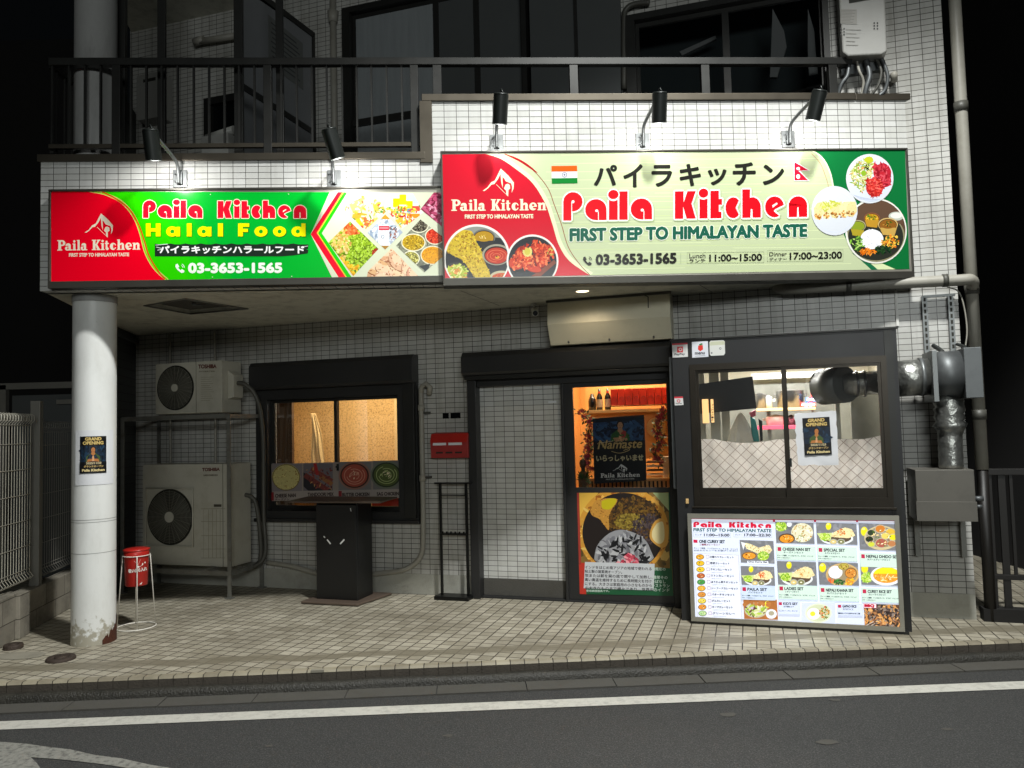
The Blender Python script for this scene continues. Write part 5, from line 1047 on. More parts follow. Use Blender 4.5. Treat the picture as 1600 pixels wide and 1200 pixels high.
upper_window('wide dark balcony window with pale curtains showing, left of the water heater', 1.22, 2.98, 3.95, 5.45, [(1.31, 2.12, 'clear_glass'), (2.12, 2.94, 'clear_glass')])
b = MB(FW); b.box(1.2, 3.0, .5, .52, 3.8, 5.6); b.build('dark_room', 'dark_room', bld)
for label, pts in (('pale curtain gathered in the dark upper window, nearer its middle', [(1207, 15), (1225, 50), (1229, 75), (1214, 122), (1203, 122), (1205, 75)]), ('pale curtain strip at the right edge of the dark upper window', [(1262, 15), (1272, 50), (1274, 80), (1278, 118), (1264, 122), (1262, 80)])):
    P = [W(*p, -.12) for p in pts]; b = MB(FW); b.prism([(p[0], p[1]) for p in P], .10, .14, 'y'); b.build('window_curtain', 'curtain_warm' if 0 else 'dim_cloth', None, label=label, cat='curtain', base=(P[0][0], .12, P[3][1]))
P = [W(*p, -.3) for p in [(1062, 82), (1118, 57), (1120, 62), (1066, 88)]]; b = MB(FW); b.prism(P, .28, .32, 'y'); b.build('hanging_rail', 'dim_cloth', None, label='pale slanting rail seen through the dark upper window', cat='rail', base=(P[0][0], .3, P[0][1]))
t = thing('window_pipe', 'grey pipe bending over at the left of the dark upper window', 'pipe', FW, (1.2, -.06, 4))
P = [W(975, 140, .06), W(975, 35, .06), W(979, 14, .06), W(993, 6, .06), W(1015, 4, .06)]; b = MB(FW); b.tube(curve([(p[0], -.06, p[1]) for p in P], 5), .026, 10); b.build('pipe', 'pvc_dark', t)
wh = thing('water_heater', 'white wall-mounted gas water heater with a label, upper right of the balcony', 'water heater', FW, (3.2, 0, 4.65))
b = MB(FW); b.prism([(3.06, 4.72), (3.10, 4.68), (3.36, 4.65), (3.40, 4.67), (3.41, 5.35), (3.05, 5.40)], -.20, 0, 'y'); b.build('body', 'heater_white', wh, .012)
b = MB(FW); b.box(3.13, 3.32, -.204, -.2, 5.13, 5.165); b.build('vent', 'ac_dark', wh)
A = Art(flatmap(FW, .203), FW, 2)
A.poly([(1313, 14), (1339, 14.5), (1339, 38), (1313, 37)], '#8e8c85')
for k in range(9): A.line([(1314, 16+k*2.3), (1337-(k*5 % 9), 16.4+k*2.3)], .7, '#6a6862')
for k in range(5): A.line([(1322, 46+k*6), (1345-(k*7 % 12), 46.6+k*6)], 1.2, '#8c8a84')
for cx in (1316, 1368):
    for r in range(3):
        for q in range(2): A.disc(cx-2+q*5, (45 if cx < 1340 else 36)+r*4.4, 1.3, 1.5, '#22221f', 8)
A.build('printed_label', 'flat_print', wh)
b = MB(FW)
pipes = [[(3.12, -.1, 4.68), (3.10, -.12, 4.55), (3.05, -.12, 4.48), (3.02, -.10, 4.40)], [(3.18, -.1, 4.66), (3.19, -.14, 4.56), (3.22, -.12, 4.47), (3.20, -.1, 4.36)], [(3.25, -.1, 4.66), (3.27, -.12, 4.52), (3.24, -.12, 4.42), (3.22, -.1, 4.34)], [(3.33, -.1, 4.66), (3.36, -.12, 4.54), (3.33, -.12, 4.42), (3.26, -.1, 4.34)], [(3.37, -.1, 4.66), (3.41, -.1, 4.5), (3.38, -.08, 4.38), (3.3, -.08, 4.34)], [(3.46, -.04, 4.52), (3.46, -.10, 4.50), (3.46, -.06, 4.46)]]
for k, P in enumerate(pipes):
    b = MB(FW); b.tube(curve(P, 6), [.018, .012, .022, .012, .016, .028][k], 8); b.build('hose', ['steel_dull', 'pvc_pipe', 'steel_dull', 'pvc_dark', 'steel_dull', 'pvc_pipe'][k], wh)
b = MB(FW); b.box(3.06, 3.40, -.06, 0, 4.58, 4.66); b.build('bracket', 'steel_dull', wh)
# vertical drain pipe at the right corner + horizontal branch
dp = thing('corner_drain_pipe', 'tall pale drain pipe running down just beyond the right corner of the building', 'pipe', FW, (3.96, -.02, 0))
b = MB(FW); b.cyl((3.957, -.02, 1.20), (3.957, -.02, 7.2), .047, n=20); b.build('pipe', 'pvc_pipe', dp)
b = MB(FW); b.cyl((3.957, -.02, -.05), (3.957, -.02, 1.22), .042, n=20); b.build('shaded_lower_pipe', 'far_metal_and_shade', dp)  # same pipe going on down, its shade painted in as a near-black colour
for zz in (1.62, 2.64, 4.16): b = MB(FW); b.cyl((3.957, -.02, zz-.02), (3.957, -.02, zz+.06), .054, n=20); b.build('collar', 'pvc_dark', dp)
hp = thing('horizontal_drain_pipe', 'pale drain pipe running level under the right end of the large sign', 'pipe', FW, (3.2, -.13, 2.73))
b = MB(FW); b.tube(curve([(2.46, -.02, 2.80), (2.50, -.12, 2.765), (2.62, -.15, 2.752), (3.1, -.15, 2.742), (3.80, -.15, 2.725), (3.93, -.13, 2.722), (3.955, -.06, 2.68)], 5), .046, 14); b.build('pipe', 'pvc_pipe', hp)
for x in (3.0, 3.72): b = MB(FW); b.cyl((x, -.15, 2.742-(x-3.1)*.02), (x+.04, -.15, 2.742-(x-3.1)*.02), .053, n=18); b.build('collar', 'pvc_dark', hp)
b = MB(FW); b.box(3.39, 3.41, -.012, 0, 2.40, 2.70); b.build('wire_cover', 'white_plastic', None, base=(3.4, 0, 2.4), label='thin white cable cover running down the tiles right of the large sign', cat='cable cover')
# ================================================================== AIR CONDITIONERS ON THEIR STAND
st = thing('equipment_stand', 'rusty steel angle-iron stand carrying the two outdoor air-conditioning units', 'stand', FW, (-3.5, -.3, 0))
XL, XR, YF, YB = -4.17, -2.83, -.56, -.04
for x in (XL, XR):
    for y in (YF, YB):
        b = MB(FW); b.box(x-.022, x+.022, y-.004, y+.004, 0, 1.84); b.box(x-.022, x-.016, y, y+.04, 0, 1.84); b.box(x-.04, x+.04, y-.03, y+.03, .0, .012); b.build('leg', 'stand_steel', st)
b = MB(FW); b.box(XL, XR, YF-.008, YF+.008, 1.80, 1.845); b.box(XL, XR, YB-.008, YB+.008, 1.80, 1.845); b.box(XL-.006, XL+.03, YF, YB, 1.80, 1.84); b.box(XR-.03, XR+.006, YF, YB, 1.80, 1.84); b.build('top_frame', 'stand_steel', st)
b = MB(FW); b.box(XL, XR, YF-.008, YF+.008, .225, .27); b.box(XL, XR, YB-.008, YB+.008, .225, .27); b.box(XR-.03, XR+.006, YF, YB, .225, .265)
for x in (-3.9, -3.1): b.box(x-.03, x+.03, YF-.02, YB, .27, .285)
b.build('lower_frame', 'stand_steel', st)
mat('ac_blade', '#35352f', 0.5)
def ac(label, x0, x1, z0, z1, fx, fz, fr_, square, tx):
    t = thing('air_conditioner', label, 'air conditioner', FW, ((x0+x1)/2, -.3, z0), group='outdoor air-conditioning units on the steel stand'); yf, yb = -.46, -.14
    b = MB(FW); b.box(x0, x1, yf, yf+.02, z0, z1); b.box(x0, x1, yf+.02, yb, z0, z0+.01) ; b.box(x0, x1, yf+.02, yb, z1-.01, z1); b.box(x0, x0+.01, yf+.02, yb, z0+.01, z1-.01); b.box(x1-.01, x1, yf+.02, yb, z0+.01, z1-.01); b.box(x0+.01, x1-.01, yb-.01, yb, z0+.01, z1-.01); b.build('casing', 'ac_cream', t, .004)
    b = MB(FW); b.lathe((fx, yf, fz), [(.001, -.001), (fr_*.985, -.001), (fr_, -.004), (fr_*1.01, 0)], 44, 'y'); b.build('fan_opening', 'ac_dark', t)
    b = MB(FW)
    for k in range(4):
        a0 = k*math.pi/2+.4; P = [(fx+fr_*.18*math.cos(a0), fz+fr_*.18*math.sin(a0)), (fx+fr_*.8*math.cos(a0-.15), fz+fr_*.8*math.sin(a0-.15)), (fx+fr_*.85*math.cos(a0+.5), fz+fr_*.85*math.sin(a0+.5)), (fx+fr_*.2*math.cos(a0+1.1), fz+fr_*.2*math.sin(a0+1.1))]
        b.prism(P, yf-.0035, yf-.0015, 'y')
    b.build('fan_blades', 'ac_blade', t)
    b = MB(FW)
    for k in range(1, 15): r = fr_*(.15+.055*k); n = 40; b.tube([(fx+r*math.cos(2*math.pi*i/n), yf-.008, fz+r*math.sin(2*math.pi*i/n)) for i in range(n)], .0030, 4, True)
    for k in range(24): a = 2*math.pi*k/24; b.tube([(fx+fr_*.1*math.cos(a), yf-.010, fz+fr_*.1*math.sin(a)), (fx+fr_*.96*math.cos(a), yf-.010, fz+fr_*.96*math.sin(a))], .0025, 4)
    b.build('fan_guard', 'ac_grille', t)
    b = MB(FW); b.cyl((fx, yf-.005, fz), (fx, yf-.018, fz), fr_*(.17 if not square else .19), n=22); b.build('badge', 'ac_cream', t)
    if square:
        b = MB(FW); q = fr_*1.03; P = [(fx-q, yf-.012, fz-q), (fx+q, yf-.012, fz-q), (fx+q, yf-.012, fz+q), (fx-q, yf-.012, fz+q)]; b.tube(P, .010, 6, True); b.build('guard_rim', 'ac_cream', t)
    b = MB(FW); b.box(fx+fr_*1.12, fx+fr_*1.135, yf-.004, yf, z0, z1) if not square else b.box(x1-.10, x1-.094, yf-.003, yf, z0, z1); b.build('panel_seam', 'ac_grille', t)
    A = Art(flatmap(FW, .4615), FW, 2); a_, b_, y_ = tx; A.text('TOSHIBA', a_, b_, y_+.2, y_-.4, 5.8 if not square else 4.8, '#5a2620', .35)
    if not square:
        A.text('INVERTER', a_+1, b_-2, y_+6, y_+5.6, 1.8, '#7a7464', .15)
        for k in range(12): A.line([(a_+4, y_+14+k*3.3), (a_+24-(k*5 % 7), y_+13.6+k*3.3)], .6, '#8a8470')
    else:
        A.text('SUPER POWER ECO', a_+2, b_-3, y_+8, y_+7.6, 2.4, '#6a6456', .2); A.rect(334, 788, 346, 792, '#4a463c')
        for x in (326, 332, 338, 344): A.line([(x, 796), (x, 872)], .7, '#8a8674')
        for y in (795, 815, 837, 858, 872): A.line([(314, y), (352, y-.3)], .7, '#8a8674')
        for x in (318,): A.line([(x, 796), (x, 872)], .5, '#948f7e')
    A.build('printed_label', 'flat_print', t)
    return t
f1 = W(273, 606, .47); f2 = W(264.5, 808, .47)
a1 = ac('smaller cream air-conditioning unit with a round fan grille, on top of the steel stand', W(242, 600, .47)[0], W(345, 600, .47)[0], 1.865, 2.40, f1[0], f1[1], .235, False, (310, 338, 575.5))
b = MB(FW); x1 = W(345, 600, .47)[0]; b.prism([(x1, 2.0), (x1+.07, 2.02), (x1+.07, 2.25), (x1, 2.30)], -.36, -.2, 'y'); b.build('valve_cover', 'ac_cream', a1, .006)
a2 = ac('larger cream air-conditioning unit with a square fan guard, low inside the steel stand', W(222, 800, .47)[0], W(360, 800, .47)[0], .292, 1.335, f2[0], f2[1], .29, True, (316, 343, 736))
t = thing('refrigerant_pipe', 'insulated refrigerant pipes dropping from the air-conditioning units beside the stand', 'pipe', FW, (-2.7, -.15, .3))
for k, P in enumerate([[(-3.0, -.3, 2.15), (-2.86, -.28, 2.16), (-2.74, -.22, 2.0), (-2.72, -.15, 1.6), (-2.74, -.12, .8), (-2.72, -.14, .35), (-2.9, -.2, .22)], [(-2.98, -.25, 1.0), (-2.8, -.2, .95), (-2.76, -.16, .6), (-2.78, -.14, .3), (-3.0, -.12, .2)], [(-3.4, -.06, 2.78), (-3.4, -.05, 2.4), (-3.4, -.05, 1.0)], [(-4.0, -.06, 2.78), (-4.0, -.05, 1.2)]]):
    b = MB(FW); b.tube(curve(P, 6), .022 if k < 2 else .014, 8); b.build('pipe', 'pvc_dark' if k < 2 else 'pvc_pipe', t)
# ================================================================== FORECOURT OBJECTS
kx, kz = W(530, 860, .5)[0], 0
lec = thing('menu_lectern', 'black lectern with a sloping brown top standing in front of the dining window', 'lectern', FW, (kx, -.4, 0))
x0, x1 = W(494, 860, .5)[0], W(558, 860, .5)[0]
b = MB(FW); b.prism([(x0, .03), (x1+.0, .03), (x1-.01, .93), (x0+.0, .93)], -.50, -.485, 'y'); b.build('front_panel', 'kiosk_black', lec, .004)
b = MB(FW); b.box(x1-.02, x1, -.485, -.20, .03, .95); b.build('side_panel', 'kiosk_black', lec, .003)
b = MB(FW); b.box(x0, x0+.02, -.485, -.20, .03, .95); b.build('side_panel', 'kiosk_black', lec, .003)
b = MB(FW); b.box(x0+.02, x1-.02, -.22, -.20, .03, .95); b.build('back_panel', 'kiosk_black', lec, .003)
b = MB(FW); b.prism([(-.58, .955), (-.58, .972), (-.22, .985), (-.22, .968)], W(449, 784, .58)[0], W(594, 779, .58)[0], 'x'); b.build('top', 'kiosk_wood', lec, .003)
b = MB(FW); b.prism([(x0-.10, -.62), (x1+.06, -.62), (x1+.16, -.10), (x0-.06, -.10)], .004, .028, 'z'); b.build('base', 'kiosk_wood', lec, .008)
mat('tape_white', '#d8d8d4', .6)
b = MB(FW)
for px0, py0, px1, py1, w_ in ((505.5, 838, 508, 840, .012), (511, 843, 516.5, 850, .014), (531.5, 850, 538, 843, .014), (547.5, 794, 548.5, 799, .008)):
    p, q = W(px0, py0, .502), W(px1, py1, .502); d = Vector((q[0]-p[0], q[1]-p[1])).normalized(); n_ = Vector((-d.y, d.x))*w_/2
    b._add([(p[0]+n_.x, -.502, p[1]+n_.y), (q[0]+n_.x, -.502, q[1]+n_.y), (q[0]-n_.x, -.502, q[1]-n_.y), (p[0]-n_.x, -.502, p[1]-n_.y)], [(0, 1, 2, 3)])
b.build('tape_mark', 'tape_white', lec)
# red ash bin in its wire stand
bx, by = -3.285, 6.71
bn = thing('ash_bin', 'red round metal ash bin with white lettering held in a wire stand beside the column', 'bin', FG, (bx, by, .36))
b = MB(FG); b.lathe((bx, by, 0), [(.001, .36), (.086, .36), (.089, .365), (.098, .60), (.101, .61), (.101, .655), (.095, .66), (.095, .645), (.02, .64), (.001, .64)], 36); b.build('body', 'red_paint', bn)
b = MB(FG); b.lathe((bx, by, 0), [(.102, .655), (.107, .660), (.107, .668), (.08, .676), (.001, .678)], 36); b.build('lid', 'red_paint', bn)
view = math.atan2(-by, -bx)
def cylmap(cx, cy, r, ang, px0, pz0, sc):
    """wraps artwork given in photo pixels round an upright cylinder: px0 looks out along ang, pz0 = (py, z)"""
    return lambda px, py, l: (cx+(r+l)*math.cos(ang+(px-px0)*sc/r), cy+(r+l)*math.sin(ang+(px-px0)*sc/r), pz0[1]-(py-pz0[0])*sc)
A = Art(lambda px, py, l: (bx+(.0975+l)*math.cos(view+math.asin(max(-.97, min(.97, (px-209.5)/20)))), by+(.0975+l)*math.sin(view+math.asin(max(-.97, min(.97, (px-209.5)/20)))), .50-(py-890)*.0055), FG, 3)
A.text('吸いがら入れ', 197, 226, 893.5, 892.5, 5.6, '#e8e0d8', .3); A.poly([(210, 884), (220, 880), (220, 883), (212, 887)], '#e8e0d8'); A.disc(223, 880, 1.2, 1.4, '#e8e0d8', 8); A.poly([(214, 912), (219, 909), (217, 913)], '#e8e0d8'); A.line([(206, 876), (212, 882), (216, 874)], .6, '#e8a8a0')
A.build('lettering', 'flat_print', bn)
ws = thing('wire_stand', 'white wire stand with a round foot ring holding the red ash bin', 'stand', FG, (bx, by, 0))
b = MB(FG)
def ringp(r, z, n=40): return [(bx+r*math.cos(2*math.pi*i/n), by+r*math.sin(2*math.pi*i/n), z) for i in range(n)]
b.tube(ringp(.155, .006), .005, 8, True); b.build('foot_ring', 'white_wire', ws)
b = MB(FG); b.tube(ringp(.108, .615), .0038, 8, True); b.build('top_ring', 'white_wire', ws)
for k in range(4):
    a = view+math.radians(2+90*k); b = MB(FG); b.tube([(bx+.108*math.cos(a), by+.108*math.sin(a), .615), (bx+.110*math.cos(a), by+.110*math.sin(a), .58), (bx+.150*math.cos(a), by+.150*math.sin(a), .006)], .0045, 8); b.build('leg', 'white_wire', ws)
# umbrella rack
ur = thing('umbrella_rack', 'slim black metal umbrella rack standing against the wall left of the entrance', 'umbrella rack', FW, (-.6, -.12, 0))
for x in (-.725, -.455): b = MB(FW); b.box(x-.011, x+.011, -.13, -.108, .03, 1.10); b.build('post', 'rack_black', ur)
b = MB(FW); b.box(-.78, -.40, -.14, -.10, 1.10, 1.115); b.build('top_bar', 'rack_black', ur, .002)
b = MB(FW); b.box(-.725, -.455, -.125, -.113, .985, .997); b.build('bar', 'rack_black', ur)
b = MB(FW); b.box(-.725, -.455, -.15, -.09, .61, .628)
for k in range(6): b.box(-.705+k*.044, -.69+k*.044, -.15, -.14, .628, .645)
b.build('comb_bar', 'rack_black', ur)
b = MB(FW); b.box(-.775, -.42, -.21, -.04, .0, .035); b.build('base_tray', 'rack_black', ur, .006)
# iron covers and the cement patch on the pavement
for (cx, cy, r, h, label) in ((-3.975, 6.14, .07, .035, 'small raised iron pipe cap at the foot of the block wall'), (-3.40, 5.80, .10, .022, 'round raised iron cover on the pavement in front of the column')):
    t = thing('drain_cover', label, 'drain cover', FG, (cx, cy, 0), group='iron drain covers on the pavement')
    b = MB(FG); b.lathe((cx, cy, 0), [(r, -.01), (r, h*.7), (r*.93, h), (r*.6, h), (r*.55, h*.8), (.001, h*.8)], 26); b.build('cover', 'manhole_iron', t)
    b = MB(FG); b.lathe((cx, cy, 0), [(r*.45, h*.8), (r*.45, h*1.05), (.001, h*1.1)], 20); b.build('lid', 'manhole_iron', t)
b = MB(FG); rnd = random.Random(3); q = [(-3.80+.22*math.cos(a)*rnd.uniform(.8, 1.15), 5.93+.10*math.sin(a)*rnd.uniform(.8, 1.15), .003) for a in [i*math.pi/9 for i in range(18)]]
b._add(q, [tuple(range(18))]); b.build('cement_patch', 'cement_patch', kind='structure')
b = MB(FS); x = -.90; b.box(*[S(489, 1045, .66)[0], S(509, 1045, .66)[0]], KY-.064, KY-.03, -.012, .0045); b.build('kerb_chip', 'cement_patch', kind='structure')
# ================================================================== LEFT: BLOCK WALL, MESH FENCE, NEIGHBOUR
WA, WB = Vector((-3.93, 5.2, 0)), Vector((-4.62, 9.4, 0)); wd = (WB-WA).normalized(); ang = math.atan2(wd.y, wd.x)-math.pi/2
FL = Matrix.Translation(WA) @ Matrix.Rotation(ang, 4, 'Z')      # local y runs back along the wall, local x to the right
bw = thing('block_wall', 'low stained concrete block wall under the mesh fence at the left edge', 'wall', FL, (0, 0, 0))
b = MB(FL); b.box(-.12, 0, -.5, 1.25, 0, .375); b.box(-.125, -.002, 1.25, 4.2, 0, .345); b.build('blocks', 'block_wall', bw, .006)
b = MB(FL); b.box(-.14, .03, 1.22, 1.40, 0, .36); b.build('pier', 'block_wall', bw, .006)
fn_ = thing('mesh_fence', 'pale wire mesh fence with a curled top standing on the block wall', 'fence', FL, (-.06, 0, .4))
def mesh_panel(y0, y1, z0, z1, nm, matn):
    b = MB(FL); n = int((y1-y0)/.048)
    for i in range(n+1):
        y = y0+(y1-y0)*i/n; b.tube([(-.06, y, z0), (-.03, y, z0+.03), (-.06, y, z0+.07), (-.06, y, z1-.09), (-.03, y, z1-.06), (-.03, y, z1-.02), (-.06, y, z1), (-.085, y, z1-.02), (-.08, y, z1-.05)], .003, 4)
    b.build('upright_wires', matn, fn_)
    b = MB(FL)
    for k, zz in enumerate([z0+.005, z0+.07, z0+.10, z0+.30, z0+.52, z0+.74, z0+.96, z0+1.18, z1-.10, z1-.06]):
        if zz < z1: b.tube([(-.055, y0, zz), (-.055, y1, zz)], .003, 5)
    b.build('level_wires', matn, fn_)
mesh_panel(-.45, 1.60, .42, 1.86, 'a', 'fence_wire'); mesh_panel(1.80, 4.0, .40, 1.80, 'b', 'fence_post')
for y in (.2, 1.72): b = MB(FL); b.box(-.10, -.02, y-.035, y+.035, .345, 1.98 if y > 1 else 1.8); b.build('post', 'fence_post', fn_, .003)
ng = thing('neighbour_gate', 'dark framed gate of the neighbouring plot behind the mesh fence', 'gate', FG, (-5.3, 8.6, 0))
b = MB(FG); b.box(-5.75, -5.68, 8.6, 8.66, 0, 2.25); b.box(-4.4, -4.33, 8.6, 8.66, 0, 2.25); b.box(-5.75, -4.33, 8.6, 8.66, 2.2, 2.27); b.build('frame', 'fence_post', ng)
b = MB(FG); b.box(-5.62, -4.45, 8.62, 8.64, .1, 2.13); b.build('panel', 'screen_dark', ng)
b = MB(FG); b.box(-5.1, -4.75, 8.58, 8.60, 2.02, 2.07); b.build('rail_plate', 'fence_post', ng)
NA, NB = Vector((-3.96, 7.35, 0)), Vector((-4.44, 9.55, 0)); nd_ = (NB-NA).normalized(); FN = Matrix.Translation(NA) @ Matrix.Rotation(math.atan2(nd_.y, nd_.x)-math.pi/2, 4, 'Z')
nb = thing('neighbour_house', 'dark neighbouring house with horizontal siding left of the canopy', 'house', FN, (0, 0, 0))
b = MB(FN); b.box(-.30, -.04, .25, 2.3, 0, 5.4); b.build('siding_wall', 'siding', nb)
b = MB(FN); b.box(-.06, .02, 2.24, 2.32, 0, 2.9); b.build('corner_trim', 'siding', nb)
b = MB(FN); b.box(-.05, .0, .2, 2.3, 2.70, 2.74); b.build('eave_trim', 'siding', nb)
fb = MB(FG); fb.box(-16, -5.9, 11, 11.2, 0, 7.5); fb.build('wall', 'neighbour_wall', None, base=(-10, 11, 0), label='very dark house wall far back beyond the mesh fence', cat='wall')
# ================================================================== RIGHT: railing, low wall, neighbour
rf = thing('side_railing', 'dark brown metal railing on a low wall to the right of the building', 'railing', FW, (4.5, 0, .05))
b = MB(FW); b.box(3.93, 5.9, -.03, .03, 1.155, 1.205); b.box(3.93, 5.9, -.02, .02, .325, .365); b.build('rails', 'far_metal_and_shade', rf, .003)
for x, w_ in ((4.00, .02), (4.09, .025), (4.155, .011), (4.30, .011), (4.43, .011), (4.56, .011), (4.69, .011), (4.82, .025), (4.95, .011)): b = MB(FW); b.box(x-w_, x+w_, -.012, .012, .365 if w_ < .02 else .0, 1.155); b.build('post', 'far_metal_and_shade', rf)
b = MB(FW); b.box(3.9, 7, -.06, .06, 0, .10); b.build('low_wall', 'night_wall', rf)
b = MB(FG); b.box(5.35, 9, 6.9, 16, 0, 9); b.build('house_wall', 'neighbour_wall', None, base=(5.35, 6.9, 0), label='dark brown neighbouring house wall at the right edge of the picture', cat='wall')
# ================================================================== BLOWER AND DUCTS AT THE RIGHT
bl = thing('exhaust_blower', 'grey sheet-metal exhaust blower hanging from slotted channels on the tiles', 'blower', FW, (3.75, -.3, 1.8))
U = lambda px, py, d=.3: W(px, py, d)
x0, z1 = U(1497, 546); x1, z0 = U(1529, 622)
b = MB(FW); b.box(x0, x1, -.46, -.10, z0, z1); b.build('outlet_box', 'steel_dull', bl, .004)
xa, za = U(1456, 548); b = MB(FW); b.cyl((xa, -.28, (z0+z1)/2+.0), (x0, -.28, (z0+z1)/2), .185, n=32); b.build('drum', 'steel_dull', bl)
b = MB(FW); b.box(xa-.035, xa, -.47, -.10, z0-.02, z1-.01); b.build('flange', 'galvanised', bl, .002)
for px in (1447, 1488):
    u = W(px, 500, .06)[0]; b = MB(FW)
    b.box(u-.02, u+.02, -.045, -.041, z1+.0, 2.63); b.box(u-.02, u-.017, -.041, 0, z1+.0, 2.63)
    b.build('hanging_channel', 'galvanised', bl)
    b = MB(FW)
    for k in range(9): b.box(u-.008, u+.008, -.0462, -.0455, z1+.03+k*.05, z1+.062+k*.05)
    b.build('slot', 'ac_dark', bl)
b = MB(FW); u0, u1 = W(1443, 455, .06)[0], W(1493, 455, .06)[0]; b.box(u0, u1, -.05, -.02, 2.615, 2.635); b.build('top_channel', 'galvanised', bl)
b = MB(FW); b.tube(curve([(u0+.05, -.06, z1+.06), (u0+.08, -.2, z1+.0), (u0+.05, -.3, z1-.03)], 4), .018, 7); b.tube(curve([(u1-.01, -.06, z1+.06), (u1+.02, -.2, z1+.02), (u1-.02, -.25, z1)], 4), .014, 7); b.build('clamp', 'lamp_black', bl)
du = thing('foil_duct', 'silver duct running from the booth wall into the exhaust blower', 'duct', FW, (3.5, -.28, 1.9))
zc = (z0+z1)/2
b = MB(FW); b.cyl((3.30, -.28, zc-.02), (xa-.03, -.28, zc-.01), .145, n=28); b.build('pipe', 'duct_foil', du)
b = MB(FW); b.cyl((xa-.10, -.28, zc-.01), (xa-.07, -.28, zc-.01), .152, n=28); b.build('band', 'galvanised', du)
fd = thing('flexible_duct', 'crumpled silver flexible duct dropping from the blower to the metal hood box', 'duct', FW, (3.65, -.25, 1.2))
P = []; R2 = []; zt, zb_ = z0+.01, W(1480, 732, .3)[1]; uc0, uc1 = W(1483, 625, .28)[0], W(1487, 728, .28)[0]; rnd = random.Random(2)
for k in range(19): s_ = k/18; P.append((uc0+(uc1-uc0)*s_+rnd.uniform(-.006, .006)*(s_ < .5), -.26, zt+(zb_-zt)*s_)); R2.append((.105 if s_ < .45 else .086)+(.012 if k % 2 else -.008)*(1 if s_ < .5 else .15)+rnd.uniform(-.008, .008)*(s_ < .5))
b = MB(FW); b.tube(P, R2, 24); b.build('pipe', 'duct_foil', fd)
b = MB(FW); b.lathe((uc1, -.26, zt+(zb_-zt)*.45), [(.092, 0), (.1, .01), (.092, .02)], 24); b.build('clamp_ring', 'galvanised', fd)
hd = thing('metal_hood_box', 'plain grey sheet-metal box on wall brackets below the flexible duct', 'hood', FW, (3.6, -.3, .85))
x0, z1 = U(1425, 733); x1, z0 = U(1520, 812)
b = MB(FW); b.prism([(x0, z0), (x1+.0, z0), (x1, z1), (x0, z1)], -.42, -.06, 'y'); b.build('box', 'grey_panel', hd, .004)
b = MB(FW); b.box(x0-.006, x1+.006, -.43, -.42, z0, z0+.15); b.build('lip', 'grey_panel', hd, .002)
b = MB(FW); b.cyl((x1, -.38, z0+.17), (x1+.06, -.38, z0+.17), .02, n=12); b.cyl((x1+.01, -.38, z0+.11), (x1+.05, -.38, z0+.11), .014, n=12); b.build('valve', 'steel_dull', hd)
for px in (1434, 1506): u = W(px, 850, .05)[0]; b = MB(FW); b.box(u-.018, u+.018, -.06, -.003, .50, z0); b.build('bracket', 'stand_steel', hd)
t = thing('loose_cable', 'thin loose grey cable hanging beside the corner drain pipe', 'cable', FW, (3.85, -.1, 2.2))
P = [W(*p, .1) for p in ((1480, 449), (1497, 455), (1506, 478), (1511, 515), (1508, 545))]; b = MB(FW); b.tube(curve([(p[0], -.1, p[1]) for p in P], 6), .006, 6); b.build('cable', 'pvc_pipe', t)
# ================================================================== KITCHEN BOOTH
DBO = .50
bU0, bU1 = (W(1047, 535, DBO)[0]+W(1068, 970, DBO)[0])/2, (W(1406, 512, DBO)[0]+W(1419, 985, DBO)[0])/2
bZ = (W(1047, 535, DBO)[1]+W(1406, 512, DBO)[1])/2
wx0, wx1 = (W(1077, 572, DBO)[0]+W(1090, 787, DBO)[0])/2, (W(1383, 558, DBO)[0]+W(1392, 787, DBO)[0])/2
wz0, wz1 = (W(1090, 787, DBO)[1]+W(1392, 789, DBO)[1])/2, (W(1077, 572, DBO)[1]+W(1383, 558, DBO)[1])/2
bo = thing('kitchen_booth', 'dark grey projecting booth with a wide sliding window into the bright kitchen', 'booth', FW, ((bU0+bU1)/2, -.25, 0))
b = MB(FW); b.wall((bU0, bU1), (0, bZ), [(wx0, wx1, wz0, wz1)], -DBO, -DBO+.05)
b.box(bU0, bU0+.05, -DBO+.05, -.001, 0, bZ); b.box(bU1-.05, bU1, -DBO+.05, -.001, 0, bZ); b.box(bU0+.05, bU1-.05, -DBO+.05, -.001, bZ-.05, bZ)
b.build('shell', 'booth_panel', bo, .005)
b = MB(FW); b.box(bU0-.012, bU1+.012, -DBO-.012, -.002, bZ+.001, bZ+.018); b.build('roof_flashing', 'black_aluminium', bo, .002)
b = MB(FW); b.box(bU1-.09, bU1-.03, -DBO-.008, -DBO-.001, .0, bZ-.01); b.build('edge_trim', 'black_aluminium', bo)
b = MB(FW); b.wall((wx0-.012, wx1+.012), (wz0-.02, wz1+.012), [(wx0+.035, wx1-.03, wz0+.055, wz1-.04)], -DBO-.018, -DBO+.05); b.box(wx0-.03, wx1+.03, -DBO-.035, -DBO-.002, wz0-.035, wz0-.018); b.build('window_frame', 'brown_frame', bo, .003)
wm = W(1229, 680, DBO)[0]
for a, c_, y in ((wx0+.03, wm+.02, .012), (wm-.02, wx1-.025, -.008)):
    b = MB(FW); b.wall((a, c_), (wz0+.05, wz1-.035), [(a+.03, c_-.03, wz0+.13, wz1-.065)], -DBO+y, -DBO+y+.018); s_ = b.build('sash', 'brown_frame', bo, .002)
    b = MB(FW); b.box(a+.028, c_-.028, -DBO+y+.007, -DBO+y+.011, wz0+.128, wz1-.063); b.build('pane', 'booth_glass', s_)
b = MB(FW); b.box(wm+.012, wm+.03, -DBO-.03, -DBO-.010, wz0+.30, wz0+.37); b.build('latch', 'lamp_black', bo)
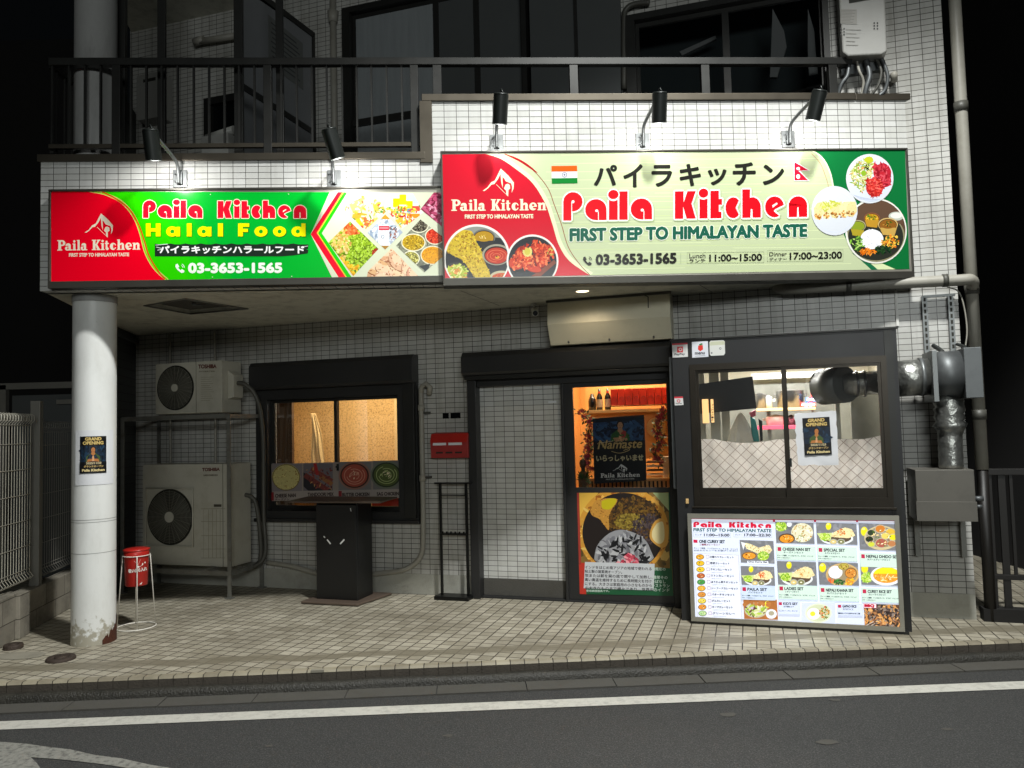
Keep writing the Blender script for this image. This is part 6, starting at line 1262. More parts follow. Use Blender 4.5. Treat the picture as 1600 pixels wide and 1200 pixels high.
q = W(1074, 783, DBO); b = MB(FW); b.box(q[0]-.012, q[0]+.012, -DBO-.02, -DBO-.0005, q[1]-.02, q[1]+.02); b.build('switch', 'shelf_wood', bo, .003)
b = MB(FW); b.box(bU0-.035, bU0-.006, -DBO+.06, -DBO+.09, 1.08, 2.20); b.build('downpipe', 'steel_dull', bo, .004)
# stickers
def sticker(label, P, fn):
    t = thing('sticker', label, 'sticker', FW, (W(*P[0], DBO)[0], -DBO-.002, W(*P[2], DBO)[1]), group='small stickers on the booth front')
    A = Art(flatmap(FW, DBO+.0035), FW, 1); fn(A); A.build('printed_face', 'flat_print', t)
def s1(A):
    A.poly([(1050, 537), (1074, 535.5), (1075, 557.5), (1051, 558.8)], '#d6d6d4'); A.poly([(1050, 537), (1074, 535.5), (1074.2, 538), (1050.2, 539.4)], '#c83a44'); A.poly([(1058, 542), (1067, 541.5), (1067, 550.5), (1058, 551)], '#d83a3e'); A.disc(1063, 546, 2.8, 2.8, '#e8dcdc'); A.disc(1063, 546, 1.4, 1.4, '#d83a3e'); A.text('PayPay', 1054, 1070, 556, 555.2, 3.6, '#3a3a3c', .18)
def s2(A):
    A.poly([(1081, 534.2), (1106, 533), (1107, 557.5), (1081.5, 559)], '#dcdee6'); A.poly([(1091, 540), (1098, 539), (1098.5, 546), (1094, 549), (1090.5, 546)], '#d8342a'); A.poly([(1092, 538), (1097, 536), (1098, 538.5), (1093, 540)], '#2f7a3a'); A.text('menu', 1086, 1101, 554.2, 553.5, 3.4, '#20242c', .25); A.line([(1086, 556.6), (1102, 555.6)], .6, '#7a7c84')
def s3(A):
    A.poly(clip_poly([(1108.5, 534.5), (1110.5, 532.4), (1130, 531.6), (1132.5, 533.5), (1133, 552), (1131, 555), (1111, 556), (1109, 554)], [(1100, 520), (1140, 520), (1140, 560), (1100, 560)]), '#d8d9d4'); A.poly([(1109.5, 533.8), (1132, 532.8), (1132.5, 538.5), (1109, 540)], '#c6c8ae'); A.ring(1125.5, 544.5, 1.4, 1.4, .9, '#6a6c70'); A.disc(1112, 551.5, 1.4, 1.5, '#7a7c80', 8)
def s4(A):
    A.poly([(1053.5, 620), (1067, 619.4), (1068, 632.8), (1054.3, 633.4)], '#d6d6d4'); A.poly([(1053.5, 620), (1067, 619.4), (1067.2, 622), (1053.7, 622.6)], '#c83a44'); A.ring(1060.3, 626.5, 2.2, 2.0, 1.1, '#c83a44'); A.text('PayPay', 1056, 1065.5, 631.8, 631.3, 2.2, '#4a4a4c', .1)
sticker('white square sticker with red band and emblem, leftmost of three at the booth top', [(1050, 537), 0, (1051, 558)], s1)
sticker('pale blue sticker with red and green fruit emblem, middle of three at the booth top', [(1081, 534), 0, (1082, 558)], s2)
sticker('blank cream sticker with rounded corners, rightmost of the three at the booth top', [(1109, 533), 0, (1110, 555)], s3)
sticker('tiny white sticker with red emblem low on the left post of the booth', [(1053, 620), 0, (1054, 633)], s4)
# grand opening posters
def grand(A, T):
    """T maps poster fractions (0..1, 0..1 downwards) to photo pixels"""
    def P(*pts): return [T(*p) for p in pts]
    A.poly(P((0, 0), (1, 0), (1, 1), (0, 1)), '#0b0c10')
    A.poly(P((0.02, .26), (.98, .26), (.98, .72), (0.02, .72)), '#142234'); h = T(0, 1)[1]-T(0, 0)[1]; w_ = T(1, 0)[0]-T(0, 0)[0]
    A.scatter(P((.05, .28), (.95, .28), (.95, .7), (.05, .7)), 46, (w_*.04, w_*.1), ['#1b3248', '#101a26', '#203c54', '#172a3c'], 1.4)
    def tx(s_, a, b_, y, hh, c, bo=0.): p, q = T(a, y), T(b_, y); A.text(s_, p[0], q[0], p[1], q[1], hh*h, c, bo*h)
    tx('GRAND', .2, .8, .115, .085, '#6a5018', .012); tx('GRAND', .2, .8, .11, .08, '#dcc078', .004)
    tx('OPENING', .12, .88, .225, .085, '#6a5018', .012); tx('OPENING', .12, .88, .22, .08, '#dcc078', .004)
    c_, tp_ = T(.5, .27); praying_woman(A, c_, tp_, .42*h, '#44582c', None, '#b8763e')
    A.poly(P((0, .69), (1, .69), (1, 1), (0, 1)), '#0b0c10')
    tx('2025/11/23', .24, .80, .752, .05, '#c8b890', .004); tx('グランドオープン', .16, .88, .84, .055, '#c0a468', .004); tx('Paila Kitchen', .1, .92, .945, .06, '#dcc890', .006)
gp = thing('grand_opening_poster', 'black grand opening poster on wrinkled white paper taped to the booth glass', 'poster', FW, (2.7, -DBO, 1.3))
dg_ = DBO+.001
b = MB(FW); rnd = random.Random(6); cs = [(1241, 646), (1306, 641.5), (1311, 726), (1247, 727)]; NX, NZ = 10, 12; vs = []
for j in range(NZ+1):
    for i in range(NX+1):
        s_, t_ = i/NX, j/NZ; x = (cs[0][0]*(1-s_)+cs[1][0]*s_)*(1-t_)+(cs[3][0]*(1-s_)+cs[2][0]*s_)*t_+(rnd.uniform(-1.0, 1.0) if i in (0, NX) else 0); y = (cs[0][1]*(1-s_)+cs[1][1]*s_)*(1-t_)+(cs[3][1]*(1-s_)+cs[2][1]*s_)*t_+(rnd.uniform(-1, 1) if j in (0, NZ) else 0)
        u, z = W(x, y, dg_); vs.append((u, -dg_-rnd.uniform(.0, .006), z))
b._add(vs, [(j*(NX+1)+i, j*(NX+1)+i+1, (j+1)*(NX+1)+i+1, (j+1)*(NX+1)+i) for j in range(NZ) for i in range(NX)], True); b.build('backing_paper', 'paper_white', gp)
A = Art(flatmap(FW, dg_+.008), FW, 9)
grand(A, lambda a, b_: ((1253.5*(1-a)+1296*a)*(1-b_)+(1257.5*(1-a)+1300*a)*b_, (653.5*(1-a)+651.2*a)*(1-b_)+(712*(1-a)+710*a)*b_)); A.build('printed_face', 'flat_print', gp)
gc = thing('grand_opening_poster', 'black grand opening poster in a clear sleeve wrapped round the pale column', 'poster', FG, (colx, coly, 1.1))
va = math.atan2(-coly, -colx); sc_ = math.hypot(colx, coly)*1.0/1200*.985
dist = math.hypot(colx, coly)-CR; sc_ = dist/1200*.90
cm = cylmap(colx, coly, CR+.003, va, 147.5, (714, 0), sc_)
R0 = ray(147, 714); z714 = CAM_H+R0.z/math.hypot(R0.x, R0.y)*dist; scz = (coly-.1)/1200
def cmap(px, py, l):
    x = max(-.95, min(.95, (px-147.5)/35.5)); a = va+math.asin(x); return (colx+(CR+.003+l)*math.cos(a), coly+(CR+.003+l)*math.sin(a), z714-(py-714)*scz)
b = MB(FG); n = 14; vs = []
for i in range(n+1):
    px = 119+(176.5-119)*i/n; vs += [cmap(px, 673-(.5 if i % 3 else 0), 0), cmap(px, 757, 0)]
b._add(vs, [(2*i, 2*i+1, 2*i+3, 2*i+2) for i in range(n)], True); b.build('backing_paper', 'paper_white', gc)
class DArt(Art):
    def raw(s, pts, col, L):      # subdivide long spans so that ink follows the curved column
        if len(pts) == 4 and max(p[0] for p in pts)-min(p[0] for p in pts) > 12:
            a, b_, c_, d = pts; m_ = 6
            for i in range(m_):
                t0, t1 = i/m_, (i+1)/m_; f = lambda p, q, t: (p[0]+(q[0]-p[0])*t, p[1]+(q[1]-p[1])*t)
                Art.raw(s, [f(a, b_, t0), f(a, b_, t1), f(d, c_, t1), f(d, c_, t0)], col, L)
        else: Art.raw(s, pts, col, L)
A = DArt(lambda px, py, l: cmap(px, py, l+.0015), FG, 9); A.STEP = .00008
grand(A, lambda a, b_: (126+39.5*a, 682+57*b_)); A.build('printed_face', 'flat_print', gc)
# ---- cloth behind the booth glass
cl = thing('lattice_cloth', 'pale cloth with a brown lattice pattern screening the lower half of the booth window', 'cloth', FW, (2.4, -.42, 1.2))
b = MB(FW); n = 60; m_ = 10; vs = []
z0c = wz0+.05
for j in range(m_+1):
    for i in range(n+1):
        u = wx0+.02+(wx1-wx0-.04)*i/n; s_ = i/n; top = W(1090+300*s_, 686+(6 if .1 < s_ < .45 else 0)*math.sin((s_-.1)*9)-(8 if s_ > .9 else 0)*(s_-.9)*9, .42)[1]
        z = z0c+(top-z0c)*j/m_; y = -.425+.010*math.sin(i*.9+j*.3)*(j/m_)+.008*math.sin(i*.37+j*.8)+.006*math.sin(i*1.7-j)
        vs.append((u, y, z))
b._add(vs, [(j*(n+1)+i, j*(n+1)+i+1, (j+1)*(n+1)+i+1, (j+1)*(n+1)+i) for j in range(m_) for i in range(n)], True); b.build('cloth', 'lattice_cloth', cl)
# ================================================================== BACKLIT MENU BOX
MD = .60
mt = [W(*p, MD) for p in ((1073, 803), (1405, 806), (1414, 988), (1081, 970))]
mu0, mu1 = (mt[0][0]+mt[3][0])/2, (mt[1][0]+mt[2][0])/2; mz1, mz0 = (mt[0][1]+mt[1][1])/2, (mt[2][1]+mt[3][1])/2
mb_ = thing('menu_light_box', 'bright backlit menu light box with rows of dish pictures at the foot of the booth', 'menu board', FW, ((mu0+mu1)/2, -.55, mz0))
b = MB(FW); b.wall((mu0, mu1), (mz0, mz1), [(mu0+.032, mu1-.032, mz0+.034, mz1-.036)], -MD, -MD+.03); b.build('frame', 'light_frame', mb_, .004)
b = MB(FW); b.box(mu0+.01, mu1-.01, -MD+.03, -DBO-.002, mz0+.006, mz1-.006); b.build('case', 'black_aluminium', mb_)
b = MB(FW); b.box(mu0-.01, mu1+.03, -DBO-.09, -DBO-.012, 0, mz0-.003) if mz0 > .02 else b.box(mu0, mu1, -DBO-.08, -DBO-.012, 0, .012); b.build('foot', 'black_aluminium', mb_)
A = Art(flatmap(FW, MD-.018), FW, 21)
MC = [(1076, 808), (1402, 812), (1409, 985), (1084, 966)]; A.clip = [W_ for W_ in [(1078.5, 810), (1400.5, 813.5), (1408.5, 981), (1086, 963.5)]]
BW = '#d5dcee'; A.poly(MC, BW)
def M_(x, y): return (1060+x*.225, 790+y*.225)        # from the enlarged study of the board
def q4(x0, y0, x1, y1, s=.030): return [M_(x0, y0), M_(x1, y0+(x1-x0)*s), M_(x1+(y1-y0)*.055, y1+(x1-x0)*s), M_(x0+(y1-y0)*.055, y1)]
A.poly([M_(80, 78), M_(1512, 92), M_(1512, 108), M_(80, 94)], '#8e2438')
A.poly([M_(80, 92), M_(1512, 112), M_(1512, 118), M_(80, 97)], '#ece4ea')
for x in (655, 940, 1232): A.poly(q4(x, 96, x+16, 114), '#b01840')
def T_(s_, x0, x1, y, h, c, bo=0, k=.03): p, q = M_(x0, y), M_(x1, y+(x1-x0)*k); A.text(s_, p[0], q[0], p[1], q[1], h*.225, c, bo*.225, ring=6)
p0, p1 = M_(104, 150), M_(645, 156); A.word('Paila Kitchen', p0[0], p1[0], p0[1], p1[1], 8.8, '#c81838', None, 0, FAT, '#d5dcee')
T_('FIRST STEP TO HIMALAYAN TASTE', 105, 645, 178, 21, '#2a5a5c', 1.5, .013)
for x0, x1, a_ in ((104, 362, '11:00~15:00'), (384, 648, '17:00~22:30')):
    P = q4(x0, 188, x1, 218, .012); A.line(P+[P[0]], .3, '#7a82a0'); T_(a_, x0+74, x1-8, 212, 17, '#3a3e4c', 1.6, .012); T_('ランチ' if x0 < 200 else 'ディナー', x0+10, x0+58, 210, 14, '#6a7084', .3, .012)
A.poly(q4(104, 236, 132, 258), '#c01840'); T_('ONE CURRY SET', 145, 322, 259, 21, '#26303c', 1.4, .012); T_('１種類カレーセット', 147, 290, 277, 13, '#8a5a68', .6, .012)
T_('カレー１種類、ナン又はライス、サラダ、ドリンク', 107, 412, 300, 12, '#5a6478', .3, .03); T_('お好みのカレーをお選びください', 107, 412, 317, 12, '#5a6478', .3, .01)
P = q4(108, 332, 416, 776, .04); A.poly(P, '#dfe4f4'); A.line(P+[P[0]], .4, '#8c7ca0')
ITEMS = ['日替わりカレーセット', '野菜カレーセット', 'チキンカレーセット', 'マトンカレーセット', 'ほうれん草チキンセット', 'シーフードカレーセット', 'バターチキンセット', 'ダルカレーセット', 'キーマカレーセット', 'グリーンカレー']
IC = ['#d89a28', '#e0b428', '#e8c030', '#b85a30', '#3f9448', '#e0a838', '#d08838', '#e0cc50', '#d88830', '#a8cc90']
for i in range(10):
    x, y = 150+i*2.0, 357+i*43.4; p = M_(x, y); A.disc(p[0], p[1], 6.6, 4.4, '#6a5a38'); A.disc(p[0], p[1]-.1, 5.8, 3.6, IC[i]); A.scatter(('e', p[0], p[1], 3.2, 1.8), 6, (.4, .8), ['#5a3a14', '#f0dca0', '#3a5a20'], 1.4)
    P = q4(192+i*2, y-12, 212+i*2, y+8, .02); A.line(P+[P[0]], .45, '#8a4a6a'); w_ = 165-(i*31 % 45) if i not in (4, 5) else 185
    T_(ITEMS[i], 219+i*2, 219+i*2+w_, y+7, 16, '#2c3040', .6, .02); T_('vegetable curry set nan', 222+i*2, 222+i*2+110-(i*13 % 50), y+22, 7, '#8a90a4', .2, .02)
    if i: A.line([M_(215+i*2, y-16), M_(405+i*2, y-10)], .18, '#b0b6cc')
GB = '#77787c'
def pic(x0, y0, x1, y1, fn, base=GB):
    P = q4(x0, y0, x1, y1); A.poly(P, base); sv = A.clip; A.clip = clip_poly(P, sv); A.scatter(P, 26, (2, 5), ['#7e7f83', '#707176', '#85858a'] if base == GB else [base], 1.6); fn(*[M_(x0, y0)[0], M_(x0, y0)[1], M_(x1, y1)[0], M_(x1, y1)[1]+(x1-x0)*.03*.225]); A.clip = sv
def nan_set(x0, y0, x1, y1, top=None):
    w_, h_ = x1-x0, y1-y0; cx = x0+w_*.55; A.disc(x0+w_*.52, y0+h_*.72, w_*.40, h_*.28, '#dfe2e2'); A.disc(x0+w_*.52, y0+h_*.70, w_*.35, h_*.22, '#5a4a3a')
    naan(A, [(x0+w_*.30, y0+h_*.62), (x0+w_*.5, y0+h_*.38), (x0+w_*.72, y0+h_*.22), (x0+w_*.88, y0+h_*.30), (x0+w_*.97, y0+h_*.58), (x0+w_*.8, y0+h_*.70), (x0+w_*.5, y0+h_*.66)], '#ead9a4', 40)
    A.poly([(x0+w_*.02, y0+h_*.48), (x0+w_*.4, y0+h_*.46), (x0+w_*.36, y0+h_*.82), (x0+w_*.12, y0+h_*.72)], '#c8d48c'); salad(A, x0+w_*.22, y0+h_*.64, w_*.13, h_*.17, 40)
    for k, c_ in ((.43, '#d8c078'), (.62, '#7a7a4c')): A.disc(x0+w_*k, y0+h_*.86, w_*.1, h_*.13, '#a8a89c'); A.disc(x0+w_*k, y0+h_*.86, w_*.075, h_*.09, c_); A.disc(x0+w_*k, y0+h_*.86, w_*.03, h_*.03, '#f0ead0', 8)
    if top: A.scatter(('e', x0+w_*.62, y0+h_*.44, w_*.10, h_*.16), 30, (.5, 1.4), top, 1.4)
    drink(A, x0+w_*.31, y0+h_*.17, w_*.07)
pic(425, 238, 660, 395, lambda x0, y0, x1, y1: (naan(A, [(x0+4, y0+4), (x0+16, y0+6), (x0+30, y0+12), (x0+46, y0+8), (x0+51, y0+16), (x0+44, y0+24), (x0+30, y0+22), (x0+12, y0+14)], '#e8dcac', 70), A.poly([(x0+2, y0+3), (x0+9, y0+5), (x0+6, y0+16)], '#dfe4e8'), curry(A, x0+15, y0+24.5, 12, 6.4, '#e0952c', '#8a6a4a'), salad(A, x0+37, y0+25, 9, 7, 60)))
P = q4(478, 383, 624, 402, .02); A.poly(P, '#e6eaf4'); T_('One Curry Set', 486, 616, 397, 12, '#2c3040', 1.0, .02)
pic(432, 418, 665, 550, lambda *a: nan_set(*a, top=['#d8642c', '#e07a3c', '#c04a1c']))
pic(450, 645, 684, 785, lambda x0, y0, x1, y1: (A.disc(x0+20, y0+18, 18, 12, '#b8b09c'), A.disc(x0+20, y0+18, 16, 10, '#c8cc94'), A.scatter(('e', x0+20, y0+18, 15, 9), 50, (1, 3), ['#a8c048', '#d8d8a0', '#5a3a34', '#e8e4c8', '#c0a8cc', '#8aa83c'], 1.5), drink(A, x0+38, y0+9, 4.4), A.disc(x0+44, y0+24, 8.5, 7.5, '#dfe2ea'), A.disc(x0+44, y0+23, 4.5, 3.6, '#a8a088')), base='#a86834')
A.scatter(q4(452, 648, 680, 690), 18, (2, 4), ['#b0703a'], 1)
for x0, x1, fn, y1 in ((672, 938, lambda x0, y0, x1, y1: (salad(A, x0+9, y0+7, 9, 8, 60), A.disc(x0+22, y0+4, 4, 4, '#dde0e6'), A.disc(x0+42, y0+17, 17, 15, '#dcd6b8'), A.scatter(('e', x0+42, y0+17, 16, 14), 90, (.6, 1.8), ['#eee8d0', '#c8b888', '#a8b078', '#f4f0e0', '#b08a4c'], 1.4), curry(A, x0+18, y0+26, 13, 8, '#e09028', '#5a4a3c')), 258),
    (955, 1236, lambda *a: nan_set(*a, top=['#d8803c', '#b85a1c', '#e0984c']), 264),
    (1250, 1516, lambda x0, y0, x1, y1: (drink(A, x0+9, y0+13, 5.5), A.disc(x0+36, y0+23, 27, 19, '#c8b88c'), A.disc(x0+36, y0+22, 24, 16, '#8a8474'), [ (A.disc(x0+cx, y0+cy, r+1, r*.8+.8, '#b8ac90'), A.disc(x0+cx, y0+cy, r, r*.75, c)) for cx, cy, r, c in ((20, 15, 6, '#2c3a24'), (17, 25, 6, '#26301e'), (34, 9, 7.5, '#c8782c'), (50, 14, 7, '#d8b03c'), (54, 22, 6, '#e8d820'), (20, 33, 5, '#c8cc40'), (36, 31, 9, '#a85a4c'), (52, 32, 6, '#b87a4c'), (42, 20, 6, '#e0c860')) ], A.scatter(('e', x0+36, y0+22, 22, 14), 40, (.6, 1.6), ['#e8d090', '#8a5a2c', '#f0e8c0', '#5a7a2c'], 1.4)), 305)):
    pic(x0, 112+(x0-672)*.016, x1, y1, fn)
for x0, x1, fn in ((684, 955, lambda *a: nan_set(*a, top=['#d8b070', '#c89a54', '#e8cc94'])),
    (970, 1246, lambda x0, y0, x1, y1: (drink(A, x0+7, y0+9, 5.5), A.disc(x0+38, y0+20, 26, 18, '#c8a870'), A.disc(x0+38, y0+20, 23, 15.5, '#9a8a6c'), rice(A, x0+27, y0+16, 11, 10), curry(A, x0+40, y0+7, 9, 6, '#b8a848', '#c8b070'), curry(A, x0+51, y0+17, 10, 9, '#d08838', '#a88450'), A.scatter([(x0+16, y0+25), (x0+26, y0+28), (x0+24, y0+33), (x0+14, y0+30)], 24, (.8, 1.8), ['#d8582c', '#e88040'], 1.4), A.scatter([(x0+24, y0+28), (x0+42, y0+27), (x0+42, y0+35), (x0+24, y0+34)], 36, (.8, 1.9), ['#2c6a2c', '#3f8a3c', '#1c4a1c'], 1.5), A.scatter([(x0+42, y0+26), (x0+58, y0+26), (x0+52, y0+36), (x0+42, y0+35)], 36, (.8, 1.9), ['#e8b428', '#f0d040', '#d8902c'], 1.4))),
    (1262, 1524, lambda x0, y0, x1, y1: (drink(A, x0+7, y0+9, 5.5), salad(A, x0+10, y0+23, 9, 8, 60), A.disc(x0+41, y0+20, 25, 15.5, '#dfe2ea'), A.disc(x0+41, y0+19, 21, 12.5, '#e09a2c'), A.poly(ellp(x0+41, y0+17, 20, 10, 20, 180, 360), '#e8dc20'), A.scatter([(x0+22, y0+20), (x0+58, y0+20), (x0+50, y0+28), (x0+30, y0+28)], 30, (.8, 2.4), ['#e8e0a8', '#c87a28', '#f0c060', '#d88a30'], 2.4)))):
    pic(x0, 384+(x0-684)*.022, x1, 548, fn)
for x, y, s_, j, w1 in ((688, 287, 'CHEESE NAN SET', 'チーズナンセット', 192), (973, 293, 'SPECIAL SET', 'スペシャルセット', 146), (1268, 337, 'NEPALI DHIDO SET', 'ネパールディードセット', 222), (701, 560, 'LADIES SET', 'レディースセット', 130), (988, 571, 'NEPALI KHANA SET', 'ネパリカナセット', 190), (1278, 580, 'CURRY RICE SET', 'カレーライスセット', 165), (444, 565, 'PAILA SET', 'パイラセット', 135)):
    P = q4(x-10, y-10, x+262 if x > 460 else x+225, y+86); A.poly(P, '#cbe0d4' if x > 460 else '#c6d4ec'); A.line(P+[P[0]], .25, '#7a9a88')
    A.poly(q4(x, y, x+25, y+27), '#b82a4c'); T_(s_, x+36, x+36+w1, y+24, 20, '#263034', 1.2, .02); T_(j, x+42, x+42+w1*.72, y+43, 14, '#4a585c', .6, .02)
    if y != 337: T_('カレー１種類、ナン又はライス、サラダ、ドリンク', x-2, x+248 if x > 460 else x+215, y+62, 10, '#4c5c5c', .5, .03); T_('デザート付きのセット', x-2, x+90, y+78, 9, '#4c5c5c', .4, .02)
for x, y, s_, j, x1 in ((692, 665, "KID'S SET", 'お子様セット', 840), (1103, 683, 'GAPAO RICE', 'ガパオライス', 1275)):
    P = q4(x, y-2, x1, y+88 if x < 800 else y+78, .02); A.poly(P, '#cfd8ee'); A.line(P+[P[0]], .3, '#8a94b0'); A.poly(q4(x+4, y+4, x+26, y+24), '#b82a4c'); T_(s_, x+36, x1-12 if x < 800 else x1-40, y+22, 17, '#2c3444', 1.1, .02); T_(j, x+38, x+110, y+40, 12, '#4a5468', .6, .02); T_('ミニカレー、ナン、ジュース' if x < 800 else '鶏肉のバジル炒めのせご飯', x+6, x1-14, y+68, 11, '#4a5468', .8 if x > 800 else .4, .02)
p = M_(972, 745); A.rect(*M_(855, 672), *M_(1090, 818), '#ccd4e8'); A.disc(p[0], p[1], 21, 15.5, '#d8dcc8'); A.disc(p[0], p[1], 18.5, 13.2, '#c8cfae'); A.disc(p[0]-7.5, p[1]+1, 10, 9, '#f2f2ee'); A.disc(p[0]-9, p[1]+1, 4.2, 3.8, '#e8d83c'); A.scatter(('e', p[0]+9, p[1]-1, 8, 9.5), 90, (.6, 1.6), ['#b8823c', '#6a8a2c', '#d8a860', '#8a5a24', '#4c7a24', '#c83a20'], 1.3)
def bbq(x0, y0, x1, y1):
    A.scatter([(x0, y0+4), (x1+4, y0), (x1+4, y1), (x0, y1)], 260, (1, 3), ['#b07a4c', '#8a5c3c', '#d89858', '#5a4030', '#e0ac6c', '#8e8078', '#c88a48'], 1.5)
    A.scatter([(x0+14, y0+4), (x1+4, y0+10), (x1+4, y0+22), (x0+30, y0+18)], 110, (1, 2.6), ['#4a3c38', '#6a5a54', '#2c2220', '#8a7a70'], 1.5); A.line([(x0, y1-2), (x0+16, y1-10)], .9, '#d8ccc0'); A.line([(x0+4, y1), (x0+18, y1-7)], .7, '#c8bcb0')
pic(1285, 680, 1545, 840, bbq, base='#3a2c22')
P = q4(1283, 678, 1372, 708, .02); A.poly(P, '#ecdfe4'); A.line(P+[P[0]], .4, '#b82a4c'); T_('BBQ', 1292, 1358, 704, 20, '#b81838', 3, .02)
A.clip = None
A.build('printed_face', 'backlit_print', mb_)
# ================================================================== ROOMS BEHIND THE GLASS
def room(name, x0, x1, y1, z1, mw, mf, mc, parent=bld):
    b = MB(FW); b.quad((x0, y1, 0), (x1, y1, 0), (x1, y1, z1), (x0, y1, z1)); b.quad((x0, .151, 0), (x0, y1, 0), (x0, y1, z1), (x0, .151, z1)); b.quad((x1, .151, 0), (x1, y1, 0), (x1, y1, z1), (x1, .151, z1)); b.build('interior_wall', mw, parent)
    b = MB(FW); b.quad((x0, .151, .01), (x1, .151, .01), (x1, y1, .01), (x0, y1, .01)); b.build('interior_floor', mf, parent)
    b = MB(FW); b.quad((x0, .151, z1), (x1, .151, z1), (x1, y1, z1), (x0, y1, z1)); b.build('interior_ceiling', mc, parent)
def ilight(name, loc, p, col, sx, sy): o = light(name, 'AREA', (0, 0, 0), p, col, sx, size_y=sy); o.matrix_world = FW @ Matrix.Translation(loc); return o
room('dining', -3.3, .30, 1.15, 2.5, 'wallpaper', 'room_dark', 'soffit_paint')
ilight('dining_room_light', (-1.9, .45, 2.4), 24, (1, .80, .52), 1.4, .5)
b = MB(FW); n = 26; vs = []
for j in range(9):
    for i in range(n+1): s_ = i/n; u = -2.62+(.19+.02*math.sin(j*.7))*s_*(1-.65*(j/8)**2)+.01*math.sin(j*1.3); vs.append((u, .62+.022*math.sin(s_*22)+.012*math.sin(s_*9+j), .9+.95*j/8))
b._add(vs, [(j*(n+1)+i, j*(n+1)+i+1, (j+1)*(n+1)+i+1, (j+1)*(n+1)+i) for j in range(8) for i in range(n)], True); b.build('window_curtain', 'curtain_warm', None, label='narrow gathered warm curtain at the left inside the dining window', cat='curtain', base=(-2.5, .25, .9))
b = MB(FW); b.box(-2.80, -2.60, .2, .24, .7, 2.05); b.build('window_curtain', 'brown_curtain', None, label='brown curtain edge at the far left inside the dining window', cat='curtain', base=(-2.7, .22, .7))
b = MB(FW); b.box(-1.80, -1.765, 1.08, 1.15, 1.1, 2.5); b.box(-1.24, -1.16, .9, 1.0, 1.0, 2.5); b.build('wall_batten', 'curtain_warm', bld)
t = thing('dining_table', 'table with a red cloth showing at the lower right of the dining window', 'table', FW, (-1.4, .5, 0))
b = MB(FW); b.box(-1.72, -1.15, .3, .9, .90, .925); b.box(-1.70, -1.17, .31, .33, .55, .90); b.build('tablecloth', 'red_cloth', t, .004)
b = MB(FW); b.box(-1.6, -1.3, .4, .8, .02, .6); b.build('base', 'room_dark', t)
t = thing('dining_table', 'table with an orange cloth showing at the lower left of the dining window', 'table', FW, (-2.5, .5, 0))
b = MB(FW); b.box(-2.72, -2.05, .28, .9, .885, .91); b.box(-2.70, -2.07, .29, .31, .55, .885); b.build('tablecloth', 'orange_cloth', t, .004)
b = MB(FW); b.box(-2.5, -2.2, .4, .8, .02, .6); b.build('base', 'room_dark', t)
# entrance lobby
room('lobby', .31, 1.54, 1.6, 2.5, 'room_wood', 'room_dark', 'soffit_paint')
ilight('lobby_light', (1.0, .75, 2.42), 46, (1, .80, .54), .8, .6)
sh_ = thing('lobby_shelf', 'wooden wall shelf seen through the top of the entrance door', 'shelf', FW, (1.0, 1.2, 1.8))
D = .55
def Wd(px, py, d=-D): return W(px, py, d)
zS = Wd(960, 640)[1]; uA, uB = Wd(912, 640)[0]-.02, Wd(1044, 640)[0]+.2
b = MB(FW); b.box(uA, uB, D, D+.22, zS-.03, zS); b.build('board', 'shelf_wood', sh_, .002)
b = MB(FW); b.box(uA, uB, D+.22, D+.24, zS-.5, zS+.6); b.build('back_board', 'room_wood', sh_)
u = Wd(954, 620)[0]; x = u; i = 0
while i < 8:
    t = thing('carton', ['first', 'second', 'third', 'fourth', 'fifth', 'sixth', 'seventh', 'eighth'][i] + ' red carton counted from the bottles on the lobby shelf', 'carton', FW, (x, D, zS), group='red cartons lined up on the lobby shelf')
    b = MB(FW); b.box(x, x+.066, D+.01, D+.14, zS+.04, zS+.205); b.build('box', 'carton_red', t, .002)
    b = MB(FW); b.tube([(x+.036+.022*math.cos(a), D+.008, zS+.10+.026*math.sin(a)) for a in [k*math.pi/5-1.2 for k in range(8)]], .003, 4); b.build('swirl', 'red_dull', t)
    x += .073; i += 1
b = MB(FW); b.box(u-.01, u+.60, D-.005, D+.006, zS+.028, zS+.036); b.build('guard_rail', 'bottle_dark', sh_)
for k, px in enumerate((923.5, 935, 948)):
    uu = Wd(px, 630)[0]; t = thing('bottle', ['round dark jar at the left end of the lobby shelf', 'dark bottle with a red and cream label, left one beside the red cartons', 'dark bottle with a red and cream label touching the red cartons'][k], 'bottle', FW, (uu, D+.06, zS), group='bottles on the lobby shelf')
    r = .032 if k else .040; b = MB(FW); b.lathe((uu, D+.06, zS), [(.001, 0), (r, 0), (r, .12 if k else .09), (r*.9, .14 if k else .11), (.013, .17), (.013, .215 if k else .15), (.001, .215 if k else .15)], 18); b.build('glass', 'bottle_dark', t)
    if k: b = MB(FW); b.lathe((uu, D+.06, zS), [(r+.001, .03), (r+.001, .11)], 18); b.build('label', 'label_mix', t); b = MB(FW); b.lathe((uu, D+.06, zS), [(.0135, .17), (.0135, .19)], 12); b.build('neck_label', 'carton_red', t)
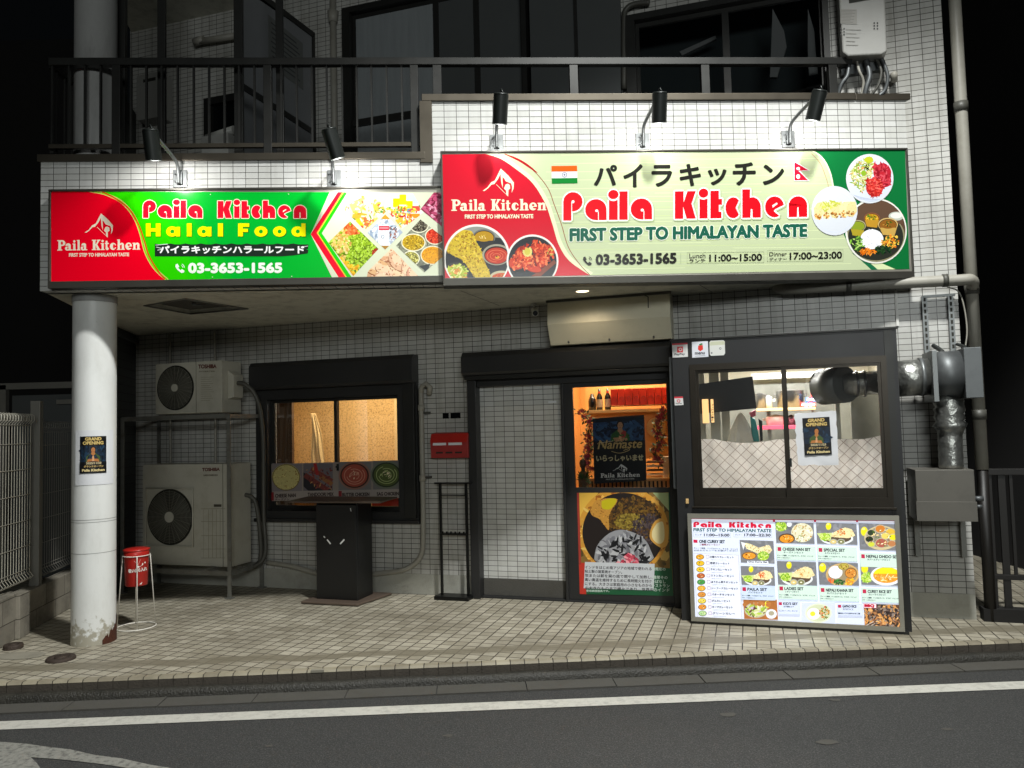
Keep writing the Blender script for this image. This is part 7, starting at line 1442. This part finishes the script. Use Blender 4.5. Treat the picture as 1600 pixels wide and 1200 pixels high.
def garland(label, pts, d, seed, nm='garland'):
    rr = random.Random(seed); t = thing(nm, label, 'garland', FW, (W(*pts[0], -d)[0], d, W(*pts[-1], -d)[1])); bl_, bf, bs = MB(FW), MB(FW), MB(FW)
    C_ = curve([W(*p, -d) for p in pts], 10); bs.tube([(c[0], d, c[1]) for c in C_], .004, 5)
    for c in C_:
        for k in range(5):
            a = rr.uniform(0, 6.28); r = rr.uniform(.01, .045); x, z = c[0]+r*math.cos(a), c[1]+r*math.sin(a); y = d+rr.uniform(-.03, .03)
            if k < 3: s_ = rr.uniform(.012, .024); v = Vector((math.cos(a), rr.uniform(-.5, .5), math.sin(a))).normalized(); w_ = v.orthogonal().normalized()*s_*.5; bl_._add([(x, y, z), Vector((x, y, z))+v*s_+w_, Vector((x, y, z))+v*s_*2, Vector((x, y, z))+v*s_-w_], [(0, 1, 2, 3)])
            elif rr.random() < .6:
                s_ = rr.uniform(.010, .02)
                for q_ in range(5): aa = q_*1.256; bf._add([(x, y, z), (x+s_*math.cos(aa-.5), y-.006, z+s_*math.sin(aa-.5)), (x+s_*1.3*math.cos(aa), y-.010, z+s_*1.3*math.sin(aa)), (x+s_*math.cos(aa+.5), y-.006, z+s_*math.sin(aa+.5))], [(0, 1, 2, 3)])
    bs.build('stem', 'leaf', t); bl_.build('leaves', 'leaf', t, recalc=False); bf.build('flowers', 'flower', t, recalc=False); return t
garland('trailing garland of leaves and red flowers down the right side behind the door glass', [(1040, 640), (1032, 655), (1026, 672), (1034, 690), (1024, 705), (1030, 724)], .25, 3)
garland('thin garland of leaves and red flowers at the left side behind the door glass', [(905, 645), (922, 660), (918, 680), (920, 700), (918, 715), (922, 735)], .25, 4)
t = thing('wall_clock', 'round cream wall clock on the wooden wall right of the welcome poster', 'clock', FW, (Wd(1022, 668)[0], D+.2, Wd(1022, 668)[1]))
c_ = Wd(1022, 668); b = MB(FW); b.lathe((c_[0], D+.215, c_[1]), [(.001, -.03), (.095, -.03), (.10, -.02), (.10, 0)], 30, 'y'); b.build('face', 'curtain_warm', t)
b = MB(FW); b.box(c_[0]-.003, c_[0]+.003, D+.182, D+.184, c_[1], c_[1]+.06); b.box(c_[0], c_[0]+.045, D+.182, D+.184, c_[1]-.003, c_[1]+.003); b.build('hands', 'room_dark', t)
t = thing('slatted_counter', 'low wooden slatted counter behind the lower edge of the door glass', 'counter', FW, (1.1, .5, 0))
zc = W(980, 747, -.4)[1]; b = MB(FW); b.box(.55, 1.53, .40, .8, zc-.03, zc); b.build('top', 'room_wood', t, .003)
b = MB(FW); x = .56
while x < 1.5: b.box(x, x+.022, .41, .43, .3, zc-.03); x += .04
b.build('slats', 'room_wood', t)
b = MB(FW); b.box(.55, 1.53, .44, .46, .02, zc-.03); b.build('backing', 'room_dark', t)
t = thing('white_basket', 'pale stacked trays and a napkin box on the counter right of the welcome poster', 'tray stack', FW, (1.3, .5, zc))
uA = W(1010, 735, -.45)[0]
for k in range(4): b = MB(FW); b.box(uA, uA+.17, .46, .62, zc+.02+k*.04, zc+.035+k*.04); b.build('tray', 'brown_curtain' if k % 2 else 'bag_film', t, .003)
b = MB(FW); b.box(uA+.16, uA+.24, .44, .56, zc, zc+.2); b.build('napkin_box', 'bag_film', t, .004)
t = thing('bust_figurine', 'small brown carved head standing among leaves behind the left of the door glass', 'figurine', FW, (.66, .3, 1.1))
c_ = W(911, 727, -.25); b = MB(FW); b.lathe((c_[0], .25, c_[1]-.06), [(.001, 0), (.022, .0), (.018, .03), (.032, .05), (.036, .08), (.028, .11), (.001, .125)], 16); b.build('head', 'manhole_iron', t)
b = MB(FW); b.lathe((c_[0], .25, c_[1]-.3), [(.05, 0), (.05, .2), (.03, .24)], 16); b.build('stand', 'brown_curtain', t)
t = thing('potted_plant', 'small leafy green plant at the lower left behind the door glass', 'plant', FW, (.65, .2, 1.0)); rr = random.Random(9); b = MB(FW); c_ = W(912, 750, -.2)
for k in range(70):
    v = Vector((rr.gauss(0, 1), rr.gauss(0, .6), rr.gauss(.6, .8))).normalized(); p = Vector((c_[0], .2, c_[1]))+v*rr.uniform(.01, .06); w_ = v.orthogonal().normalized()*.008; b._add([p, p+v*.02+w_, p+v*.045, p+v*.02-w_], [(0, 1, 2, 3)])
b.build('leaves', 'leaf', t, recalc=False)
b = MB(FW); b.lathe((c_[0], .2, c_[1]-.14), [(.03, 0), (.045, .12)], 16); b.build('pot', 'brown_curtain', t)
# kitchen
room('kitchen', 1.56, 3.44, 2.2, 2.44, 'kitchen_wall', 'room_dark', 'kitchen_wall')
ilight('kitchen_light', (2.5, .9, 2.40), 100, (1, .98, .92), 1.4, .3)
KD = 1.3
def K(px, py, d=KD): return W(px, py, -d)
t = thing('tube_lamp', 'bright ceiling tube lamp glowing across the top of the booth window', 'lamp', FW, (2.4, 1.6, 2.2))
a, c_ = K(1178, 589, 1.9), K(1275, 584, 1.9); b = MB(FW); b.cyl((a[0], 1.9, a[1]), (c_[0], 1.9, a[1]), .016, n=12); b.build('tube', 'tube_glow', t)
b = MB(FW); b.box(a[0]-.03, c_[0]+.03, 1.93, 1.99, a[1]-.03, a[1]+.04); b.build('housing', 'white_plastic', t)
ks = thing('kitchen_shelf', 'pale wooden kitchen shelf with steel brackets seen through the booth window', 'shelf', FW, (2.4, KD, 1.6))
zS = K(1225, 637)[1]; uA, uB = K(1182, 637)[0], K(1274, 637)[0]
b = MB(FW); b.box(uA, uB, KD, KD+.35, zS-.03, zS); b.build('board', 'shelf_wood', ks, .002)
zP = K(1225, 666)[1]; b = MB(FW); b.box(uA, uB+.1, KD, KD+.35, zP-.03, zP+.01); b.build('lower_board', 'pink_plastic', ks, .002)
for px in (1202, 1275): u = K(px, 650)[0]; b = MB(FW); b.box(u-.02, u+.02, KD+.3, KD+.34, .9, zS-.03); b.build('upright', 'kitchen_steel', ks)
def pot(label, px, w_, h_, m_='pot_steel', z=None, dd=KD+.15, lid=True):
    u = K(px, 630)[0]; t = thing('cooking_pot', label, 'pot', FW, (u, dd, zS), group='pots on the kitchen shelf'); b = MB(FW); z = zS if z is None else z; b.lathe((u, dd, z), [(.001, 0), (w_, 0), (w_*1.03, h_), (w_*1.06, h_+.005)], 26); b.build('body', m_, t)
    b = MB(FW); b.lathe((u, dd, z+h_), [(w_*1.05, .004), (w_*.5, .02), (.001, .028)], 26); b.build('lid', m_, t)
    b = MB(FW)
    for s_ in (-1, 1): b.tube([(u+s_*w_, dd, z+h_*.8), (u+s_*(w_+.03), dd, z+h_*.85), (u+s_*(w_+.03), dd, z+h_*.7), (u+s_*w_, dd, z+h_*.65)], .006, 6)
    b.build('handle', m_, t)
pot('big dark steel pot with a lid in the middle of the kitchen shelf', 1236, .13, .17); pot('grey steel pot at the left end of the kitchen shelf', 1188, .07, .14); pot('pale narrow container between the two pots on the kitchen shelf', 1200.5, .042, .11, 'white_plastic')
pot('pink and white food container on the lower red shelf', 1212, .10, .085, 'bag_film', z=zP+.01); pot('small dark pot at the right of the lower red shelf', 1236, .05, .08, 'pot_steel', z=zP+.01)
cols = ['#c8403c', '#3f6fb4', '#c8403c', '#4a7fc0']
mat('tin_blue', '#3f6fb4', .4); mat('tin_red', '#c8403c', .4)
k = 0
for col_ in range(5):
    for row in range([1, 1, 2, 2, 3][col_]):
        u = K(1255+col_*4.2, 630)[0]; t = thing('food_tin', ['bottom', 'second', 'top'][row] + ' tin in the ' + ['first', 'second', 'third', 'fourth', 'fifth'][col_] + ' column from the pots of the kitchen shelf tin pile', 'tin', FW, (u, KD+.08, zS+row*.05), group='piled tins on the kitchen shelf'); b = MB(FW); b.box(u-.022, u+.022, KD+.06, KD+.12, zS+row*.052, zS+row*.052+.049); b.build('tin', 'tin_blue' if (col_+row) % 2 else 'tin_red', t, .003)
        b = MB(FW); b.box(u-.014, u+.014, KD+.058, KD+.06, zS+row*.052+.014, zS+row*.052+.034); b.build('label', 'paper_white', t); k += 1
dk = thing('extractor_duct', 'big round dark extractor duct crossing the upper right of the booth window', 'duct', FW, (3.0, -.05, 2.0))
p0_, p1_ = W(1296, 604, -.02), W(1345, 590, -.02)
b = MB(FW); b.cyl((p0_[0]-.05, .10, p0_[1]), (p0_[0]+.12, -.08, p0_[1]+.01), .155, n=32); b.build('cowl', 'dark_duct', dk)
b = MB(FW); b.lathe((p0_[0]-.03, .02, p0_[1]), [(.16, 0), (.16, .03)], 32, 'y'); b.build('rim', 'pot_steel', dk)
b = MB(FW); b.cyl((p0_[0]+.10, -.02, p0_[1]+.01), (bU1-.06, -.02, p0_[1]+.02), .10, n=24); b.build('pipe', 'duct_foil', dk)
for x in (.20, .26): b = MB(FW); b.cyl((p0_[0]+x, -.02, p0_[1]+.012), (p0_[0]+x+.02, -.02, p0_[1]+.012), .112, n=24); b.build('band', 'pot_steel', dk)
bb = MB(FW); P = [W(*p, .36) for p in [(1087, 601), (1176, 588), (1182, 638), (1090, 647)]]; bb.prism(P, -.365, -.355, 'y'); bb.build('dark_sheet', 'black_board', None, base=(P[0][0], -.36, P[3][1]), label='black sheet hung crooked inside the upper left of the booth window', cat='sheet')
t = thing('glowing_lantern', 'small amber paper lantern glowing against the black sheet in the booth window', 'lantern', FW, (1.8, -.42, 1.7))
a, c_ = W(1097, 624, .40), W(1108, 661, .40); b = MB(FW); b.box(a[0], c_[0], -.43, -.385, c_[1], a[1]); b.build('shade', 'lamp_shade_glow', t, .003)
a, c_ = W(1110.5, 624, .40), W(1116, 660, .40); b = MB(FW); b.box(a[0], c_[0], -.43, -.395, c_[1], a[1]); b.build('sign_strip', 'lamp_shade_glow', t, .002)
A = Art(flatmap(FW, .432), FW, 1)
for k, ch in enumerate('インドネパール'): A.text(ch, 1111.8, 1114.8, 634+k*3.9, 634+k*3.9, 2.8, '#3a2410', .15, ring=4)
A.build('lettering', 'flat_print', t)
b = MB(FW); a, c_ = W(1109, 624, .40), W(1110, 661, .40); b.box(a[0], c_[0], -.425, -.39, c_[1], a[1]); b.build('post', 'brown_curtain', t)
t = thing('plastic_bag', 'crumpled translucent plastic bag hanging in the middle left of the booth window', 'bag', FW, (2.05, .3, 1.2))
c_ = K(1160, 690, .3); tz = K(1160, 645, .3)[1]; b = MB(FW); vs = []; rr = random.Random(12); n = 22
for j in range(9):
    s_ = j/8; r = .012+.115*(s_**.75)
    for i in range(n): a = 2*math.pi*i/n; q_ = r*(1+.16*math.sin(i*2.9+j*.2)+rr.uniform(-.05, .05)); vs.append((c_[0]-.005+q_*math.cos(a), .3+q_*.5*math.sin(a), tz-(tz-c_[1]+.04)*s_))
b._add(vs, [(j*n+i, j*n+(i+1) % n, (j+1)*n+(i+1) % n, (j+1)*n+i) for j in range(8) for i in range(n)], False); b.build('film', 'bag_film', t)
t = thing('teal_bag', 'teal plastic bag hanging at the right of the translucent bag in the booth window', 'bag', FW, (2.2, .3, 1.2))
P = [K(*p, .3) for p in [(1172, 650), (1180, 655), (1184, 672), (1187, 690), (1176, 690), (1174, 672)]]; b = MB(FW); b.prism(P, .28, .34, 'y'); b.build('film', 'teal_bag', t, .01)
P = [K(*p, .32) for p in [(1170, 645), (1181, 640), (1181, 650), (1174, 652)]]; b = MB(FW); b.prism(P, .27, .3, 'y'); b.build('fold', 'pink_plastic', t, .006)
P = [K(*p, .32) for p in [(1185, 654), (1191, 658), (1192, 688), (1188, 690)]]; b = MB(FW); b.prism(P, .30, .33, 'y'); b.build('cloth_edge', 'black_board', t, .003)
kr = thing('kitchen_locker', 'grey steel locker doors behind the left part of the booth window', 'locker', FW, (1.8, .6, 0))
for p0x, p1x in ((1088, 1103), (1110, 1126), (1128, 1141)):
    u0, u1 = K(p0x, 660, .6)[0], K(p1x, 660, .6)[0]; b = MB(FW); b.box(u0, u1, .6, .63, .8, 2.3); b.build('door_leaf', 'kitchen_steel', kr, .004)
u0, u1 = K(1330, 650, .5)[0], K(1384, 650, .5)[0]; b = MB(FW); b.box(u0, u1+.3, .5, .53, .8, 1.95); b.build('steel_panel', 'kitchen_steel', bld, .003)
u0 = K(1306, 650, .7)[0]; b = MB(FW); b.box(u0, u0+.04, .7, .74, .8, 2.3); b.build('steel_post', 'kitchen_steel', bld, .003)
b = MB(FW); b.box(1.57, 3.42, 2.10, 2.16, 1.0, 2.05); b.build('splashback', 'kitchen_steel', bld)
